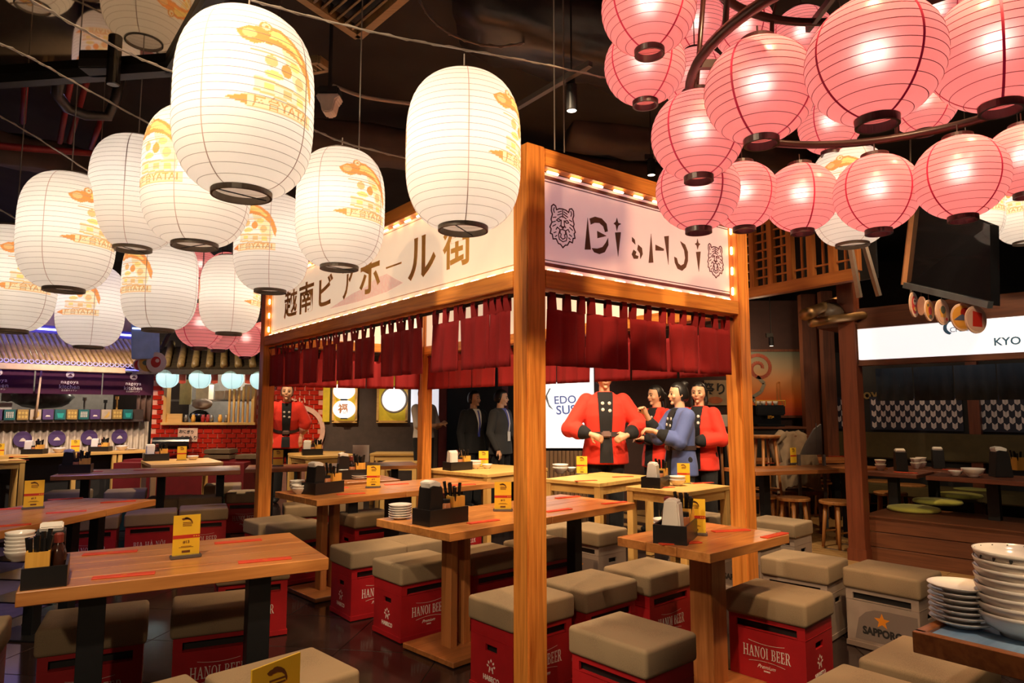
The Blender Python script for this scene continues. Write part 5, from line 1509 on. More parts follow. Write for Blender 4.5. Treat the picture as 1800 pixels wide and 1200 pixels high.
BOWLB = MB().lathe([(0.0, 0.004), (0.035, 0.004), (0.037, 0.0), (0.042, 0.0), (0.043, 0.006), (0.068, 0.020), (0.082, 0.042), (0.085, 0.052), (0.082, 0.052), (0.076, 0.040), (0.06, 0.022), (0.03, 0.012), (0.0, 0.011)], 32).mesh('bowl', PORCELAIN, smooth=True)
pb = at(1800, 1118, 0.752)
zt = stack(pb, 7, 0.0185, BOWLB, 'bowl', 'white bowl in the taller stack on the blue table', 'bowl', 'bowls in the taller stack on the blue table', 1.33)
o = thing('bowl', 'topmost bowl of the taller stack with dark brush marks on its rim', 'bowl', (pb.x, pb.y, zt)); o.scale = (1.33,) * 3
obj('bowl', BOWLB, o)
mb = MB()
for k in range(16):
    a = 2 * PI * k / 16
    M = Matrix.Rotation(a, 4, 'Z') @ Matrix.Translation((0.0805, 0, 0.046)) @ Matrix.Rotation(-0.25, 4, 'Y')
    mb.ellipsoid((0, 0, -0.004), (0.0008, 0.0035, 0.008), 8, 5, M)
obj('brush_mark', mb.mesh('brush_mark', BLACKINK), o)
sl = at(1748, 1068, 0.752)
o = obj('chopstick_sleeve', SLEEVE_ME, None, sl, (0, 0, math.radians(40))); tag(o, 'red sleeve between the two stacks on the blue table', 'chopstick sleeve', 'red chopstick sleeves on the tables')
# ================================================================== KITCHEN STALL AT THE LEFT BACK
KA = math.radians(48)
K0 = Vector((-7.38, 9.8, 0))
kit = thing('kitchen_stall', 'corrugated kitchen stall with purple banner and bamboo tile eave at the left back', 'stall', K0, KA)
def kz(py, x=0.9):                    # height of a picture row on the kitchen front at local x
    P = K0 + U(48) * x
    return CAM_H + (720 - py) / F_PX * P.y * 1.0
CORR = flat('corrugated_metal', (0.50, 0.41, 0.32), 0.45, 0.1)
PURPLE = flat('purple_cloth', (0.070, 0.008, 0.040), 0.8, noise=0.1)
PURPLE2 = flat('purple_paint', (0.085, 0.045, 0.17), 0.6)
def corr(x0, x1, z0_, z1_, mat, y=0.0, pitch=0.09, amp=0.02):
    mb = MB(); n = int((x1 - x0) / pitch * 8); vs, fs = [], []
    for i in range(n + 1):
        x = x0 + (x1 - x0) * i / n
        yy = y - amp * math.cos(2 * PI * (x / pitch))
        vs += [(x, yy, z0_), (x, yy, z1_), (x, yy + 0.006, z1_), (x, yy + 0.006, z0_)]
    for i in range(n):
        a, b = i * 4, i * 4 + 4
        for k in range(4): fs.append((a + k, b + k, b + (k + 1) % 4, a + (k + 1) % 4))
    return mb.add(vs, fs)
zl = kz(740)
obj('front_panel', corr(-2.5, 2.05, 0, zl - 0.02, CORR).mesh('front_panel', CORR, smooth=True), kit)
obj('side_panel', corr(1.86, 2.2, zl - 0.02, 2.0, CORR, 0.02).mesh('side_panel', flat('corrugated_dark', (0.20, 0.12, 0.09), 0.5), smooth=True), kit)
obj('ledge', MB().box((-0.3, -0.05, zl), (4.4, 0.26, 0.035)).mesh('ledge', flat('ledge_dark', (0.07, 0.05, 0.045), 0.4), bevel=0.004), kit)
obj('ledge_front', MB().box((-0.3, -0.15, zl + 0.10), (4.4, 0.012, 0.16)).mesh('ledge_front', flat('ledge_front', (0.05, 0.035, 0.03), 0.5)), kit)
obj('back_wall', MB().box((-0.3, 1.6, 1.3), (4.6, 0.05, 2.6)).mesh('back_wall', flat('kitchen_grey', (0.24, 0.22, 0.20), 0.6)), kit)
obj('counter', MB().box((-0.3, 0.9, 0.45), (4.4, 0.6, 0.9)).mesh('counter', flat('kitchen_steel', (0.30, 0.28, 0.26), 0.3, 0.6)), kit)
zb1, zb0 = kz(652), kz(693)
for k in range(-2, 2):
    b = obj('banner', MB().box((0, 0, 0), (0.88, 0.012, zb1 - zb0)).mesh('banner', PURPLE), kit, (0.86 + k * 0.90, -0.06, (zb0 + zb1) / 2))
    BWH = flat('banner_white', (0.92, 0.86, 0.88), 0.6, noise=0)
    obj('lettering', text_mesh('nagoya', 0.075, 0.001, 0.001, mat=BWH, spacing=1.15), b, (0, -0.008, 0.005), (PI / 2, 0, 0))
    obj('lettering', text_mesh('kitchen', 0.085, 0.0012, 0.001, mat=BWH, spacing=1.1), b, (0, -0.008, -0.07), (PI / 2, 0, 0))
    obj('lettering', text_mesh('名古屋キッチン', 0.03, 0.0, 0.001, mat=WHITEINK), b, (0, -0.008, -0.125), (PI / 2, 0, 0))
    obj('emblem', MB().prism(ell(0, 0.115, 0.055, 0.055, 24), 0, 0.002, Matrix.Rotation(PI / 2, 4, 'X')).mesh('emblem', WHITEINK), b, (0, -0.0065, 0))
    obj('emblem_mark', MB().prism([(-0.035, 0.095), (0.035, 0.095), (0.022, 0.118), (0.004, 0.130), (-0.012, 0.122)], 0, 0.002, Matrix.Rotation(PI / 2, 4, 'X')).mesh('emblem_mark', PURPLE), b, (0, -0.0088, 0))
# eave of bamboo-like tubes, blue lit ends
BTUBE = wood('eave_tube', (0.42, 0.28, 0.12), (0.24, 0.14, 0.06), 'y', 0.35, ring=6)
ze, zr_ = kz(640), kz(606)
tube_me = MB().tube([(0, -0.30, 0), (0, 0.55, zr_ - ze + 0.18)], 0.032, 10).mesh('eave_tube', BTUBE, smooth=True)
tip_me = MB().torus((0, 0, 0), 0.028, 0.010, 14, 6).mesh('tube_end', flat('eave_tip', (0.45, 0.42, 0.55), 0.25), smooth=True)
for k in range(46):
    x = -1.5 + k * 0.075
    obj('eave_tube', tube_me, kit, (x, 0, ze)); obj('tube_end', tip_me, kit, (x, -0.31, ze - 0.006), (PI / 2 - 0.2, 0, 0))
obj('led_strip', MB().tube([(-1.5, -0.36, ze - 0.075), (1.95, -0.36, ze - 0.075)], 0.010, 6).mesh('led_strip', glow('led_blue', (0.10, 0.10, 1.0), 5.0)), kit)
obj('eave_board', MB().box((0.2, 0.15, ze - 0.05), (3.6, 0.8, 0.03)).mesh('eave_board', BLACK), kit)
obj('parapet', MB().box((0.2, 0.62, kz(560) + 0.2), (3.6, 0.05, kz(520) - kz(596) + 0.5)).mesh('parapet', flat('cream_wall', (0.70, 0.55, 0.42), 0.8)), kit)
obj('neon_tube', MB().tube([(-1.5, 0.50, kz(590) + 0.12), (2.0, 0.50, kz(590) + 0.12)], 0.016, 8).mesh('neon_tube', glow('neon_blue', (0.35, 0.35, 1.0), 6.0), smooth=True), kit)
obj('neon_channel', MB().box((0.2, 0.55, kz(590) + 0.12), (3.6, 0.05, 0.13)).mesh('neon_channel', flat('neon_channel', (0.08, 0.07, 0.30), 0.5)), kit)
em = obj('gold_ring_emblem', MB().torus((0, 0, 0), 0.30, 0.035, 40, 6, 0.3).mesh('ring', flat('gold_paint', (0.62, 0.36, 0.05), 0.4)), kit, (1.12, 0.56, kz(560) + 0.22), (PI / 2, 0, 0))
mb = MB()
for k in range(16):
    a = 2 * PI * k / 16
    mb.prism(ell(0.20 * math.cos(a), 0.20 * math.sin(a), 0.03, 0.03, 8), -0.004, 0.004)
obj('petals', mb.mesh('petals', MATS['gold_paint']), em)
o = obj('light_box', MB().box((0, 0, 0), (2.4, 0.16, 0.085)).mesh('light_box', flat('beige_box', (0.62, 0.45, 0.32), 0.5), bevel=0.004), None, tuple(K0 + U(48) * 0.28 + U(-42) * 0.45 + Vector((0, 0, kz(651)))), (0, 0, KA)); tag(o, 'long beige box beam hanging before the purple banners', 'beam')
o = obj('pull_rod', MB().tube([tuple(K0 + U(48) * 0.42 + U(-42) * 0.35 + Vector((0, 0, kz(655)))), tuple(K0 + U(48) * 0.40 + U(-42) * 0.3 + Vector((0, 0, kz(733))))], [0.012, 0.018], 8).mesh('rod', MATS['beige_box'], smooth=True)); tag(o, 'thin beige rod hanging from the box beam', 'rod')
# round purple logos of the front
for k in range(4):
    x = 0.32 + k * 0.43
    d = obj('round_logo', MB().cyl((0, 0, 0), 0.115, 0.012, 32, Matrix.Rotation(PI / 2, 4, 'X')).mesh('logo', PURPLE2), kit, (x, -0.03, kz(769)))
    obj('logo_mark', MB().prism([(-0.045, -0.03), (0.045, -0.03), (0.03, 0.0), (0.005, 0.02), (-0.02, 0.008)], 0, 0.003, Matrix.Rotation(PI / 2, 4, 'X')).mesh('mark', WHITEINK), d, (0, -0.007, 0))
# goods standing on the ledge
TEAL = flat('teal_box', (0.015, 0.12, 0.13), 0.5); GOLDB = flat('gold_box', (0.34, 0.22, 0.07), 0.5)
kinds = [('purple box with a white mark', PURPLE2, 'white'), ('teal grid box', TEAL, 'grid'), ('gold patterned box', GOLDB, 'dots'), ('pale banana-shaped figure box', CORR, 'curve'), ('purple lunch box', PURPLE2, 'white'), ('teal cup box', TEAL, 'cup'), ('gold patterned box', GOLDB, 'dots'), ('teal grid box', TEAL, 'grid'), ('purple box with white mark', PURPLE2, 'white'), ('pale curved figure box', CORR, 'curve'), ('gold patterned box', GOLDB, 'dots'), ('teal cup box', TEAL, 'cup')]
for k, (nm, m_, pat) in enumerate(kinds):
    x = -0.05 + k * 0.155
    P = K0 + U(48) * x + U(-42) * 0.20
    o = thing('display_box', f'{nm}, {("first", "second", "third", "fourth", "fifth", "sixth", "seventh", "eighth", "ninth", "tenth", "eleventh", "last")[k]} from the left on the kitchen ledge', 'box', (P.x, P.y, zl + 0.018), KA, 'boxes on the kitchen ledge')
    obj('box', MB().box((0, 0, 0.085), (0.135, 0.05, 0.15)).mesh('box', m_, bevel=0.004), o)
    mb = MB(); M = Matrix.Translation((0, -0.0262, 0.085)) @ Matrix.Rotation(PI / 2, 4, 'X')
    if pat == 'white': mb.prism([(-0.035, -0.03), (0.03, -0.03), (0.02, -0.01), (-0.02, -0.006)], 0, 0.002, M)
    elif pat == 'grid':
        for i in range(4):
            for j in range(4): mb.prism([(-0.045 + i * 0.024, -0.04 + j * 0.022), (-0.029 + i * 0.024, -0.04 + j * 0.022), (-0.029 + i * 0.024, -0.026 + j * 0.022), (-0.045 + i * 0.024, -0.026 + j * 0.022)], 0, 0.002, M)
    elif pat == 'dots':
        for i in range(3):
            for j in range(2): mb.prism(ell(-0.04 + i * 0.04, -0.03 + j * 0.055, 0.016, 0.02, 8), 0, 0.002, M)
    elif pat == 'curve': mb.prism([(0.03, 0.05), (0.045, 0.02), (0.035, -0.03), (0.0, -0.055), (-0.04, -0.05), (-0.01, -0.02), (0.015, 0.02)], 0, 0.002, M)
    else: mb.prism([(-0.045, 0.02), (0.045, 0.02), (0.03, -0.05), (-0.03, -0.05)], 0, 0.002, M)
    obj('printed_pattern', mb.mesh('pattern', {'white': WHITEINK, 'grid': WHITEINK, 'dots': flat('dots', (0.6, 0.42, 0.12), 0.5), 'curve': flat('curve', (0.6, 0.38, 0.10), 0.5), 'cup': flat('cup', (0.02, 0.35, 0.33), 0.5)}[pat]), o)
# hoods and pans inside the opening
PLASTIC = flat('dark_cover', (0.13, 0.135, 0.12), 0.3, noise=0.5, nscale=10)
def lump(name, P, s, label, mat, cat, seed=2, rz=0.0):
    rnd = random.Random(seed); mb = MB().ellipsoid((0, 0, 0), s, 18, 10)
    mb.v = [(x + rnd.uniform(-1, 1) * s[0] * .07, y + rnd.uniform(-1, 1) * s[1] * .07, z + rnd.uniform(-1, 1) * s[2] * .09) for x, y, z in mb.v]
    o = obj(name, mb.mesh(name, mat, smooth=True, fix=False), None, tuple(P), (0, 0, rz)); return tag(o, label, cat)
lump('plastic_cover', K0 + U(48) * 0.6 + U(132) * 0.45 + Vector((0, 0, kz(708) + 0.08)), (0.42, 0.22, 0.16), 'grey plastic cover draped over equipment in the kitchen opening', PLASTIC, 'cover', 4, KA)
for k, (x, hgt, lb) in enumerate(((1.15, 0.24, 'tall steel tap in the middle of the kitchen opening'), (1.62, 0.28, 'brass pole at the right of the kitchen opening'), (1.45, 0.18, 'dark knife handle standing in the kitchen opening'))):
    P = K0 + U(48) * x + U(132) * 0.3
    o = obj('tap' if k == 0 else ('pole' if k == 1 else 'knife_handle'), MB().tube([(0, 0, zl - 0.34), (0, 0, zl + 0.18 + hgt * 0.6)], 0.014, 8).cyl((0, 0, zl + 0.2 + hgt * 0.6), 0.028, 0.05, 10).mesh('pole', (MATS['kitchen_steel'], BAMBOO, BLACK)[k]), None, (P.x, P.y, 0)); tag(o, lb, ('tap', 'pole', 'knife')[k])
P = K0 + U(48) * 0.12 + U(132) * 0.3
o = obj('notice_board', MB().box((0, 0, zl + 0.22), (0.16, 0.02, 0.11)).box((0, 0, zl - 0.09), (0.02, 0.015, 0.5)).mesh('notice', NAPKIN), None, (P.x, P.y, 0), (0, 0, KA)); tag(o, 'small pinkish notice in the kitchen opening', 'notice')
P = K0 + U(48) * 0.16 + U(132) * 0.5
o = thing('wall_fan', 'round dark fan in a square grey frame in the kitchen opening', 'fan', (P.x, P.y, kz(698)), KA)
obj('frame', MB().box((0, 0, 0), (0.15, 0.05, 0.13)).mesh('frame', MATS['kitchen_grey']), o); obj('rotor', MB().cyl((0, -0.03, 0), 0.045, 0.02, 18, Matrix.Rotation(PI / 2, 4, 'X')).mesh('rotor', BLACK), o)

# ---- pine bar below the kitchen with its posts
bar = thing('pine_bar', 'long pine bar counter with square posts along the corrugated kitchen front', 'counter', tuple(K0 + U(-42) * 0.50), KA)
obj('counter_top', MB().box((0.15, 0, 0.755), (3.4, 0.42, 0.04)).mesh('counter_top', PINE, bevel=0.004), bar)
obj('bar_front', MB().box((0.15, 0.14, 0.37), (3.4, 0.02, 0.73)).mesh('bar_front', flat('bar_dark', (0.035, 0.03, 0.028), 0.7)), bar)
for x in (-0.5, 0.1, 0.82, 1.34, 1.42, 1.82): obj('post', MB().box((0, 0, 0.367), (0.055, 0.05, 0.735)).mesh('post', PINEZ), bar, (x, -0.17, 0))
bar_rz = KA
def bar_set(x, where):
    class T: pass
    t_ = T(); t_.location = bar.location; t_.rotation_euler = bar.rotation_euler
    tray_set(t_, x, 0.05, -38, where, menu=False)
    stack(on(t_, x + 0.30, 0.06, 0.776), 1, 0.02, BOWL_ME, 'small_bowl', f'white bowl beside the condiments {where}', 'bowl', None, 1.5)
    stack(on(t_, x + 0.44, 0.05, 0.776), 1, 0.02, PLATE_ME, 'small_plate', f'white plate beside the bowl {where}', 'plate', None, 1.2)
bar_set(0.38, 'on the pine bar before the first purple logo'); bar_set(1.22, 'on the pine bar before the third purple logo')
class _B: pass
_b = _B(); _b.location = bar.location; _b.rotation_euler = bar.rotation_euler
menu_card(on(_b, 0.86, -0.03, 0.776), 0.6, 'yellow menu card on the pine bar between the two condiment sets', 0, 1.0, True)
tray_set(Y4, -0.25, 0.28, 0, 'on the pine table before the red tiles', menu=False)
menu_card(on(Y4, 0.02, 0.12, 0.752), 0.5, 'yellow menu card on the pine table before the red tiles', 0, 1.0, True)
stack(on(Y4, 0.16, 0.16, 0.752), 1, 0.02, BOWL_ME, 'small_bowl', 'white bowl on the pine table before the red tiles', 'bowl', None, 1.2)
stack(on(YA, 0.30, 0.02, 0.752), 2, 0.03, BOWL_ME, 'small_bowl', 'white bowl on the pine table at the left edge', 'bowl', 'bowls on the pine table at the left edge', 1.8)
sleeve(YA, 33, 803, 20, 'red sleeve on the pine table at the left edge'); sleeve(YA, 33, 809, 20, 'second red sleeve on the pine table at the left edge')
card_px(-2, 803, 'yellow card cut by the left edge on the pine table', z=0.752, small=True)

# hanging blue screen and its tags
p = atD(256, 600, 6.6)
scr = thing('hanging_screen', 'blue-lit back of a screen hanging below the white lanterns', 'screen', p, 0.45)
obj('panel', MB().box((0, 0, 0), (0.24, 0.05, 0.34)).mesh('panel', flat('screen_blue', (0.30, 0.42, 0.68), 0.3), bevel=0.006), scr, (0, 0, 0), (0, -0.06, 0))
obj('stripe_light', MB().box((0, -0.028, 0.12), (0.235, 0.006, 0.014)).mesh('stripe', glow('stripe_blue', (0.5, 0.55, 1.0), 3.0)), scr)
obj('bracket', MB().beam((0.12, 0.06, 0.1), (0.22, 0.1, 0.9), 0.03, 0.03).beam((0.12, 0.06, -0.1), (0.24, 0.1, 0.2), 0.03, 0.03).mesh('bracket', STEEL), scr)
def disc_tag(px, py, dp, r, rz, label, shapes, rim=(0.72, 0.50, 0.38), hang=None):
    loc_ = atD(px, py, dp)
    if hang is not None: loc_ = Vector((hang.x, hang.y, loc_.z))
    top_ = max(r * 1.1 + 0.02, (hang.z - loc_.z) if hang is not None else scr.location.z - 0.165 - loc_.z)
    o = thing('round_tag', label, 'tag', loc_, rz, 'round picture tags under the screens')
    M = Matrix.Rotation(PI / 2, 4, 'X')
    obj('disc', MB().prism(ell(0, 0, r, r * 1.12, 28), -0.004, 0.004, M).mesh('disc', flat('tag_rim_%d' % int(rim[1] * 100), rim, 0.5)), o)
    for k, (col, poly) in enumerate(shapes):
        obj('printed_shape', MB().prism([(x * r, y * r) for x, y in poly], 0.004 + 0.0006 * k, 0.0052 + 0.0006 * k, M).mesh('shape', flat('tag_%d_%d_%d' % tuple(int(c * 100) for c in col), col, 0.5, noise=0)), o)
    obj('string', MB().tube([(0, 0, r * 1.1), (0, 0, top_)], 0.0015, 5).mesh('string', CABLE), o)
RED_, ORG_, GRN_, BLU_, CRM_ = (0.50, 0.02, 0.01), (0.72, 0.34, 0.05), (0.10, 0.10, 0.06), (0.10, 0.12, 0.20), (0.75, 0.52, 0.40)
disc_tag(259, 639, 6.6, 0.085, 0.3, 'yellow round tag under the blue screen', [(ORG_, ell(0, 0, .85, .9)), (GRN_, ell(-.1, .1, .4, .3)), (RED_, ell(.2, -.3, .3, .3))])
disc_tag(275, 637, 6.6, 0.09, 0.2, 'cream round tag with red figure under the blue screen', [(CRM_, ell(0, 0, .85, .95)), (RED_, ell(-.05, .05, .5, .6)), (CRM_, ell(.1, .2, .2, .2))])
disc_tag(244, 641, 6.6, 0.05, 0.3, 'small tag at the left end under the blue screen', [(RED_, ell(0, 0, .8, .9))])

# ================================================================== RED TILED COUNTER WALL
YT = 11.2
BRICK = flat('red_tile', (0.46, 0.022, 0.010), 0.22, noise=0.22, nscale=3)
JOINT = flat('tile_joint', (0.72, 0.34, 0.25), 0.8)
xw0, xw1 = atY(265, 760, YT).x, atY(568, 760, YT).x
wx0, wx1 = atY(292, 740, YT).x, atY(446, 740, YT).x
zw0, zw1 = atY(370, 742, YT).z, atY(370, 655, YT).z
tw = struct('wall_tiled', MB().box(((xw0 + wx0) / 2, YT + 0.06, 1.0), (wx0 - xw0, 0.1, 2.0)).box(((xw1 + wx1) / 2, YT + 0.06, 1.0), (xw1 - wx1, 0.1, 2.0)).box(((wx0 + wx1) / 2, YT + 0.06, zw0 / 2), (wx1 - wx0, 0.1, zw0)).box(((wx0 + wx1) / 2, YT + 0.06, (zw1 + 2.04) / 2), (wx1 - wx0, 0.1, 2.04 - zw1)).mesh('wall', JOINT))
bw, bh = 0.156, 0.078
bme = MB().box((0, 0, 0), (bw - 0.014, 0.02, bh - 0.012)).mesh('brick', BRICK, bevel=0.003, seg=1)
nb = 0
for r in range(6, 25):
    z = (r + 0.5) * bh
    for c_ in range(-1, 20):
        x = xw0 + (c_ + 0.5 + (0.5 if r % 2 else 0)) * bw
        if x - bw / 2 < xw0 or x + bw / 2 > xw1: continue
        if wx0 - 0.05 < x < wx1 + 0.05 and zw0 - 0.03 < z < zw1 + 0.05: continue
        obj('brick', bme, tw, (x, YT, z)); nb += 1
wf = struct('window_1', MB().box((0, 0, -0.02), (wx1 - wx0 + 0.1, 0.16, 0.04)).mesh('sill', PINE), ((wx0 + wx1) / 2, YT, zw0))
W_, H_ = wx1 - wx0, zw1 - zw0
obj('window_frame', MB().box((-W_ / 2, 0, H_ / 2), (0.05, 0.14, H_)).box((W_ / 2, 0, H_ / 2), (0.05, 0.14, H_)).box((0, 0, H_), (W_ + 0.05, 0.14, 0.05)).mesh('frame', PINEZ), wf)
for k in range(5): obj('slat', MB().box((0, 0, 0), (0.028, 0.03, H_ * 0.72)).mesh('slat', PINEZ), wf, (W_ / 2 - 0.10 - k * 0.075, -0.02, H_ * 0.36))
obj('corner_panel', MB().box((-W_ / 2 + 0.14, -0.02, 0.07), (0.26, 0.03, 0.14)).mesh('panel', PINE), wf)
# room behind the hatch with shelves and goods
back = obj('hatch_room', MB().box((0, 1.6, 0.3), (2.2, 0.04, 2.4)).mesh('hatch_room', MATS['kitchen_grey']), wf)
CREAM = flat('cream_box', (0.66, 0.56, 0.44), 0.6)
sh = obj('shelf', MB().box((0, 0, 0), (1.7, 0.3, 0.03)).mesh('shelf', MATS['kitchen_steel']), wf, (-0.1, 0.7, H_ * 0.45))
cx = (wx0 + wx1) / 2
for k, (dx, w, h) in enumerate(((-0.42, 0.22, 0.26), (-0.12, 0.16, 0.15), (0.05, 0.15, 0.16), (0.22, 0.15, 0.16), (0.40, 0.18, 0.26))):
    o = obj('storage_box', MB().box((0, 0, h / 2), (w, 0.2, h)).box((0, -0.101, h * 0.6), (w * 0.5, 0.004, 0.02)).mesh('box', CREAM, bevel=0.004), None, (cx + dx, YT + 0.7, zw0 + H_ * 0.45 + 0.016))
    tag(o, ['large cream box at the left on the hatch shelf', 'square cream box on the hatch shelf behind the second blue lantern', 'cream box in the middle of the hatch shelf', 'cream box right of the middle on the hatch shelf', 'tall beige box at the right of the hatch shelf'][k], 'box', 'boxes on the hatch shelf')
o = obj('yellow_poster', MB().box((0, 0, 0), (0.2, 0.01, 0.42)).box((-0.03, -0.008, 0), (0.04, 0.004, 0.36)).mesh('poster', flat('poster_cream', (0.66, 0.60, 0.28), 0.6)), None, (wx0 + 0.13, YT + 0.35, zw0 + H_ * 0.62)); tag(o, 'pale yellow paper strip hanging at the left of the hatch', 'poster')
lump('cloth_bundle', Vector((wx0 + 0.42, YT + 0.35, zw0 + 0.30)), (0.17, 0.10, 0.09), 'crumpled pale cloth bundle inside the hatch', flat('cloth_pale', (0.48, 0.36, 0.28), 0.8), 'cloth', 5)
for k, (dx, c_) in enumerate(((0.30, 0), (0.42, 1), (0.58, 2), (0.66, 2), (0.72, 0), (0.86, 1), (0.96, 0))):
    o = obj('jar', MB().lathe([(0, 0), (0.032, 0), (0.034, 0.08), (0.024, 0.10), (0.024, 0.125), (0, 0.126)], 12).mesh('jar', (MATS['kitchen_steel'], BAMBOO, flat('jar_red', (0.4, 0.03, 0.03), 0.3))[c_], smooth=True), None, (wx0 + dx, YT + 0.05, zw0)); tag(o, f'small jar on the hatch sill, {["steel one at the left", "yellow one left of the middle", "red one left of the pair", "red one right of the pair", "steel one right of the red pair", "yellow one at the right", "steel one by the slats"][k]}', 'jar', 'jars on the hatch sill')
lump('dark_pot', Vector((wx0 + 0.32, YT + 0.5, zw0 + 0.1)), (0.16, 0.13, 0.10), 'dark pot behind the corner panel of the hatch', BLACKG, 'pot', 6)
# hand-written note
nt_ = thing('paper_note', 'cream paper note with black Japanese handwriting on the red tiles', 'note', atY(330, 764, YT - 0.02))
obj('paper', MB().box((0, 0, 0), (0.32, 0.006, 0.22)).mesh('paper', flat('note_paper', (0.80, 0.52, 0.36), 0.8)), nt_)
obj('lettering', text_mesh('おにぎり', 0.062, 0.002, 0.001, mat=BLACKINK), nt_, (-0.02, -0.004, 0.045), (PI / 2, 0.05, 0))
obj('lettering', text_mesh('６コ入り', 0.070, 0.002, 0.001, mat=BLACKINK), nt_, (0.02, -0.004, -0.05), (PI / 2, 0.03, 0))
# tiled eave above
eave = thing('tiled_eave', 'dark tiled eave with golden ridges above the red tiled wall', 'roof', atY(362, 650, YT - 0.3))
TILEG = flat('roof_tile', (0.30, 0.20, 0.08), 0.4, noise=0.3); TILED = flat('roof_tile_dark', (0.05, 0.035, 0.02), 0.5, noise=0.3)
EW = 2.3
obj('fascia', MB().box((0, 0, -0.02), (EW, 0.12, 0.10)).mesh('fascia', TILED), eave)
obj('roof_deck', MB().prism([(-EW / 2, 0), (EW / 2, 0), (EW / 2 , 0.03), (-EW / 2, 0.03)], 0, 0.9, Matrix.Rotation(PI / 2 - PI, 4, 'X') @ Matrix.Identity(4)).mesh('deck', TILED), eave, (0, 0, 0.03), (0.45, 0, 0))
ridge = MB().tube([(0.20, -0.08, 0.06), (-0.22, 0.9, 0.52)], 0.055, 10).mesh('ridge_tile', TILEG, smooth=True)
pan = MB().box((0, 0, 0), (0.22, 0.24, 0.03)).mesh('pan_tile', TILED)
for k in range(10):
    x = -EW / 2 + 0.12 + k * 0.23
    obj('ridge_tile', ridge, eave, (x, 0, 0))
    for j in range(4): obj('pan_tile', pan, eave, (x + 0.115 + 0.20 - (j + 0.5) * 0.10, 0.04 + j * 0.22, 0.07 + j * 0.105), (0.42, 0, 0))
BLUEP = paper_shell('blue_paper', (0.60, 0.84, 0.87), 0.0)
bl_prof, bz, br0 = pink_set(0.17)
BL_SHELL = shell_mesh(bl_prof, BLUEP, 40); BL_SEAM = seams(bl_prof, 6, 0.004, flat('seam_blue', (0.05, 0.25, 0.32), 0.6), 0.3)
for k, (px, lb) in enumerate(((295, 'leftmost round blue paper lantern under the tiled eave'), (352, 'second round blue paper lantern under the tiled eave'), (409, 'third round blue paper lantern under the tiled eave'), (459, 'blue paper lantern half hidden by the left stall post'))):
    o = thing('blue_lantern', lb, 'lantern', atY(px, 664 + k * 1.0, YT - 0.25), 0, 'round blue paper lanterns under the tiled eave')
    obj('paper_shell', BL_SHELL, o); obj('seam', BL_SEAM, o); obj('cord', MB().tube([(0, 0, bz), (0, 0, bz + 0.06)], 0.004, 5).mesh('cord', BLACK), o)
    inner_light(o, 1.5, (1.0, 1.0, 0.98), 0.03)
for k, px in enumerate((321, 377, 437)):
    o = thing('red_tag', ['red wooden tag left of the second blue lantern', 'red wooden tag left of the third blue lantern', 'red pointed tag right of the third blue lantern'][k], 'tag', atY(px, 662, YT - 0.22), 0, 'red tags between the blue lanterns')
    obj('board', MB().prism([(-0.055, 0.11), (0.055, 0.11), (0.055, -0.10), (0.0, -0.115), (-0.055, -0.10)], -0.006, 0.006, Matrix.Rotation(PI / 2, 4, 'X')).mesh('board', flat('tag_red', (0.50, 0.05, 0.015), 0.5)), o)
    obj('string', MB().tube([(0, 0, 0.11), (0, 0, 0.16)], 0.003, 5).mesh('string', BLACK), o)
# bench before the tiles: boards stacked, red bench
o = obj('tatami_bench', MB().box((0, 0, 0.31), (1.9, 0.55, 0.62)).box((0, 0.12, 0.635), (1.9, 0.3, 0.03)).mesh('bench', flat('bench_red', (0.15, 0.006, 0.010), 0.6)), None, (-4.85, 10.3, 0.008)); tag(o, 'dark red bench along the foot of the red tiled wall', 'bench')
for k, (dx, z, w) in enumerate(((-0.05, 0.655, 0.40), (-0.05, 0.735, 0.40), (0.42, 0.655, 0.40))):
    o = obj('cushion_mat', MB().box((0, 0, 0.035), (w, 0.30, 0.07)).mesh('mat', flat('mat_brown', (0.12, 0.075, 0.04), 0.9), bevel=0.012), None, (-4.35 + dx, 10.4, z + 0.004)); tag(o, ['lower brown seat mat of the stack on the red bench', 'upper brown seat mat of the stack on the red bench', 'single brown seat mat on the red bench'][k], 'mat', 'seat mats on the red bench')
o = obj('round_cooler', MB().tube([(-0.27, 0, 0.10), (0.27, 0, 0.10)], [0.10, 0.10], 20).mesh('cooler', BLACKG, smooth=False), None, tuple(at(302, 790, 0.77)), (0, 0, 0.2)); tag(o, 'dark lying cylinder with teal ends on the pine table before the tiles', 'canister')
# round mural on the tiles behind the woman in red
mu = thing('round_emblem', 'pale ring emblem with Japanese letters painted on the red tiles behind the woman in red', 'emblem', atY(527, 757, YT - 0.035))
PALE = flat('emblem_paint', (0.75, 0.46, 0.36), 0.6)
R0 = 55 / F_PX * YT * 0.80
obj('ring', MB().lathe([(R0 * 0.82, -0.006), (R0, -0.006), (R0, 0.006), (R0 * 0.82, 0.006), (R0 * 0.82, -0.006)], 48, M=Matrix.Rotation(PI / 2, 4, 'X')).mesh('ring', PALE), mu)
for k, chx in enumerate('はかたやたい'):
    a = PI * 0.93 - k * 0.28
    obj('lettering', text_mesh(chx, 0.13, 0.004, 0.002, mat=PALE), mu, (R0 * 1.17 * math.cos(a), -0.004, R0 * 1.17 * math.sin(a)), (PI / 2, -(a - PI / 2), 0))

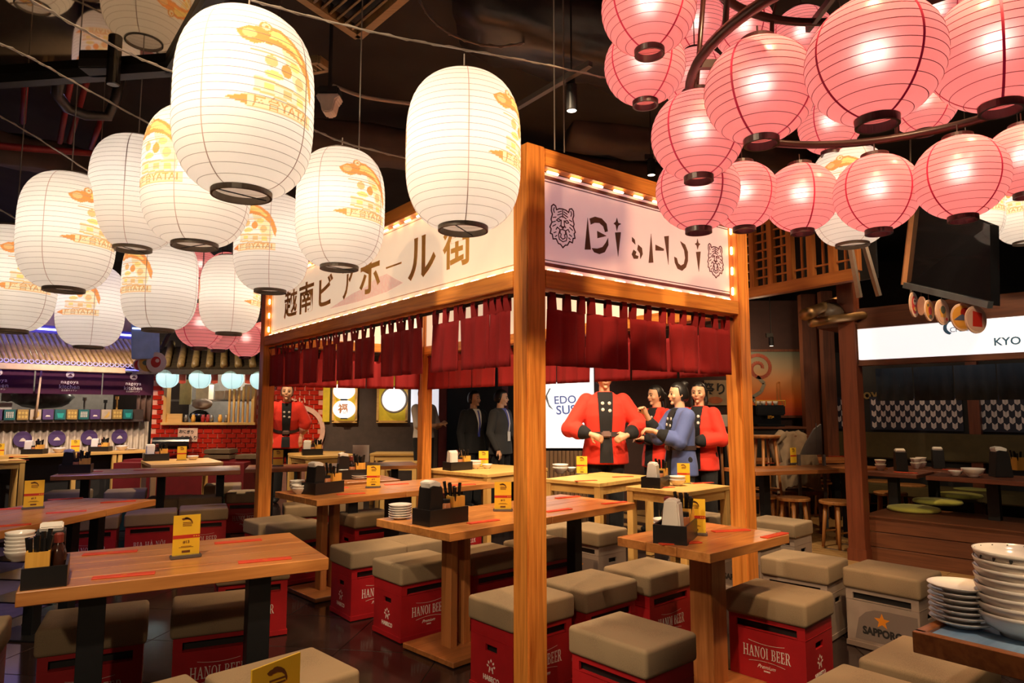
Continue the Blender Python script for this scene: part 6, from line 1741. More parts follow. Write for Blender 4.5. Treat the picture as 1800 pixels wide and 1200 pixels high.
# ================================================================== WALL WITH YELLOW NICHES AND DARK PASSAGE
struct('wall_niches', MB().box(((xw1 + atY(770, 700, YT).x) / 2, YT + 0.06, 1.5), (atY(770, 700, YT).x - xw1, 0.1, 3.0)).mesh('wall', flat('wall_taupe', (0.085, 0.058, 0.048), 0.8)))
YEL = flat('niche_yellow_glow', (0.62, 0.42, 0.02), 0.6, emit=(1.0, 0.72, 0.04), estr=0.12)  # weak emission painted in for the light inside the niches
def pxbox(px0, py0, px1, py1, Y, name, mat, label, cat, th=0.03, frame_=None):
    a, b = atY(px0, py1, Y), atY(px1, py0, Y)
    c_ = (a + b) / 2; w, h = b.x - a.x, b.z - a.z
    o = thing(name, label, cat, c_)
    obj('panel', MB().box((0, 0, 0), (w, th, h)).mesh('panel', mat), o)
    if frame_:
        f_ = 0.035
        obj('frame', MB().box((0, -0.01, h / 2), (w + f_, th + 0.02, f_)).box((0, -0.01, -h / 2), (w + f_, th + 0.02, f_)).box((-w / 2, -0.01, 0), (f_, th + 0.02, h)).box((w / 2, -0.01, 0), (f_, th + 0.02, h)).mesh('frame', frame_), o)
    return o, w, h
YN = YT - 0.03
pxbox(567, 660, 581, 741, YN, 'yellow_niche', YEL, 'narrow bright yellow niche at the tile wall edge', 'niche')
pxbox(586, 660, 628, 741, YN, 'yellow_niche', YEL, 'yellow niche holding two white lanterns', 'niche', 0.03, MATS['pine'])
pxbox(664, 660, 716, 741, YN, 'yellow_niche', YEL, 'yellow niche behind the round white lamp', 'niche', 0.03, MATS['pine'])
WPAPER = glow('lamp_paper', (1.0, 0.90, 0.80), 1.15)
def oval_lamp(px, py, rx, rz_, label, text=None):
    p = atY(px, py, YN - 0.12)
    o = thing('niche_lamp', label, 'lamp', p)
    obj('shade', MB().ellipsoid((0, 0, 0), (rx, 0.08, rz_), 24, 14).mesh('shade', WPAPER, smooth=True), o)
    obj('bracket', MB().box((0, 0.09, 0), (0.05, 0.08, 0.05)).mesh('bracket', STEEL), o)
    obj('cap', MB().box((0, 0, rz_), (0.10, 0.06, 0.02)).box((0, 0, -rz_), (0.10, 0.06, 0.02)).mesh('cap', BLACK), o)
    if text: obj('lettering', text_mesh(text, 0.16, 0.004, 0.001, mat=flat('lamp_ink', (0.75, 0.36, 0.2), 0.6, noise=0)), o, (0, -0.084, 0), (PI / 2, 0, 0))
oval_lamp(605, 719, 0.185, 0.15, 'lower oval white lantern with a character in the yellow niche', '福')
oval_lamp(605, 687, 0.18, 0.14, 'upper oval white lantern in the yellow niche')
o = thing('round_lamp', 'big round white lamp glowing before the yellow niche', 'lamp', atY(693, 702, YN - 0.15))
obj('shade', MB().cyl((0, 0, 0), 0.185, 0.1, 40, Matrix.Rotation(PI / 2, 4, 'X')).mesh('shade', glow('round_lamp_white', (1.0, 0.97, 0.92), 1.6)), o)
obj('bracket', MB().box((0, 0.09, 0), (0.08, 0.12, 0.08)).mesh('bracket', STEEL), o)
obj('rim', MB().torus((0, 0, 0), 0.20, 0.02, 40, 6).mesh('rim', flat('rim_grey', (0.35, 0.28, 0.22), 0.5)), o, (0, 0, 0), (PI / 2, 0, 0))
# dark passage and curtains
struct('wall_passage', MB().box(((atY(770, 700, YT).x + atY(960, 700, YT).x) / 2, YT + 1.0, 1.5), (atY(960, 700, YT).x - atY(770, 700, YT).x + 0.6, 0.1, 3.0)).mesh('wall', BLACK))
pxbox(722, 640, 776, 742, YT - 0.02, 'lightbox', glow('panel_white', (0.9, 0.92, 1.0), 0.75), 'pale light panel behind the rear stall post', 'light panel')
for k, (a, b, lb) in enumerate(((771, 785, 'dark red pillar right of the rear stall post'), (882, 893, 'dark red pillar behind the second man in a suit'))):
    p, q = atY(a, 800, YT - 0.1), atY(b, 800, YT - 0.1)
    o = obj('red_pillar', MB().box((0, 0, 1.4), (q.x - p.x, 0.15, 2.8)).box((0, 0, 0.05), (q.x - p.x + 0.04, 0.19, 0.1)).mesh('pillar', flat('pillar_red', (0.13, 0.012, 0.015), 0.5), bevel=0.01), None, ((p.x + q.x) / 2, YT - 0.1, 0.0)); tag(o, lb, 'pillar')
# ================================================================== EDO PANEL AND THE DARK WALL BEHIND THE STAFF
YE = 9.4
WHITEGLOW = glow('sign_white', (1.0, 0.97, 0.96), 0.92)
a, b = atY(930, 787, YE), atY(1043, 640, YE)
ed = thing('light_sign', 'white light sign with blue lettering beside the near post', 'sign', (a + b) / 2)
w, h = b.x - a.x, b.z - a.z
obj('panel', MB().box((0, 0, 0), (w, 0.06, h)).mesh('panel', WHITEGLOW), ed)
BLUEINK = flat('blue_ink', (0.12, 0.18, 0.48), 0.6, emit=(0.20, 0.28, 0.70), estr=0.30, noise=0)
pe = atY(993, 703, YE); ps = atY(995, 719, YE); c0 = (a + b) / 2
obj('lettering', text_mesh('EDO', 0.15, 0.002, 0.001, mat=BLUEINK), ed, (pe.x - c0.x, -0.032, pe.z - c0.z), (PI / 2, -0.05, 0))
obj('lettering', text_mesh('SUSHI', 0.17, 0.003, 0.001, mat=BLUEINK), ed, (ps.x - c0.x + 0.08, -0.032, ps.z - c0.z - 0.01), (PI / 2, -0.05, 0))
obj('printed_swoosh', MB().prism([(-0.02, 0.16), (0.0, 0.16), (-0.05, 0.06), (-0.02, -0.06), (0.04, -0.14), (-0.03, -0.09), (-0.08, 0.04)], 0, 0.002, Matrix.Rotation(PI / 2, 4, 'X')).mesh('swoosh', flat('pale_blue', (0.40, 0.52, 0.75), 0.6)), ed, (atY(968, 710, YE).x - c0.x, -0.031, pe.z - c0.z))
# grey short curtains over the sign
GREYC = cloth('grey_cloth', (0.13, 0.15, 0.19))
nc = thing('grey_noren', 'short grey curtains with dark hems over the white sign', 'curtain', atY(1000, 655, YE - 0.05))
for k, (x0, x1) in enumerate(((940, 982), (987, 1035))):
    p, q = atY(x0, 682, YE - 0.05), atY(x1, 640, YE - 0.05)
    o_ = obj('curtain_panel', MB().box((0, 0, 0), (q.x - p.x, 0.01, 0.42)).mesh('panel', GREYC), nc, ((p.x + q.x) / 2 - nc.location.x, 0, 0.08))
    obj('hem', MB().box((0, -0.007, -0.20), (q.x - p.x, 0.004, 0.02)).box((q.x - p.x) * Vector((0.5, 0, 0)) + Vector((-0.015, -0.007, 0)), (0.03, 0.004, 0.42)).mesh('hem', BLACKCLOTH) if False else MB().box((0, -0.007, -0.20), (q.x - p.x, 0.004, 0.02)).box(((q.x - p.x) / 2 - 0.015, -0.007, 0), (0.03, 0.004, 0.42)).mesh('hem', BLACKCLOTH), o_)
# slatted wainscot under it
ws = thing('slat_wainscot', 'brown wooden slat front below the white light sign', 'panel', ((a.x + b.x) / 2, YE + 0.02, 0))
for k in range(16):
    obj('slat', MB().box((0, 0, 0.42), (w / 16 - 0.008, 0.03, 0.84)).mesh('slat', wood('slat_grey_brown', (0.24, 0.13, 0.06), (0.15, 0.075, 0.035), 'z', 0.5)), ws, (-w / 2 + w / 16 * (k + 0.5), 0, 0))
x0, x1 = atY(1043, 700, YE).x, atY(1296, 700, YE).x
struct('wall_dark', MB().box(((x0 + x1) / 2, YE + 0.3, 1.5), (x1 - x0, 0.1, 3.0)).mesh('wall', flat('wall_maroon', (0.040, 0.014, 0.010), 0.7)))
# posters and drinks counter beyond the right post
YC_ = 9.2
po, w, h = pxbox(1239, 668, 1280, 712, YE + 0.23, 'food_poster', flat('poster_beige', (0.34, 0.24, 0.14), 0.7), 'pale poster with dark brush writing behind the right stall post', 'poster', 0.01)
obj('lettering', text_mesh('祭り', h * 0.5, 0.004, 0.001, mat=BLACKINK), po, (-w * 0.08, -0.007, h * 0.12), (PI / 2, 0, 0))
obj('printed_shape', MB().prism(ell(-0.02, -h * 0.3, w * 0.3, h * 0.14), 0, 0.001, Matrix.Rotation(PI / 2, 4, 'X')).mesh('shape', flat('poster_food', (0.45, 0.12, 0.04), 0.6)), po, (0, -0.006, 0))
p0, p1 = atY(1262, 720, 9.55), atY(1398, 720, 9.55)
ctr = thing('drinks_counter', 'dark drinks counter behind the right stall post', 'counter', ((p0.x + p1.x) / 2, 9.55, 0))
obj('body', MB().box((0, 0, 0.57), (p1.x - p0.x, 0.5, 1.14)).mesh('body', BLACK), ctr); obj('top', MB().box((0, 0, 1.155), (p1.x - p0.x + 0.06, 0.56, 0.03)).mesh('top', DARKWOODX, bevel=0.004), ctr)
for k, (px, lab, c_, s_) in enumerate(((1252, 'white tissue box on the drinks counter', NAPKIN, (0.12, 0.1, 0.16)), (1266, 'small amber bottle on the drinks counter', BAMBOO, (0.06, 0.06, 0.2)))):
    p = atY(px + 20, 712, 9.5)
    if k == 0: o = obj('tissue_box', MB().box((0, 0, s_[2] / 2), s_).box((0, -s_[1] / 2 - 0.001, 0.03), (0.08, 0.004, 0.02)).mesh('box', c_, bevel=0.006), None, (p.x, 9.5, 1.17))
    else: o = obj('bottle', MB().lathe([(0, 0), (0.03, 0), (0.03, 0.12), (0.012, 0.16), (0.012, 0.20), (0, 0.20)], 14).mesh('bottle', c_, smooth=True), None, (p.x, 9.5, 1.17))
    tag(o, lab, 'box' if k == 0 else 'bottle')
# espresso machine
p = atY(1347, 728, 9.5)
es = thing('coffee_machine', 'black coffee machine with a cup rail on the drinks counter', 'machine', (p.x, 9.5, 1.172))
obj('body', MB().box((0, 0, 0.22), (0.40, 0.35, 0.14)).box((0, 0.08, 0.10), (0.40, 0.2, 0.2)).box((0, 0, 0.015), (0.40, 0.36, 0.03)).mesh('body', BLACKG, bevel=0.015), es)
obj('rail', MB().tube([(-0.2, -0.17, 0.35), (0.2, -0.17, 0.35)], 0.008, 6).tube([(-0.2, -0.17, 0.28), (-0.2, -0.17, 0.36)], 0.008, 6).tube([(0.2, -0.17, 0.28), (0.2, -0.17, 0.36)], 0.008, 6).mesh('rail', MATS['gold_paint']), es)
for k in range(4): obj('cup', MB().lathe([(0, 0), (0.025, 0), (0.036, 0.06), (0.033, 0.06), (0.02, 0.005), (0, 0.005)], 12).mesh('cup', PORCELAIN, smooth=True), es, (-0.13 + k * 0.085, -0.02, 0.29))
obj('spout', MB().cyl((0, -0.13, 0.13), 0.03, 0.05, 12).box((0, -0.18, 0.13), (0.03, 0.1, 0.02)).mesh('spout', MATS['gold_paint']), es)
# orange mural
YM = 9.9
mo, w, h = pxbox(1300, 616, 1409, 732, YM, 'orange_mural', flat('mural_base', (0.5, 0.2, 0.05), 0.6), 'sunset orange mural with a curling dragon figure right of the right stall post', 'mural', 0.03, DARKWOOD)
_w0, _w1 = atY(1290, 700, YM).x, atY(1416, 700, YM).x
struct('wall_mural', MB().box(((_w0 + _w1) / 2, YM + 0.08, 1.5), (_w1 - _w0, 0.1, 3.0)).mesh('wall', flat('wall_maroon', (0.040, 0.014, 0.010), 0.7)))
MUR, ntm, bmu = new_mat('mural_sunset'); set_in(bmu, rough=0.6)
tc = ntm.nodes.new('ShaderNodeTexCoord'); sp = ntm.nodes.new('ShaderNodeSeparateXYZ'); mr = ntm.nodes.new('ShaderNodeMapRange'); rp = ntm.nodes.new('ShaderNodeValToRGB')
mr.inputs[1].default_value = -h / 2; mr.inputs[2].default_value = h / 2
ntm.links.new(tc.outputs['Object'], sp.inputs[0]); ntm.links.new(sp.outputs[2], mr.inputs[0]); ntm.links.new(mr.outputs[0], rp.inputs[0]); ntm.links.new(rp.outputs[0], bmu.inputs['Base Color'])
e = rp.color_ramp.elements; e[0].position = 0.0; e[0].color = (0.45, 0.03, 0.01, 1); e[1].position = 1.0; e[1].color = (0.10, 0.12, 0.09, 1)
for pos, c_ in ((0.25, (0.72, 0.13, 0.01, 1)), (0.45, (0.62, 0.22, 0.06, 1)), (0.75, (0.32, 0.22, 0.12, 1))):
    n_ = e.new(pos); n_.color = c_
for o in mo.children:
    if o.name.startswith('panel'): o.data.materials[0] = MUR
def ribbon(pts, wd, name, mat, parent, loc, closed=False):
    mb = MB(); M = Matrix.Rotation(PI / 2, 4, 'X')
    for i in range(len(pts) - 1):
        (x0, y0), (x1, y1) = pts[i], pts[i + 1]
        d = math.hypot(x1 - x0, y1 - y0) or 1; nx, ny = -(y1 - y0) / d * wd / 2, (x1 - x0) / d * wd / 2
        mb.prism([(x0 + nx, y0 + ny), (x0 - nx, y0 - ny), (x1 - nx, y1 - ny), (x1 + nx, y1 + ny)], 0, 0.002, M)
    return obj(name, mb.mesh(name, mat), parent, loc)
spiral = [((0.05 + 0.018 * t) * math.cos(t) - 0.22, (0.05 + 0.018 * t) * math.sin(t) + 0.22) for t in [k * 0.35 for k in range(26)]]
ribbon(spiral, 0.05, 'painted_coil', flat('mural_red', (0.28, 0.05, 0.02), 0.6), mo, (0.05, -0.018, 0))
ribbon([(-0.1, 0.1), (0.0, 0.0), (-0.05, -0.12), (-0.18, -0.2), (-0.12, -0.3), (-0.02, -0.28)], 0.05, 'painted_curl', flat('mural_grey', (0.24, 0.20, 0.14), 0.6), mo, (-0.1, -0.018, 0))
ribbon([(0.02, -0.32), (0.02, 0.0), (0.06, 0.02), (0.06, -0.2), (0.1, -0.3), (0.06, -0.34), (0.02, -0.32)], 0.025, 'painted_flask', flat('mural_flask', (0.50, 0.16, 0.03), 0.6), mo, (0.06, -0.018, 0))
# dark partition slabs between mural and sign
for k, (px0, px1, Y, lb) in enumerate(((1412, 1440, 9.4, 'dark brown upright panel right of the orange mural'), (1448, 1468, 9.15, 'dark upright board left of the arrow pattern wall'))):
    p, q = atY(px0, 700, Y), atY(px1, 700, Y)
    o = obj('partition', MB().box((0, 0, 1.5), (q.x - p.x, 0.12, 3.0)).mesh('partition', DARKWOOD, bevel=0.004), None, ((p.x + q.x) / 2, Y, 0)); tag(o, lb, 'partition')

# ================================================================== RAISED SEATING WITH THE KYO SIGN
D, Nn = U(-47), U(-137)                      # along the front, and towards the room
R0_ = riser0.copy(); R0_.z = 0
seat = thing('raised_seating', 'dark wooden platform seating behind the tall brown post', 'platform', R0_, math.radians(-47))
zp = 0.42
for k in range(3):
    obj('riser_board', MB().box((1.6, 0.015, 0.07 + k * 0.138), (3.4, 0.03, 0.132)).mesh('riser_board', DARKWOODX, bevel=0.003, seg=1), seat)
obj('deck', MB().box((1.6, 0.42, zp - 0.02), (3.4, 0.84, 0.04)).mesh('deck', DARKWOODX, bevel=0.003), seat)
obj('inner_front', MB().box((1.6, 0.83, 0.19), (3.4, 0.02, 0.38)).mesh('inner_front', DARKWOOD), seat)
POSTW = wood('post_red_brown', (0.20, 0.052, 0.022), (0.12, 0.03, 0.014), 'z', 0.4)
pp = at(1513, 986, 0)
o = obj('tall_post', MB().box((0, 0, 2.1), (0.15, 0.15, 4.2)).box((0, 0, 0.06), (0.17, 0.17, 0.12)).mesh('post', POSTW, bevel=0.004), None, (pp.x, pp.y, 0.0), (0, 0, math.radians(-47))); tag(o, 'tall dark red-brown post at the left end of the white illuminated sign', 'post')
# sign box
sA = Vector((3.30, 6.45, 0)) + U(-47) * 0.02
ks = thing('illuminated_sign', 'long white illuminated sign reading KYO', 'sign', (sA.x, sA.y, CAM_H), math.radians(-47))
zt0, zb0_ = 0.755, 0.468
obj('panel', MB().box((1.75, 0, (zt0 + zb0_) / 2), (3.5, 0.12, zt0 - zb0_)).mesh('panel', WHITEGLOW), ks)
obj('frame', MB().box((1.75, 0.02, zt0 + 0.03), (3.56, 0.16, 0.05)).box((1.75, 0.02, zb0_ - 0.03), (3.56, 0.16, 0.05)).box((-0.02, 0.02, (zt0 + zb0_) / 2), (0.04, 0.16, zt0 - zb0_ + 0.1)).mesh('frame', DARKWOODX), ks)
def sign2(px, py):
    d = ray(px, py); n_ = U(43); t_ = (sA - U(43) * 0.06).dot(n_) / d.dot(n_); q = d * t_ - sA
    return q.dot(U(-47)), d.z * t_
def px2(name, ch, px, py, hpx, mat=None):
    x, z = sign2(px, py); z2 = sign2(px, py - hpx)[1]
    return obj(name, text_mesh(ch, (z2 - z) * 1.38, 0.002, 0.001, mat=mat or flat('sign_teal', (0.05, 0.12, 0.18), 0.6, emit=(0.05, 0.14, 0.22), estr=0.25, noise=0)), ks, (x, -0.0615, (z + z2) / 2), (PI / 2, 0, 0))
px2('lettering', 'KYO', 1771, 607, 14)
x, z = sign2(1672, 582)
TEALI = MATS['sign_teal']
obj('printed_moon', MB().prism([(0.06 * math.cos(t), 0.06 * math.sin(t)) for t in [1.2 + k * 0.3 for k in range(12)]] + [(0.02 + 0.052 * math.cos(t), 0.006 + 0.052 * math.sin(t)) for t in [4.4 - k * 0.3 for k in range(12)]], 0, 0.002, Matrix.Rotation(PI / 2, 4, 'X')).mesh('moon', TEALI), ks, (x, -0.0605, z + 0.03))
obj('lettering', text_mesh('Crescent', 0.06, 0.0, 0.001, mat=TEALI), ks, (x + 0.10, -0.0615, z + 0.01), (PI / 2, 0, 0))
# dark curtains under the sign
NAVY = cloth('navy_cloth', (0.012, 0.017, 0.024)); NAVY2 = cloth('navy_cloth_light', (0.018, 0.024, 0.032))
cur = thing('dark_curtain', 'near black blue curtains hanging under the KYO sign', 'curtain', (sA.x + U(43).x * 0.35, sA.y + U(43).y * 0.35, CAM_H), math.radians(-47))
for k in range(9):
    me = MB(); n_ = 10; vs, fs = [], []
    for i in range(n_ + 1):
        x = k * 0.33 + 0.32 * i / n_; yy = 0.015 * math.sin(i * 1.9 + k)
        for zz, yy2 in ((0.40, yy), (0.085, yy * 1.4), (0.085, yy * 1.4 + 0.004), (0.40, yy + 0.004)): vs.append((x, yy2, zz))
    for i in range(n_):
        for j in range(4): fs.append((i * 4 + j, i * 4 + 4 + j, i * 4 + 4 + (j + 1) % 4, i * 4 + (j + 1) % 4))
    obj('curtain_panel', MB().add(vs, fs).mesh('panel', NAVY if k % 2 else NAVY2, smooth=True), cur)
# back wall of the booth with arrow-feather pattern panels and bench
bk = thing('booth_wall', 'booth back wall with white and navy arrow-feather pattern panels', 'panel', tuple(R0_ + U(43) * 3.0), math.radians(-47))
def bk_x(px, py=730):
    d = ray(px, py); n_ = U(43); b0_ = Vector(bk.location); t_ = b0_.dot(n_) / d.dot(n_); q = d * t_ - b0_
    return q.dot(U(-47)), CAM_H + d.z * t_
XL, XR = bk_x(1462)[0], bk_x(1830)[0] + 0.6
obj('wall', MB().box(((XL + XR) / 2, 0.06, 1.1), (XR - XL, 0.06, 2.2)).mesh('wall', BLACK), bk)
NAVYP = flat('navy_pattern', (0.020, 0.022, 0.045), 0.7, noise=0); PALEP = flat('pale_pattern', (0.78, 0.68, 0.68), 0.7, noise=0.05)
def arrows(x0, n_, m_, pw_, ph_, z0_):
    mb = MB(); M = Matrix.Rotation(PI / 2, 4, 'X')
    for i in range(n_):
        for j in range(m_):
            if (i + j) % 2: continue
            x, z = x0 + i * pw_ / 2, z0_ + j * ph_
            for s in (-1, 1):
                mb.prism([(x, z), (x + s * pw_ * 0.24, z + ph_ * 0.3), (x + s * pw_ * 0.24, z + ph_ * 1.2), (x + s * pw_ * 0.02, z + ph_ * 0.9)], 0, 0.003, M)
    return mb
Z_B = bk_x(1600, 754)[1] + 0.005
PS_ = (bk_x(1705)[0] - bk_x(1535)[0]) / 9.5
for (xa, n_) in ((bk_x(1468)[0], 5), (bk_x(1537)[0], 18), (bk_x(1728)[0], 14)):
    pnl = obj('pattern_panel', MB().box((xa + n_ * PS_ / 4 - 0.04, 0.0, Z_B + 0.20), (n_ * PS_ / 2 + 0.02, 0.02, 0.44)).mesh('pattern_panel', NAVYP), bk)
    obj('printed_arrows', arrows(xa, n_, 5, PS_, 0.075, Z_B).mesh('arrows', PALEP), pnl, (0, -0.0105, 0))
obj('seat_back', MB().box(((XL + XR) / 2, -0.08, Z_B - 0.22), (XR - XL - 0.1, 0.10, 0.34)).mesh('seat_back', flat('olive_seat', (0.085, 0.060, 0.018), 0.7), bevel=0.015), bk)
obj('bench', MB().box(((XL + XR) / 2, -0.35, 0.40), (XR - XL - 0.1, 0.5, 0.12)).mesh('bench', MATS['olive_seat'], bevel=0.015), bk)
for x in (bk_x(1459)[0], bk_x(1716)[0]): obj('stile', MB().box((x, -0.05, 1.1), (0.12, 0.1, 2.2)).mesh('stile', POSTW), bk)
xq, zq = bk_x(1478, 694)
P = Vector(bk.location) + U(-47) * (xq + 0.30)
o = obj('wall_lettering', text_mesh('nagoya', 0.19, 0.004, 0.006, mat=flat('brass_letter', (0.26, 0.17, 0.05), 0.5)), None, (P.x, P.y, zq), (PI / 2, 0, math.radians(-47))); tag(o, 'dim brass lettering on the dark wall above the arrow pattern', 'lettering')
# low tables and things of the booth
def dark_table(px, py, ang, L, W, label, z=0.75):
    p = at(px, py, z)
    t_ = thing('booth_table', label, 'table', (p.x, p.y, 0.0), math.radians(ang))
    obj('tabletop', MB().box((0, 0, z - 0.02), (L, W, 0.04)).mesh('tabletop', wood('booth_wood', (0.17, 0.055, 0.03), (0.10, 0.03, 0.018), 'x', 0.35), bevel=0.004, seg=1), t_)
    obj('leg', MB().box((0, 0, (z - 0.04) / 2), (0.09, 0.09, z - 0.04)).mesh('leg', BLACK), t_); obj('base_plate', MB().box((0, 0, 0.01), (0.4, 0.4, 0.02)).mesh('base_plate', BLACK), t_)
    return t_
tA = dark_table(1745, 838, -47, 0.9, 0.62, 'dark brown table behind the green seat pads', 0.80)
tB = dark_table(1640, 824, -47, 0.8, 0.6, 'dark booth table under the arrow pattern wall', 0.76)
tC = dark_table(1775, 806, -47, 0.8, 0.6, 'farther dark booth table at the right edge')
tD = dark_table(1570, 828, -47, 0.6, 0.55, 'dark booth table just right of the tall brown post', 0.76)
PAD = cloth('green_pad', (0.36, 0.34, 0.055)); PAD_ME = MB().lathe([(0, 0), (0.21, 0.0), (0.228, 0.012), (0.23, 0.022), (0.222, 0.036), (0.17, 0.046), (0, 0.05)], 32).mesh('pad', PAD, smooth=True)
for k, (px, py, lb) in enumerate(((1606, 896, 'nearest green round seat pad on the platform edge'), (1648, 883, 'second green seat pad from the tall brown post'), (1686, 872, 'third green seat pad along the platform'), (1712, 864, 'fourth green seat pad along the platform'), (1765, 860, 'farthest green seat pad beyond the dark table leg'))):
    q = at(px, py, zp + 0.01)
    o = obj('seat_pad', PAD_ME, None, (q.x, q.y, zp + 0.001)); tag(o, lb, 'seat pad', 'green seat pads on the platform')
def put_bowl(px, py, z, label, s=1.3): 
    q = at(px, py, z); o = obj('small_bowl', BOWL_ME, None, tuple(q)); o.scale = (s,) * 3; tag(o, label, 'bowl')
put_bowl(1680, 836, 0.805, 'small white bowl on the dark table behind the green pads', 1.0); put_bowl(1711, 838, 0.805, 'white bowl with dark rim marks on the dark table behind the green pads', 1.6)
def wedge(px, py, z, rz, label, s=1.3):
    q = at(px, py, z) if not isinstance(px, Vector) else px
    o = thing('menu_holder', label, 'holder', q, rz, 'napkin holders on the booth tables'); o.scale = (s,) * 3
    obj('holder', STAND_ME, o); obj('napkin_stack', NAP_ME, o)
wedge(on(tD, 0.05, 0.08, 0.762), 0, 0, 1.3, 'black napkin holder with curling paper right of the tall brown post'); wedge(on(tB, 0.02, 0.12, 0.762), 0, 0, 1.2, 'black napkin holder under the arrow pattern wall'); wedge(on(tA, 0.05, 0.06, 0.802), 0, 0, PI * 0.95, 'black napkin holder at the right on the dark table behind the pads', 1.5)
for (px, py, z, lb) in ((1543, 816, 0.765, 'white bowls tower beside the tall brown post'), (1620, 803, 0.765, 'white bowl under the arrow pattern wall'), (1636, 803, 0.765, 'second white bowl under the arrow pattern wall')):
    q = {1543: on(tD, -0.12, 0.0, 0.761), 1620: on(tB, -0.14, 0.10, 0.761), 1636: on(tB, -0.14, -0.08, 0.761)}[px]
    for k in range(2):
        o = obj('small_bowl', BOWL_ME, None, (q.x, q.y, q.z + k * 0.045)); o.scale = (0.95, 0.95, 1.4); tag(o, lb if not k else 'upper bowl on the ' + lb, 'bowl')
o = thing('chopstick_cup', 'bamboo cup at the right edge on the dark table', 'cup', at(1790, 826, 0.805)); o.scale = (1.2,) * 3; obj('cup', CUP_ME, o); obj('chopsticks', STICK_ME, o)
for (px, py, z, rz, lb) in ((1600, 812, 0.762, -0.8, 'red sleeve on the booth table right of the tall post'), (1690, 812, 0.762, -0.8, 'red sleeve under the arrow pattern wall'), (1735, 800, 0.752, -0.8, 'red sleeve on the farther booth table')):
    o = obj('chopstick_sleeve', SLEEVE_ME, None, tuple({1600: on(tD, 0.15, -0.1, 0.761), 1690: on(tB, 0.2, 0.0, 0.761), 1735: on(tC, -0.1, 0.0, 0.751)}[px]), (0, 0, rz)); tag(o, lb, 'chopstick sleeve', 'red chopstick sleeves on the tables')

# long bar tables with round wooden stools right of the stall
def long_table(x0, y0, x1, y1, z, label, W=0.55):
    p, q = at(x0, y0, z), at(x1, y1, z); c_ = (p + q) / 2; d = q - p
    t_ = thing('bar_table', label, 'table', (c_.x, c_.y, 0.0), math.atan2(d.y, d.x))
    L = d.length
    slab_top(t_, L, W, 0.04, BROWNWOOD, 3, z)
    for s in (-0.32, 0.32): steel_leg(t_, L * s, 0, 0.08, 0.08, z - 0.04)
    return t_
LT1 = long_table(1300, 825, 1525, 818, 0.78, 'long reddish-brown table right of the right stall post')
LT2 = long_table(1312, 807, 1500, 805, 0.78, 'farther long reddish-brown table behind the first one')
card_px(1395, 815, 'narrow yellow card on the long reddish-brown table', 55, 0.785, small=True); card_px(1491, 800, 'narrow yellow card on the farther long table near the tall post', 55, 0.785, small=True)
for k, (px, py, lb) in enumerate(((1425, 812, 'red sleeve on the long table right of its card'), (1360, 814, 'red sleeve on the long table left of its card'), (1470, 802, 'red sleeve on the farther long table'))):
    o = obj('chopstick_sleeve', SLEEVE_ME, None, tuple(at(px, py, 0.785)), (0, 0, 0.1)); tag(o, lb, 'chopstick sleeve', 'red chopstick sleeves on the tables')
WSTOOL = wood('stool_wood', (0.46, 0.20, 0.06), (0.30, 0.11, 0.03), 'z', 0.4)
def round_stool(px, py, label, z=0.47, s=1.0):
    q = at(px, py, z)
    t_ = thing('round_stool', label, 'stool', (q.x, q.y, 0.01), 0.4, 'round wooden stools'); t_.scale = (s, s, 1)
    obj('seat', MB().lathe([(0, z - 0.035), (0.15, z - 0.035), (0.17, z - 0.028), (0.172, z - 0.008), (0.165, z), (0, z)], 28).mesh('seat', WSTOOL, smooth=False), t_)
    for k in range(4):
        a = PI / 4 + k * PI / 2
        obj('leg', MB().tube([(0.105 * math.cos(a), 0.105 * math.sin(a), z - 0.035), (0.145 * math.cos(a), 0.145 * math.sin(a), 0)], [0.022, 0.016], 8).mesh('leg', WSTOOL, smooth=True), t_)
    for k in range(2):
        a, b_ = PI / 4 + k * PI, PI / 4 + k * PI + PI / 2
        obj('stretcher', MB().tube([(0.125 * math.cos(a), 0.125 * math.sin(a), 0.16), (0.125 * math.cos(b_), 0.125 * math.sin(b_), 0.16)], 0.010, 6).mesh('stretcher', WSTOOL), t_)
for px, py, lb in ((1471, 881, 'round wooden stool nearest to the tall brown post'), (1394, 875, 'round wooden stool in the middle before the long table'), (1338, 871, 'round wooden stool just right of the right stall post'), (1385, 848, 'round wooden stool in the back row between the table legs'), (1452, 846, 'round wooden stool in the back row nearer the tall post'), (1420, 858, 'round wooden stool half hidden under the long table'),
                   (1565, 866, 'round wooden stool in shade right of the tall brown post'), (1600, 852, 'second shaded round stool right of the tall brown post'), (1545, 845, 'farther shaded round stool by the tall brown post')):
    round_stool(px, py, lb)
# tall stools and shelves glimpsed left of the right post
def high_stool(px, py, label, z=0.98):
    q = atY(px, py, 7.85)
    t_ = thing('high_stool', label, 'stool', (q.x, 7.85, 0.01), 0.2)
    zz = q.z
    obj('seat', MB().lathe([(0, zz - 0.03), (0.16, zz - 0.03), (0.17, zz - 0.01), (0.16, zz), (0, zz)], 24).mesh('seat', WSTOOL), t_)
    for k in range(4):
        a = PI / 4 + k * PI / 2
        obj('leg', MB().tube([(0.10 * math.cos(a), 0.10 * math.sin(a), zz - 0.03), (0.19 * math.cos(a), 0.19 * math.sin(a), 0)], [0.018, 0.014], 8).mesh('leg', WSTOOL, smooth=True), t_)
    obj('ring', MB().torus((0, 0, zz * 0.45), 0.14, 0.009, 24, 6).mesh('ring', WSTOOL), t_)
high_stool(1262, 764, 'tall wooden stool left of the right stall post behind the woman in red')
high_stool(1345, 766, 'tall wooden stool right of the right stall post under the counter')
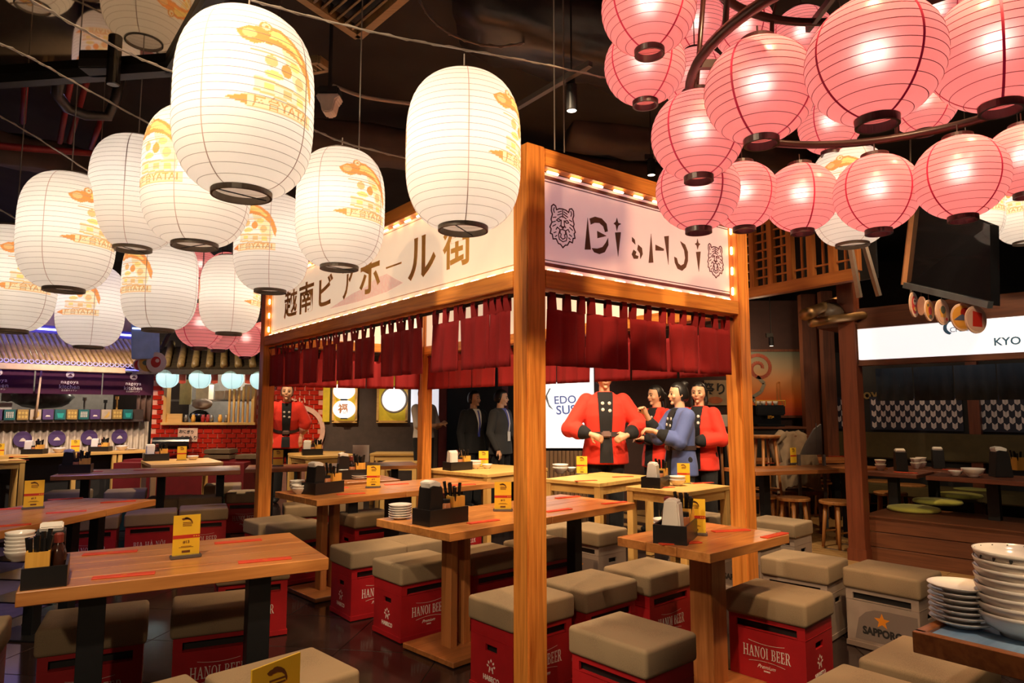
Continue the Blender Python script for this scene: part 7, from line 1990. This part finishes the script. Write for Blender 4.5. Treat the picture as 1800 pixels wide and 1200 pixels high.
# grey jacket over a chair by the mural
p = atY(1395, 760, 8.0)
jc = thing('draped_coat', 'crumpled beige coat draped over a chair back below the orange mural', 'coat', (p.x, 8.0, 0))
def drape():
    rnd = random.Random(9); vs, fs = [], []; n_, m_ = 16, 12
    for j in range(m_ + 1):
        for i in range(n_ + 1):
            u = i / n_ * 2 - 1; t_ = j / m_
            y = (0.10 * math.cos(PI * t_) if t_ < 1 else -0.1)
            s = t_ * 2 - 1
            z = 1.16 - 0.62 * abs(s) ** 1.4 - 0.10 * u * u + rnd.uniform(-.012, .012)
            vs.append((u * (0.22 + 0.04 * abs(s)) + rnd.uniform(-.012, .012), -0.13 * s + 0.02 * math.sin(u * 9 + j) , z))
    for j in range(m_):
        for i in range(n_):
            a_ = j * (n_ + 1) + i; fs.append((a_, a_ + 1, a_ + n_ + 2, a_ + n_ + 1))
    return MB().add(vs, fs)
obj('coat', drape().mesh('coat', flat('coat_beige', (0.30, 0.22, 0.15), 0.9), smooth=True, fix=False), jc)
obj('sleeve', MB().tube([(-0.16, -0.06, 1.12), (-0.30, -0.14, 1.02), (-0.26, -0.18, 0.80)], [0.06, 0.055, 0.045], 10).mesh('sleeve', MATS['coat_beige'], smooth=True), jc)
obj('chair_frame', MB().box((0, 0, 0.46), (0.42, 0.42, 0.04)).box((0, 0.0, 0.85), (0.40, 0.03, 0.5)).box((-.19, -.19, .23), (.03, .03, .46)).box((.19, -.19, .23), (.03, .03, .46)).box((-.19, .19, .23), (.03, .03, .46)).box((.19, .19, .23), (.03, .03, .46)).mesh('chair_frame', DARKWOOD), jc)
o = obj('grey_chair', MB().prism([(-0.12, 0), (0.12, 0), (0.12, 0.34), (0.04, 0.28), (-0.06, 0.12)], -0.02, 0.02, Matrix.Rotation(PI / 2, 4, 'X')).box((0.06, -0.022, 0.2), (0.012, 0.004, 0.3)).box((-0.14, 0, -0.4), (0.03, 0.03, 0.8)).box((0.14, 0, -0.4), (0.03, 0.03, 0.8)).mesh('backrest', flat('grey_back', (0.10, 0.095, 0.10), 0.6)), None, (atY(1425, 780, 7.7).x, 7.7, 0.9)); tag(o, 'slanting grey chair back right of the draped coat', 'chair')

# ---- lattice balcony and pipes above
LAT = wood('lattice_wood', (0.42, 0.13, 0.025), (0.26, 0.07, 0.012), 'x', 0.45); LATZ = wood('lattice_wood_z', (0.42, 0.13, 0.025), (0.26, 0.07, 0.012), 'z', 0.45)
zl0 = 2.50
LA, LB = at(1296, 527, zl0), at(1507, 490, zl0)
dL = LB - LA; LL = dL.length
lat = thing('lattice_balcony', 'orange-brown wooden lattice balcony front above the right stall post', 'balcony', LA, math.atan2(dL.y, dL.x))
obj('lower_beam', MB().box((LL / 2, 0, 0.04), (LL, 0.08, 0.10)).mesh('beam', LAT), lat)
obj('upper_beam', MB().box((LL / 2, 0, 0.80), (LL, 0.08, 0.08)).mesh('beam', LAT), lat)
for k in range(7):
    x = LL * k / 6
    obj('post', MB().box((x, 0, 0.42), (0.055, 0.06, 0.70)).mesh('post', LATZ), lat)
    if k < 6:
        for j in range(1, 8 if k < 3 else 2): obj('rail', MB().box((x + LL / 12, 0.01, 0.09 + j * 0.088), (LL / 6 - 0.05, 0.02, 0.016)).mesh('rail', LAT), lat)
        obj('bar', MB().box((x + LL / 12, 0.02, 0.42), (0.018, 0.02, 0.70)).mesh('bar', LATZ), lat)
obj('backing', MB().box((LL / 2, 0.3, 0.42), (LL, 0.02, 0.76)).mesh('backing', BLACK), lat)
BRASS = flat('brass_pipe', (0.36, 0.20, 0.08), 0.35, 0.7)
p, q = atD(1415, 553, 6.2), atD(1475, 530, 6.8)
o = obj('brass_pipe', MB().tube([p, q, q + (q - p) * 0.6], 0.055, 16).mesh('pipe', BRASS, smooth=True)); tag(o, 'short brass pipe end under the lattice balcony', 'pipe')
o = obj('brass_pipe', MB().tube([atD(1425, 568, 6.3), atD(1470, 560, 6.4), atD(1600, 545, 6.6)], 0.04, 12).mesh('pipe', BRASS, smooth=True)); tag(o, 'thin brass pipe running under the hanging screen', 'pipe')
lump('pipe_fitting', atD(1460, 550, 6.5), (0.12, 0.1, 0.1), 'dark pipe fitting beside the brass pipe end', flat('fitting', (0.08, 0.05, 0.03), 0.5), 'pipe', 3)
STEELW = flat('warm_steel', (0.30, 0.22, 0.16), 0.35, 0.6)
for k, (pts, lb) in enumerate((([(1497, 445), (1511, 523)], 'bright steel strut hanging above the brass pipes'), ([(1522, 440), (1545, 520)], 'second steel strut behind the hanging screen'), ([(1600, 245), (1601, 520)], 'thin suspension rod by the left edge of the hanging screen'))):
    o = obj('strut', MB().beam(atD(*pts[1], 5.4) + (atD(*pts[0], 5.4) - atD(*pts[1], 5.4)) * ((4.3 - atD(*pts[1], 5.4).z) / (atD(*pts[0], 5.4).z - atD(*pts[1], 5.4).z)), atD(*pts[1], 5.4), 0.032 if k < 2 else 0.01, 0.032 if k < 2 else 0.01).mesh('strut', STEELW)); tag(o, lb, 'strut')
# hanging glossy screen with tags
c = [atD(1592, 501, 4.2), atD(1742, 536, 3.5), atD(1740, 395, 3.5), atD(1610, 345, 4.2)]
n_ = (c[1] - c[0]).cross(c[3] - c[0]).normalized()
if n_.y > 0: n_ = -n_
gs = thing('glossy_screen', 'black glossy hanging screen tilted below the pink lanterns', 'screen', (0, 0, 0))
v = c + [p - n_ * 0.05 for p in c]
obj('panel', MB().add(v, [(0, 1, 2, 3), (7, 6, 5, 4), (0, 4, 5, 1), (1, 5, 6, 2), (2, 6, 7, 3), (3, 7, 4, 0)]).mesh('panel', flat('screen_gloss', (0.010, 0.010, 0.012), 0.06, noise=0)), gs)
obj('lower_rim', MB().beam(c[0] + n_ * 0.004, c[1] + n_ * 0.004, 0.03, 0.035).mesh('rim', flat('rim_steel', (0.20, 0.24, 0.27), 0.3, 0.6)), gs)
obj('side_rim', MB().beam(c[0] + n_ * 0.01, c[3] + n_ * 0.01, 0.035, 0.012).mesh('rim', flat('rim_brass', (0.55, 0.26, 0.12), 0.35, 0.3)), gs)
def rim_at(px): 
    f = max(0.03, min(0.97, (px - 1592) / 150)); return c[0].lerp(c[1], f) + n_ * 0.004 - Vector((0, 0, 0.015))
TAG_DEPTH = lambda px: 4.2 - 0.7 * max(0.03, min(0.97, (px - 1592) / 150))
disc_tag(1608, 536, TAG_DEPTH(1608), 0.068, 0.7, 'round tag with a red daruma figure, leftmost under the glossy screen', [(RED_, ell(0, -.02, .62, .8)), (CRM_, ell(0, .28, .36, .30)), ((0.1, 0.02, 0.01), ell(-.12, .32, .09, .09)), ((0.1, 0.02, 0.01), ell(.12, .32, .09, .09)), (ORG_, ell(0, -.4, .32, .2))], hang=rim_at(1608))
disc_tag(1638, 546, TAG_DEPTH(1638), 0.056, 0.6, 'yellow round tag with a red wheel shape', [(ORG_, ell(0, 0, .88, .9)), (RED_, ell(0, -.05, .38, .45)), (GRN_, ell(0, -.65, .35, .2)), (GRN_, ell(-.45, .5, .16, .16))], hang=rim_at(1638))
disc_tag(1662, 549, TAG_DEPTH(1662), 0.066, 0.5, 'pinkish round tag with a yellow mug shape', [((0.70, 0.42, 0.30), ell(0, 0, .9, .95)), (ORG_, [(-.55, .25), (.45, .25), (.35, -.45), (-.35, -.45)]), (GRN_, ell(0, .2, .35, .35)), (RED_, ell(.45, -.6, .14, .14))], hang=rim_at(1662))
disc_tag(1696, 558, TAG_DEPTH(1696), 0.068, 0.15, 'yellow round tag with red sun and blue mountain', [(ORG_, ell(0, 0, .93, .95)), (RED_, ell(.25, .35, .42, .42)), (BLU_, [(-.85, -.25), (-.3, .12), (0, .25), (.25, .05), (.8, -.25)]), (ORG_, [(-.8, -.3), (.8, -.3), (.5, -.75), (-.5, -.75)])], hang=rim_at(1696))
disc_tag(1718, 562, TAG_DEPTH(1718), 0.066, 0.2, 'round tag with a red shape, rightmost under the glossy screen', [((0.62, 0.38, 0.30), ell(0, 0, .9, .92)), (RED_, [(-.3, .7), (.55, .5), (.5, -.6), (-.4, -.55)])], hang=rim_at(1718))
disc_tag(1624, 538, TAG_DEPTH(1624), 0.05, 1.45, 'edge-on round tag between the daruma and the wheel tag', [(CRM_, ell(0, 0, .8, .9))], hang=rim_at(1624))
# dim walls at the far right above the sign
struct('wall_right_far', MB().box((7.8, 9.5, 2.1), (0.1, 6.0, 4.2)).mesh('wall', BLACK))
o = obj('bulkhead', MB().box((1.7, 0.25, 0), (4.2, 0.5, 0.16)).mesh('bulkhead', DARKWOODX), None, (sA.x, sA.y, CAM_H + 0.88), (0, 0, math.radians(-47))); tag(o, 'dark wooden bulkhead along the top of the illuminated sign', 'bulkhead')
# ================================================================== PEOPLE
def remeshed(mb, name, voxel, mat, smooth_it=6):
    me = bpy.data.meshes.new(name); me.from_pydata(mb.v, [], mb.f)
    bm = bmesh.new(); bm.from_mesh(me); bmesh.ops.recalc_face_normals(bm, faces=bm.faces); bm.to_mesh(me); bm.free()
    o = bpy.data.objects.new(name, me); COL.objects.link(o)
    m = o.modifiers.new('r', 'REMESH'); m.mode = 'VOXEL'; m.voxel_size = voxel
    if smooth_it:
        s = o.modifiers.new('s', 'SMOOTH'); s.iterations = smooth_it; s.factor = 0.5
    dg = bpy.context.evaluated_depsgraph_get()
    out = bpy.data.meshes.new_from_object(o.evaluated_get(dg))
    bpy.data.objects.remove(o); bpy.data.meshes.remove(me)
    out.name = name
    out.materials.clear(); out.materials.append(mat)
    for p in out.polygons: p.use_smooth = True
    return out
def limb(mb, pts, rs, n=12):
    mb.tube(pts, rs, n)
    for p, r in zip(pts, rs): mb.ellipsoid(tuple(p), (r, r, r), 10, 7)
def loft(mb, secs, n=28, e=2.3):
    """secs: (z, half width, half depth, y centre)"""
    vs, fs = [], []
    for z, a, b, y in secs:
        for k in range(n):
            t_ = 2 * PI * k / n; c, s = math.cos(t_), math.sin(t_)
            vs.append((a * abs(c) ** (2 / e) * (1 if c >= 0 else -1), y + b * abs(s) ** (2 / e) * (1 if s >= 0 else -1), z))
    for i in range(len(secs) - 1):
        for k in range(n): fs.append((i * n + k, i * n + (k + 1) % n, (i + 1) * n + (k + 1) % n, (i + 1) * n + k))
    fs.append(tuple(reversed(range(n)))); fs.append(tuple((len(secs) - 1) * n + k for k in range(n)))
    mb.add(vs, fs)
def hand(mb, w, d, pn, side, curl=0.6):
    """w wrist, d pointing direction, pn palm normal, side +1/-1 where the thumb leaves"""
    d = Vector(d).normalized(); pn = Vector(pn); pn = (pn - d * pn.dot(d)).normalized(); t_ = d.cross(pn).normalized() * side
    w = Vector(w)
    limb(mb, [w, w + d * 0.03, w + d * 0.075], [0.024, 0.029, 0.028], 10)
    limb(mb, [w + d * 0.03 + t_ * 0.014, w + d * 0.085 + t_ * 0.022], [0.018, 0.015], 8)
    limb(mb, [w + d * 0.03 - t_ * 0.014, w + d * 0.080 - t_ * 0.022], [0.018, 0.014], 8)
    for k, (o_, L) in enumerate(((0.028, 0.068), (0.010, 0.076), (-0.009, 0.070), (-0.027, 0.055))):
        p = w + d * 0.082 + t_ * o_; c = 0.0; pts = [p]; q = d.copy()
        for j in range(3):
            c += curl * 0.75
            q = (d * math.cos(c) + pn * math.sin(c)).normalized()
            p = p + q * L * (0.42, 0.32, 0.26)[j]; pts.append(p)
        limb(mb, pts, [0.0092, 0.0088, 0.0082, 0.0072], 7)
    p = w + d * 0.025 + t_ * 0.028
    q1 = (d * 0.6 + t_ * 0.75 + pn * 0.2).normalized(); q2 = (d * 0.9 + t_ * 0.15 + pn * 0.5).normalized()
    limb(mb, [p, p + q1 * 0.035, p + q1 * 0.035 + q2 * 0.03], [0.013, 0.011, 0.009], 7)
def head_shapes(M, hairy):
    """returns mesh builders of head (skin), hair, dark features and lips in the head frame placed by M"""
    sk = MB(); vs, fs = [], []
    nu, nv = 28, 20
    for j in range(nv + 1):
        th = PI * j / nv
        for k in range(nu):
            ph = 2 * PI * k / nu
            x, y, z = math.sin(th) * math.cos(ph), math.sin(th) * math.sin(ph), -math.cos(th)
            jaw = max(0, -z)
            X = 0.076 * x * (1 - 0.34 * jaw ** 1.5); Y = 0.096 * y * (1 - 0.30 * jaw ** 2) - 0.018 * jaw; Z = 0.118 * z
            if y < -0.5: Y += 0.006 * (1 - abs(z))               # flatter face
            vs.append(Vector((X, Y, Z)))
    for j in range(nv):
        for k in range(nu): fs.append((j * nu + k, j * nu + (k + 1) % nu, (j + 1) * nu + (k + 1) % nu, (j + 1) * nu + k))
    sk.add([M @ v for v in vs], fs)
    sk.tube([M @ Vector((0, -0.088, 0.012)), M @ Vector((0, -0.104, -0.022)), M @ Vector((0, -0.092, -0.032))], [0.007, 0.013, 0.011], 8)
    for s in (-1, 1):
        sk.ellipsoid((s * 0.076, 0.008, -0.008), (0.010, 0.018, 0.030), 8, 6, M)
        sk.ellipsoid((s * 0.038, -0.066, -0.026), (0.026, 0.022, 0.022), 8, 6, M)
    sk.ellipsoid((0, -0.084, -0.052), (0.022, 0.010, 0.012), 8, 6, M)
    sk.ellipsoid((0, -0.074, -0.092), (0.022, 0.018, 0.018), 8, 6, M)
    eyes, lips = MB(), MB()
    for s in (-1, 1):
        eyes.ellipsoid((s * 0.031, -0.0865, 0.004), (0.014, 0.0065, 0.006), 10, 6, M)
        eyes.tube([M @ Vector((s * 0.014, -0.093, 0.026)), M @ Vector((s * 0.032, -0.092, 0.031)), M @ Vector((s * 0.050, -0.078, 0.024))], [0.003, 0.0034, 0.002], 6)
    lips.ellipsoid((0, -0.0925, -0.054), (0.022, 0.006, 0.0075), 10, 6, M)
    hr = MB()
    if hairy:
        vs = []
        for j in range(nv + 1):
            th = PI * j / nv
            for k in range(nu):
                ph = 2 * PI * k / nu
                x, y, z = math.sin(th) * math.cos(ph), math.sin(th) * math.sin(ph), -math.cos(th)
                lim = 0.35 + 0.30 * max(0, -y)
                if y > -0.25: lim = -0.55 + 0.5 * max(0, -y) * 3.2
                f = 1.12
                zz = max(z, lim - 0.05) if z < lim else z
                r = 1.0 if z >= lim else 0.72
                vs.append(M @ Vector((0.076 * x * f * r, 0.096 * y * f * r + 0.006, 0.118 * zz * 1.08)))
        hr.add(vs, fs)
    return sk, hr, eyes, lips
def person(label, pos, rz, s, armL, armR, outfit, yaw=0.0, tilt=0.0, lean=0.0, hair='short', female=False, handL=None, handR=None, wide=1.0):
    """joints in a 1.70 m frame facing -Y; armL / armR are (elbow, wrist) on the -X / +X side"""
    t_ = thing('person', label, 'person', pos, rz)
    t_.scale = (s, s, s)
    P0 = Vector((0, 0, 0.95))
    RL = Matrix.Translation(P0) @ Matrix.Rotation(lean, 4, 'X') @ Matrix.Translation(-P0)
    def bend(mb, z0=0.95):
        mb.v = [tuple(RL @ Vector(v)) if v[2] > z0 - 0.02 or abs(lean) < 1e-6 else v for v in mb.v]
        return mb
    sw = 0.165 * wide
    body = MB()
    for sx in (-1, 1):
        limb(body, [Vector((sx * 0.085, 0.0, 0.90)), Vector((sx * 0.095, -0.012, 0.48)), Vector((sx * 0.10, 0.015, 0.09))], [0.085, 0.055, 0.038])
        limb(body, [Vector((sx * 0.10, 0.03, 0.04)), Vector((sx * 0.115, -0.13, 0.025))], [0.036, 0.028])
    up = MB()
    loft(up, [(0.86, 0.14, 0.10, 0), (0.95, 0.155 * wide, 0.105, 0), (1.06, 0.128 * wide, 0.092, 0), (1.22, 0.15 * wide, 0.105, -0.005), (1.34, 0.165 * wide, 0.092, 0), (1.41, 0.10, 0.07, 0.005)])
    limb(up, [Vector((0, 0.012, 1.36)), Vector((0, -0.002, 1.50))], [0.056, 0.052])
    for arm, sx, hd in ((armL, -1, handL), (armR, 1, handR)):
        sh = Vector((sx * sw, 0, 1.355)); el, wr = Vector(arm[0]), Vector(arm[1])
        limb(up, [sh, (sh + el) / 2, el, (el + wr) / 2, wr], [0.056, 0.048, 0.040, 0.036, 0.025])
        d, pn, cu = hd if hd else ((wr - el), (0, 0, -1), 0.5)
        hand(up, wr, d, pn, -sx if (Vector(d).cross(Vector(pn))).x * sx > 0 else sx, cu)
    HM = Matrix.Translation((0, -0.012, 1.575)) @ Matrix.Rotation(yaw, 4, 'Z') @ Matrix.Rotation(tilt, 4, 'X')
    sk, hr, ey, lp = head_shapes(HM, hair != 'none')
    up.add(sk.v, sk.f)
    bend(up); body.add(up.v, up.f)
    obj('body', remeshed(body, 'body', 0.008, SKIN, 3), t_)
    if hair != 'none':
        if hair == 'bun': hr.ellipsoid((0, 0.075, 0.095), (0.045, 0.045, 0.042), 14, 9, HM); hr.ellipsoid((0, 0.07, -0.02), (0.06, 0.045, 0.07), 12, 8, HM)
        if hair == 'tied': hr.ellipsoid((0, 0.095, 0.0), (0.035, 0.05, 0.04), 12, 8, HM); hr.tube([HM @ Vector((0, 0.12, 0.0)), HM @ Vector((0, 0.13, -0.12)), HM @ Vector((0, 0.11, -0.22))], [0.032, 0.03, 0.012], 10)
        if hair == 'long': hr.tube([HM @ Vector((-0.06, 0.03, 0.03)), HM @ Vector((-0.075, 0.0, -0.10)), HM @ Vector((-0.065, -0.02, -0.2))], [0.03, 0.024, 0.012], 8); hr.tube([HM @ Vector((0.06, 0.03, 0.03)), HM @ Vector((0.075, 0.01, -0.10)), HM @ Vector((0.06, 0.0, -0.2))], [0.03, 0.024, 0.012], 8); hr.ellipsoid((0, 0.07, -0.05), (0.07, 0.04, 0.10), 12, 8, HM)
        bend(hr); obj('hair', remeshed(hr, 'hair', 0.008, HAIR, 4), t_)
    bend(ey); obj('eyes_and_brows', ey.mesh('eyes', BLACK, smooth=True, fix=False), t_)
    bend(lp); obj('lips', lp.mesh('lips', flat('lip_red', (0.52, 0.16, 0.10), 0.4), smooth=True, fix=False), t_)
    # ---- clothes
    top, trousers, kind = outfit['top'], outfit['trousers'], outfit['kind']
    tr = MB()
    for sx in (-1, 1):
        limb(tr, [Vector((sx * 0.085, 0.0, 0.90)), Vector((sx * 0.097, -0.012, 0.48)), Vector((sx * 0.10, 0.015, 0.10))], [0.105, 0.078, 0.068])
    loft(tr, [(0.80, 0.17 * wide, 0.115, 0), (0.92, 0.172 * wide, 0.12, 0), (1.0, 0.155 * wide, 0.11, 0)])
    obj('trousers', remeshed(tr, 'trousers', 0.012, trousers, 5), t_)
    sh_ = MB()
    for sx in (-1, 1):
        limb(sh_, [Vector((sx * 0.10, 0.035, 0.045)), Vector((sx * 0.116, -0.135, 0.034))], [0.044, 0.036])
    obj('shoes', remeshed(sh_, 'shoes', 0.01, BLACK, 3), t_)
    if kind == 'happi':
        S = [(0.74, 0.215 * wide, 0.155, 0), (0.86, 0.208 * wide, 0.148, 0), (1.0, 0.182 * wide, 0.128, 0), (1.04, 0.180 * wide, 0.126, 0), (1.20, 0.195 * wide, 0.135, -0.005), (1.32, 0.190 * wide, 0.115, 0), (1.385, 0.135, 0.092, 0.005), (1.435, 0.078, 0.072, 0.01)]
        sl_r = (0.080, 0.080, 0.086, 0.098)
    elif kind == 'suit':
        S = [(0.78, 0.20 * wide, 0.145, 0), (0.92, 0.19 * wide, 0.135, 0), (1.06, 0.168 * wide, 0.118, 0), (1.22, 0.20 * wide, 0.135, -0.005), (1.34, 0.20 * wide, 0.115, 0), (1.41, 0.11, 0.085, 0.005), (1.43, 0.075, 0.07, 0.01)]
        sl_r = (0.075, 0.066, 0.056, 0.046)
    else:
        S = [(0.93, 0.17 * wide, 0.125, 0), (1.06, 0.155 * wide, 0.115, 0), (1.22, 0.185 * wide, 0.13, -0.005), (1.34, 0.19 * wide, 0.11, 0), (1.41, 0.11, 0.08, 0.005), (1.43, 0.075, 0.07, 0.01)]
        sl_r = (0.075, 0.068, 0.060, 0.05)
    co = MB(); loft(co, S)
    cuffs = []
    for arm, sx in ((armL, -1), (armR, 1)):
        sh = Vector((sx * sw, 0, 1.345)); el, wr = Vector(arm[0]), Vector(arm[1])
        if kind == 'shirt':
            limb(co, [sh, sh.lerp(el, 0.5), sh.lerp(el, 0.85)], [0.078, 0.070, 0.066]); continue
        k = 0.55 if kind == 'happi' else 0.92
        k = outfit.get('cuff', k)
        end = el.lerp(wr, k)
        limb(co, [sh, sh.lerp(el, 0.5), el, end], [sl_r[0], sl_r[1], sl_r[2], sl_r[3] * (0.85 if kind == 'happi' else 1)], 14)
        if kind == 'happi':
            q = el.lerp(wr, k + 0.12)
            c_ = MB(); limb(c_, [end + (end - el).normalized() * 0.045, q + (wr - el).normalized() * 0.06], [0.072, 0.055], 12); cuffs.append(c_)
        else:
            c_ = MB(); limb(c_, [end, el.lerp(wr, 0.99)], [0.038, 0.036], 12); cuffs.append(c_)
    bend(co)
    obj({'happi': 'happi_coat', 'suit': 'jacket', 'shirt': 'shirt'}[kind], remeshed(co, 'coat', 0.011, top, 5), t_)
    for c_ in cuffs:
        bend(c_); obj('cuff', remeshed(c_, 'cuff', 0.011, outfit.get('cuffmat', BLACKCLOTH), 3), t_)
    def front(z, x, off=0.010):
        for (z0_, a0, b0, y0), (z1_, a1, b1, y1) in zip(S, S[1:]):
            if z0_ <= z <= z1_:
                f = (z - z0_) / (z1_ - z0_); a, b, y = a0 + (a1 - a0) * f, b0 + (b1 - b0) * f, y0 + (y1 - y0) * f
                q = min(0.98, abs(x) / a); return y - b * (1 - q ** 2.3) ** (1 / 2.3) - off
        return -0.1
    def strip(cl, cr, zs, name, mat, off=0.010, nx=6):
        """a panel on the front between the x curves cl(z) and cr(z)"""
        vs, fs = [], []
        for z in zs:
            for i in range(nx + 1):
                x = cl(z) + (cr(z) - cl(z)) * i / nx
                vs.append((x, front(z, x, off), z)); 
        N = len(vs); vs += [(x, y + 0.012, z) for x, y, z in vs]
        for j in range(len(zs) - 1):
            for i in range(nx):
                a = j * (nx + 1) + i; fs.append((a, a + 1, a + nx + 2, a + nx + 1)); fs.append((N + a, N + a + nx + 1, N + a + nx + 2, N + a + 1))
        m = MB().add(vs, fs); bend(m)
        return obj(name, m.mesh(name, mat, smooth=True), t_)
    Z = lambda a, b, n_=10: [a + (b - a) * k / n_ for k in range(n_ + 1)]
    if kind == 'happi':
        g = outfit.get('gap', 0.05)
        gap = lambda z: g * (0.7 + 0.5 * min(1, max(0, (z - 1.0) / 0.4))) if z > 1.0 else g * (0.7 + 1.2 * (1.0 - z))
        strip(lambda z: -gap(z), gap, Z(0.76, 1.43, 14), 'shirt_front', BLACKCLOTH, 0.008)
        for sx in (-1, 1):
            strip(lambda z: sx * gap(z) - 0.0, lambda z: sx * (gap(z) + 0.024), Z(0.76, 1.43, 14), 'collar_band', outfit.get('band', BLACKCLOTH), 0.012)
        bl = MB(); n_ = 32
        vs, fs = [], []
        for z in (1.005, 1.05):
            for k in range(n_):
                a = 2 * PI * k / n_; c, s_ = math.cos(a), math.sin(a)
                vs.append(((0.192 * wide) * abs(c) ** .87 * (1 if c >= 0 else -1), 0.140 * abs(s_) ** .87 * (1 if s_ >= 0 else -1), z))
        for k in range(n_): fs.append((k, (k + 1) % n_, n_ + (k + 1) % n_, n_ + k))
        bl.add(vs, fs); bend(bl); obj('belt', bl.mesh('belt', flat('belt_dark', (0.05, 0.03, 0.03), 0.6), smooth=True, fix=False), t_)
        kb = MB().box((0, -0.150, 1.028), (0.09, 0.03, 0.06)); bend(kb); obj('belt_knot', kb.mesh('knot', flat('belt_knot', (0.22, 0.13, 0.11), 0.6), bevel=0.012), t_)
        fl = MB()
        for (x, z) in ((-0.03, 1.32), (0.035, 1.32), (-0.028, 1.26), (0.038, 1.25)):
            fl.ellipsoid((x, front(z, x, 0.012), z), (0.017, 0.004, 0.017), 10, 6)
        bend(fl); obj('white_crests', fl.mesh('crests', WHITEINK, smooth=True, fix=False), t_)
    elif kind == 'suit':
        v = lambda z: 0.012 + 0.05 * max(0, (z - 1.08) / 0.35)
        strip(lambda z: -v(z), v, Z(1.06, 1.425, 10), 'shirt_front', outfit.get('shirt', WHITECLOTH), 0.007)
        if outfit.get('tie'): strip(lambda z: -0.012 - 0.012 * (1.4 - z), lambda z: 0.012 + 0.012 * (1.4 - z), Z(1.02, 1.40, 8), 'lanyard', outfit['tie'], 0.013)
        if outfit.get('badge'):
            bd = MB().box((0.0, front(1.06, 0, 0.02), 1.03), (0.07, 0.006, 0.13)); bend(bd); obj('badge', bd.mesh('badge', NAPKIN), t_)
    return t_
RED_OUT = dict(top=HAPPI, trousers=BLACKCLOTH, kind='happi', gap=0.034)
YM_ = 7.35
person('man in a red happi coat holding his dark belt, head hidden by the red curtain', (ray(1062, 720).x * YM_, YM_, 0.008), -0.05, 1.105,
       ((-0.345, -0.06, 1.075), (-0.15, -0.20, 1.03)), ((0.335, -0.05, 1.10), (0.19, -0.22, 1.02)), dict(RED_OUT, gap=0.042, cuff=0.42), 0.1, 0.1, 0.0, 'short', False,
       ((0.8, -0.25, -0.35), (0.1, 0.9, -0.2), 0.7), ((-0.75, -0.35, -0.25), (0, 0.9, -0.4), 0.8), 1.06)
YB_ = 7.0
person('woman in a blue happi coat seen from the side with one hand raised', (ray(1193, 720).x * YB_, YB_, 0.008), math.radians(-72), 0.985,
       ((-0.17, -0.16, 1.12), (-0.10, -0.33, 1.36)), ((0.17, -0.12, 1.09), (0.05, -0.34, 1.20)), dict(top=HAPPIBLUE, trousers=BLACKCLOTH, kind='happi', gap=0.03, cuff=0.35), -0.15, 0.05, 0.0, 'bun', True,
       ((0.1, -0.5, 0.8), (0.3, -0.5, -0.3), 0.9), ((-0.2, -0.9, 0.1), (0, 0.1, -1), 0.8), 0.92)
person('woman in a red happi coat standing right of the woman in blue, arms folded low', (ray(1228, 720).x * 7.5, 7.5, 0.008), math.radians(-38), 1.0,
       ((-0.24, -0.05, 1.08), (-0.05, -0.22, 1.05)), ((0.25, -0.03, 1.08), (0.06, -0.23, 1.06)), dict(RED_OUT, cuff=0.6), 0.15, 0.06, 0.0, 'long', True, ((0.9, -0.2, -0.2), (0, 1, 0), 0.5), ((-0.9, -0.2, -0.1), (0, 1, 0), 0.5), 0.92)
person('woman in red mostly hidden behind the woman in blue', (ray(1153, 720).x * 7.95, 7.95, 0.008), math.radians(-55), 0.99,
       ((-0.22, -0.06, 1.08), (-0.06, -0.25, 1.10)), ((0.22, -0.04, 1.08), (0.05, -0.25, 1.08)), dict(RED_OUT, cuff=0.55), -0.2, 0.1, 0.0, 'tied', True, None, None, 0.92)
person('woman in a red happi coat leaning on the pine table before the red tiles', (ray(506, 720).x * 10.5, 10.5, 0.008), math.radians(18), 1.09,
       ((-0.26, -0.04, 1.13), (-0.19, -0.06, 0.90)), ((0.26, -0.04, 1.13), (0.20, -0.06, 0.90)), dict(RED_OUT, cuff=0.18, cuffmat=flat('cuff_pale', (0.62, 0.28, 0.2), 0.8)), -0.1, -0.38, 0.40, 'tied', True, ((0.1, -0.25, -0.9), (0, 0.8, -0.3), 0.3), ((-0.1, -0.25, -0.9), (0, 0.8, -0.3), 0.3), 0.95)
person('man in a white shirt and black trousers behind the rear stall post', (ray(746, 720).x * 10.35, 10.35, 0.008), math.radians(60), 1.04,
       ((-0.22, -0.08, 1.08), (-0.08, -0.28, 1.12)), ((0.22, -0.08, 1.08), (0.08, -0.28, 1.14)), dict(top=WHITECLOTH, trousers=BLACKCLOTH, kind='shirt'), 0.0, 0.1, 0.0, 'short', False, None, None, 1.1)
person('man in a black suit with glasses beside the dark curtains', (ray(833, 720).x * 10.0, 10.0, 0.008), math.radians(42), 0.985,
       ((-0.25, 0.0, 1.08), (-0.27, -0.08, 0.84)), ((0.25, 0.0, 1.08), (0.27, -0.08, 0.84)), dict(top=BLACKCLOTH, trousers=BLACKCLOTH, kind='suit', shirt=WHITECLOTH, tie=flat('lanyard_blue', (0.05, 0.06, 0.35), 0.6), cuffmat=WHITECLOTH), 0.25, 0.0, 0.0, 'short', False, None, None, 1.0)
person('man in a grey suit with a blue lanyard and white badge', (ray(880, 720).x * 9.7, 9.7, 0.008), math.radians(62), 0.99,
       ((-0.27, 0.02, 1.08), (-0.26, -0.10, 0.85)), ((0.25, -0.04, 1.08), (0.22, -0.20, 0.95)), dict(top=SUITGREY, trousers=BLACKCLOTH, kind='suit', shirt=flat('shirt_blue', (0.12, 0.13, 0.4), 0.8), tie=WHITECLOTH, badge=True), 0.3, 0.1, 0.0, 'short', False, None, None, 1.1)
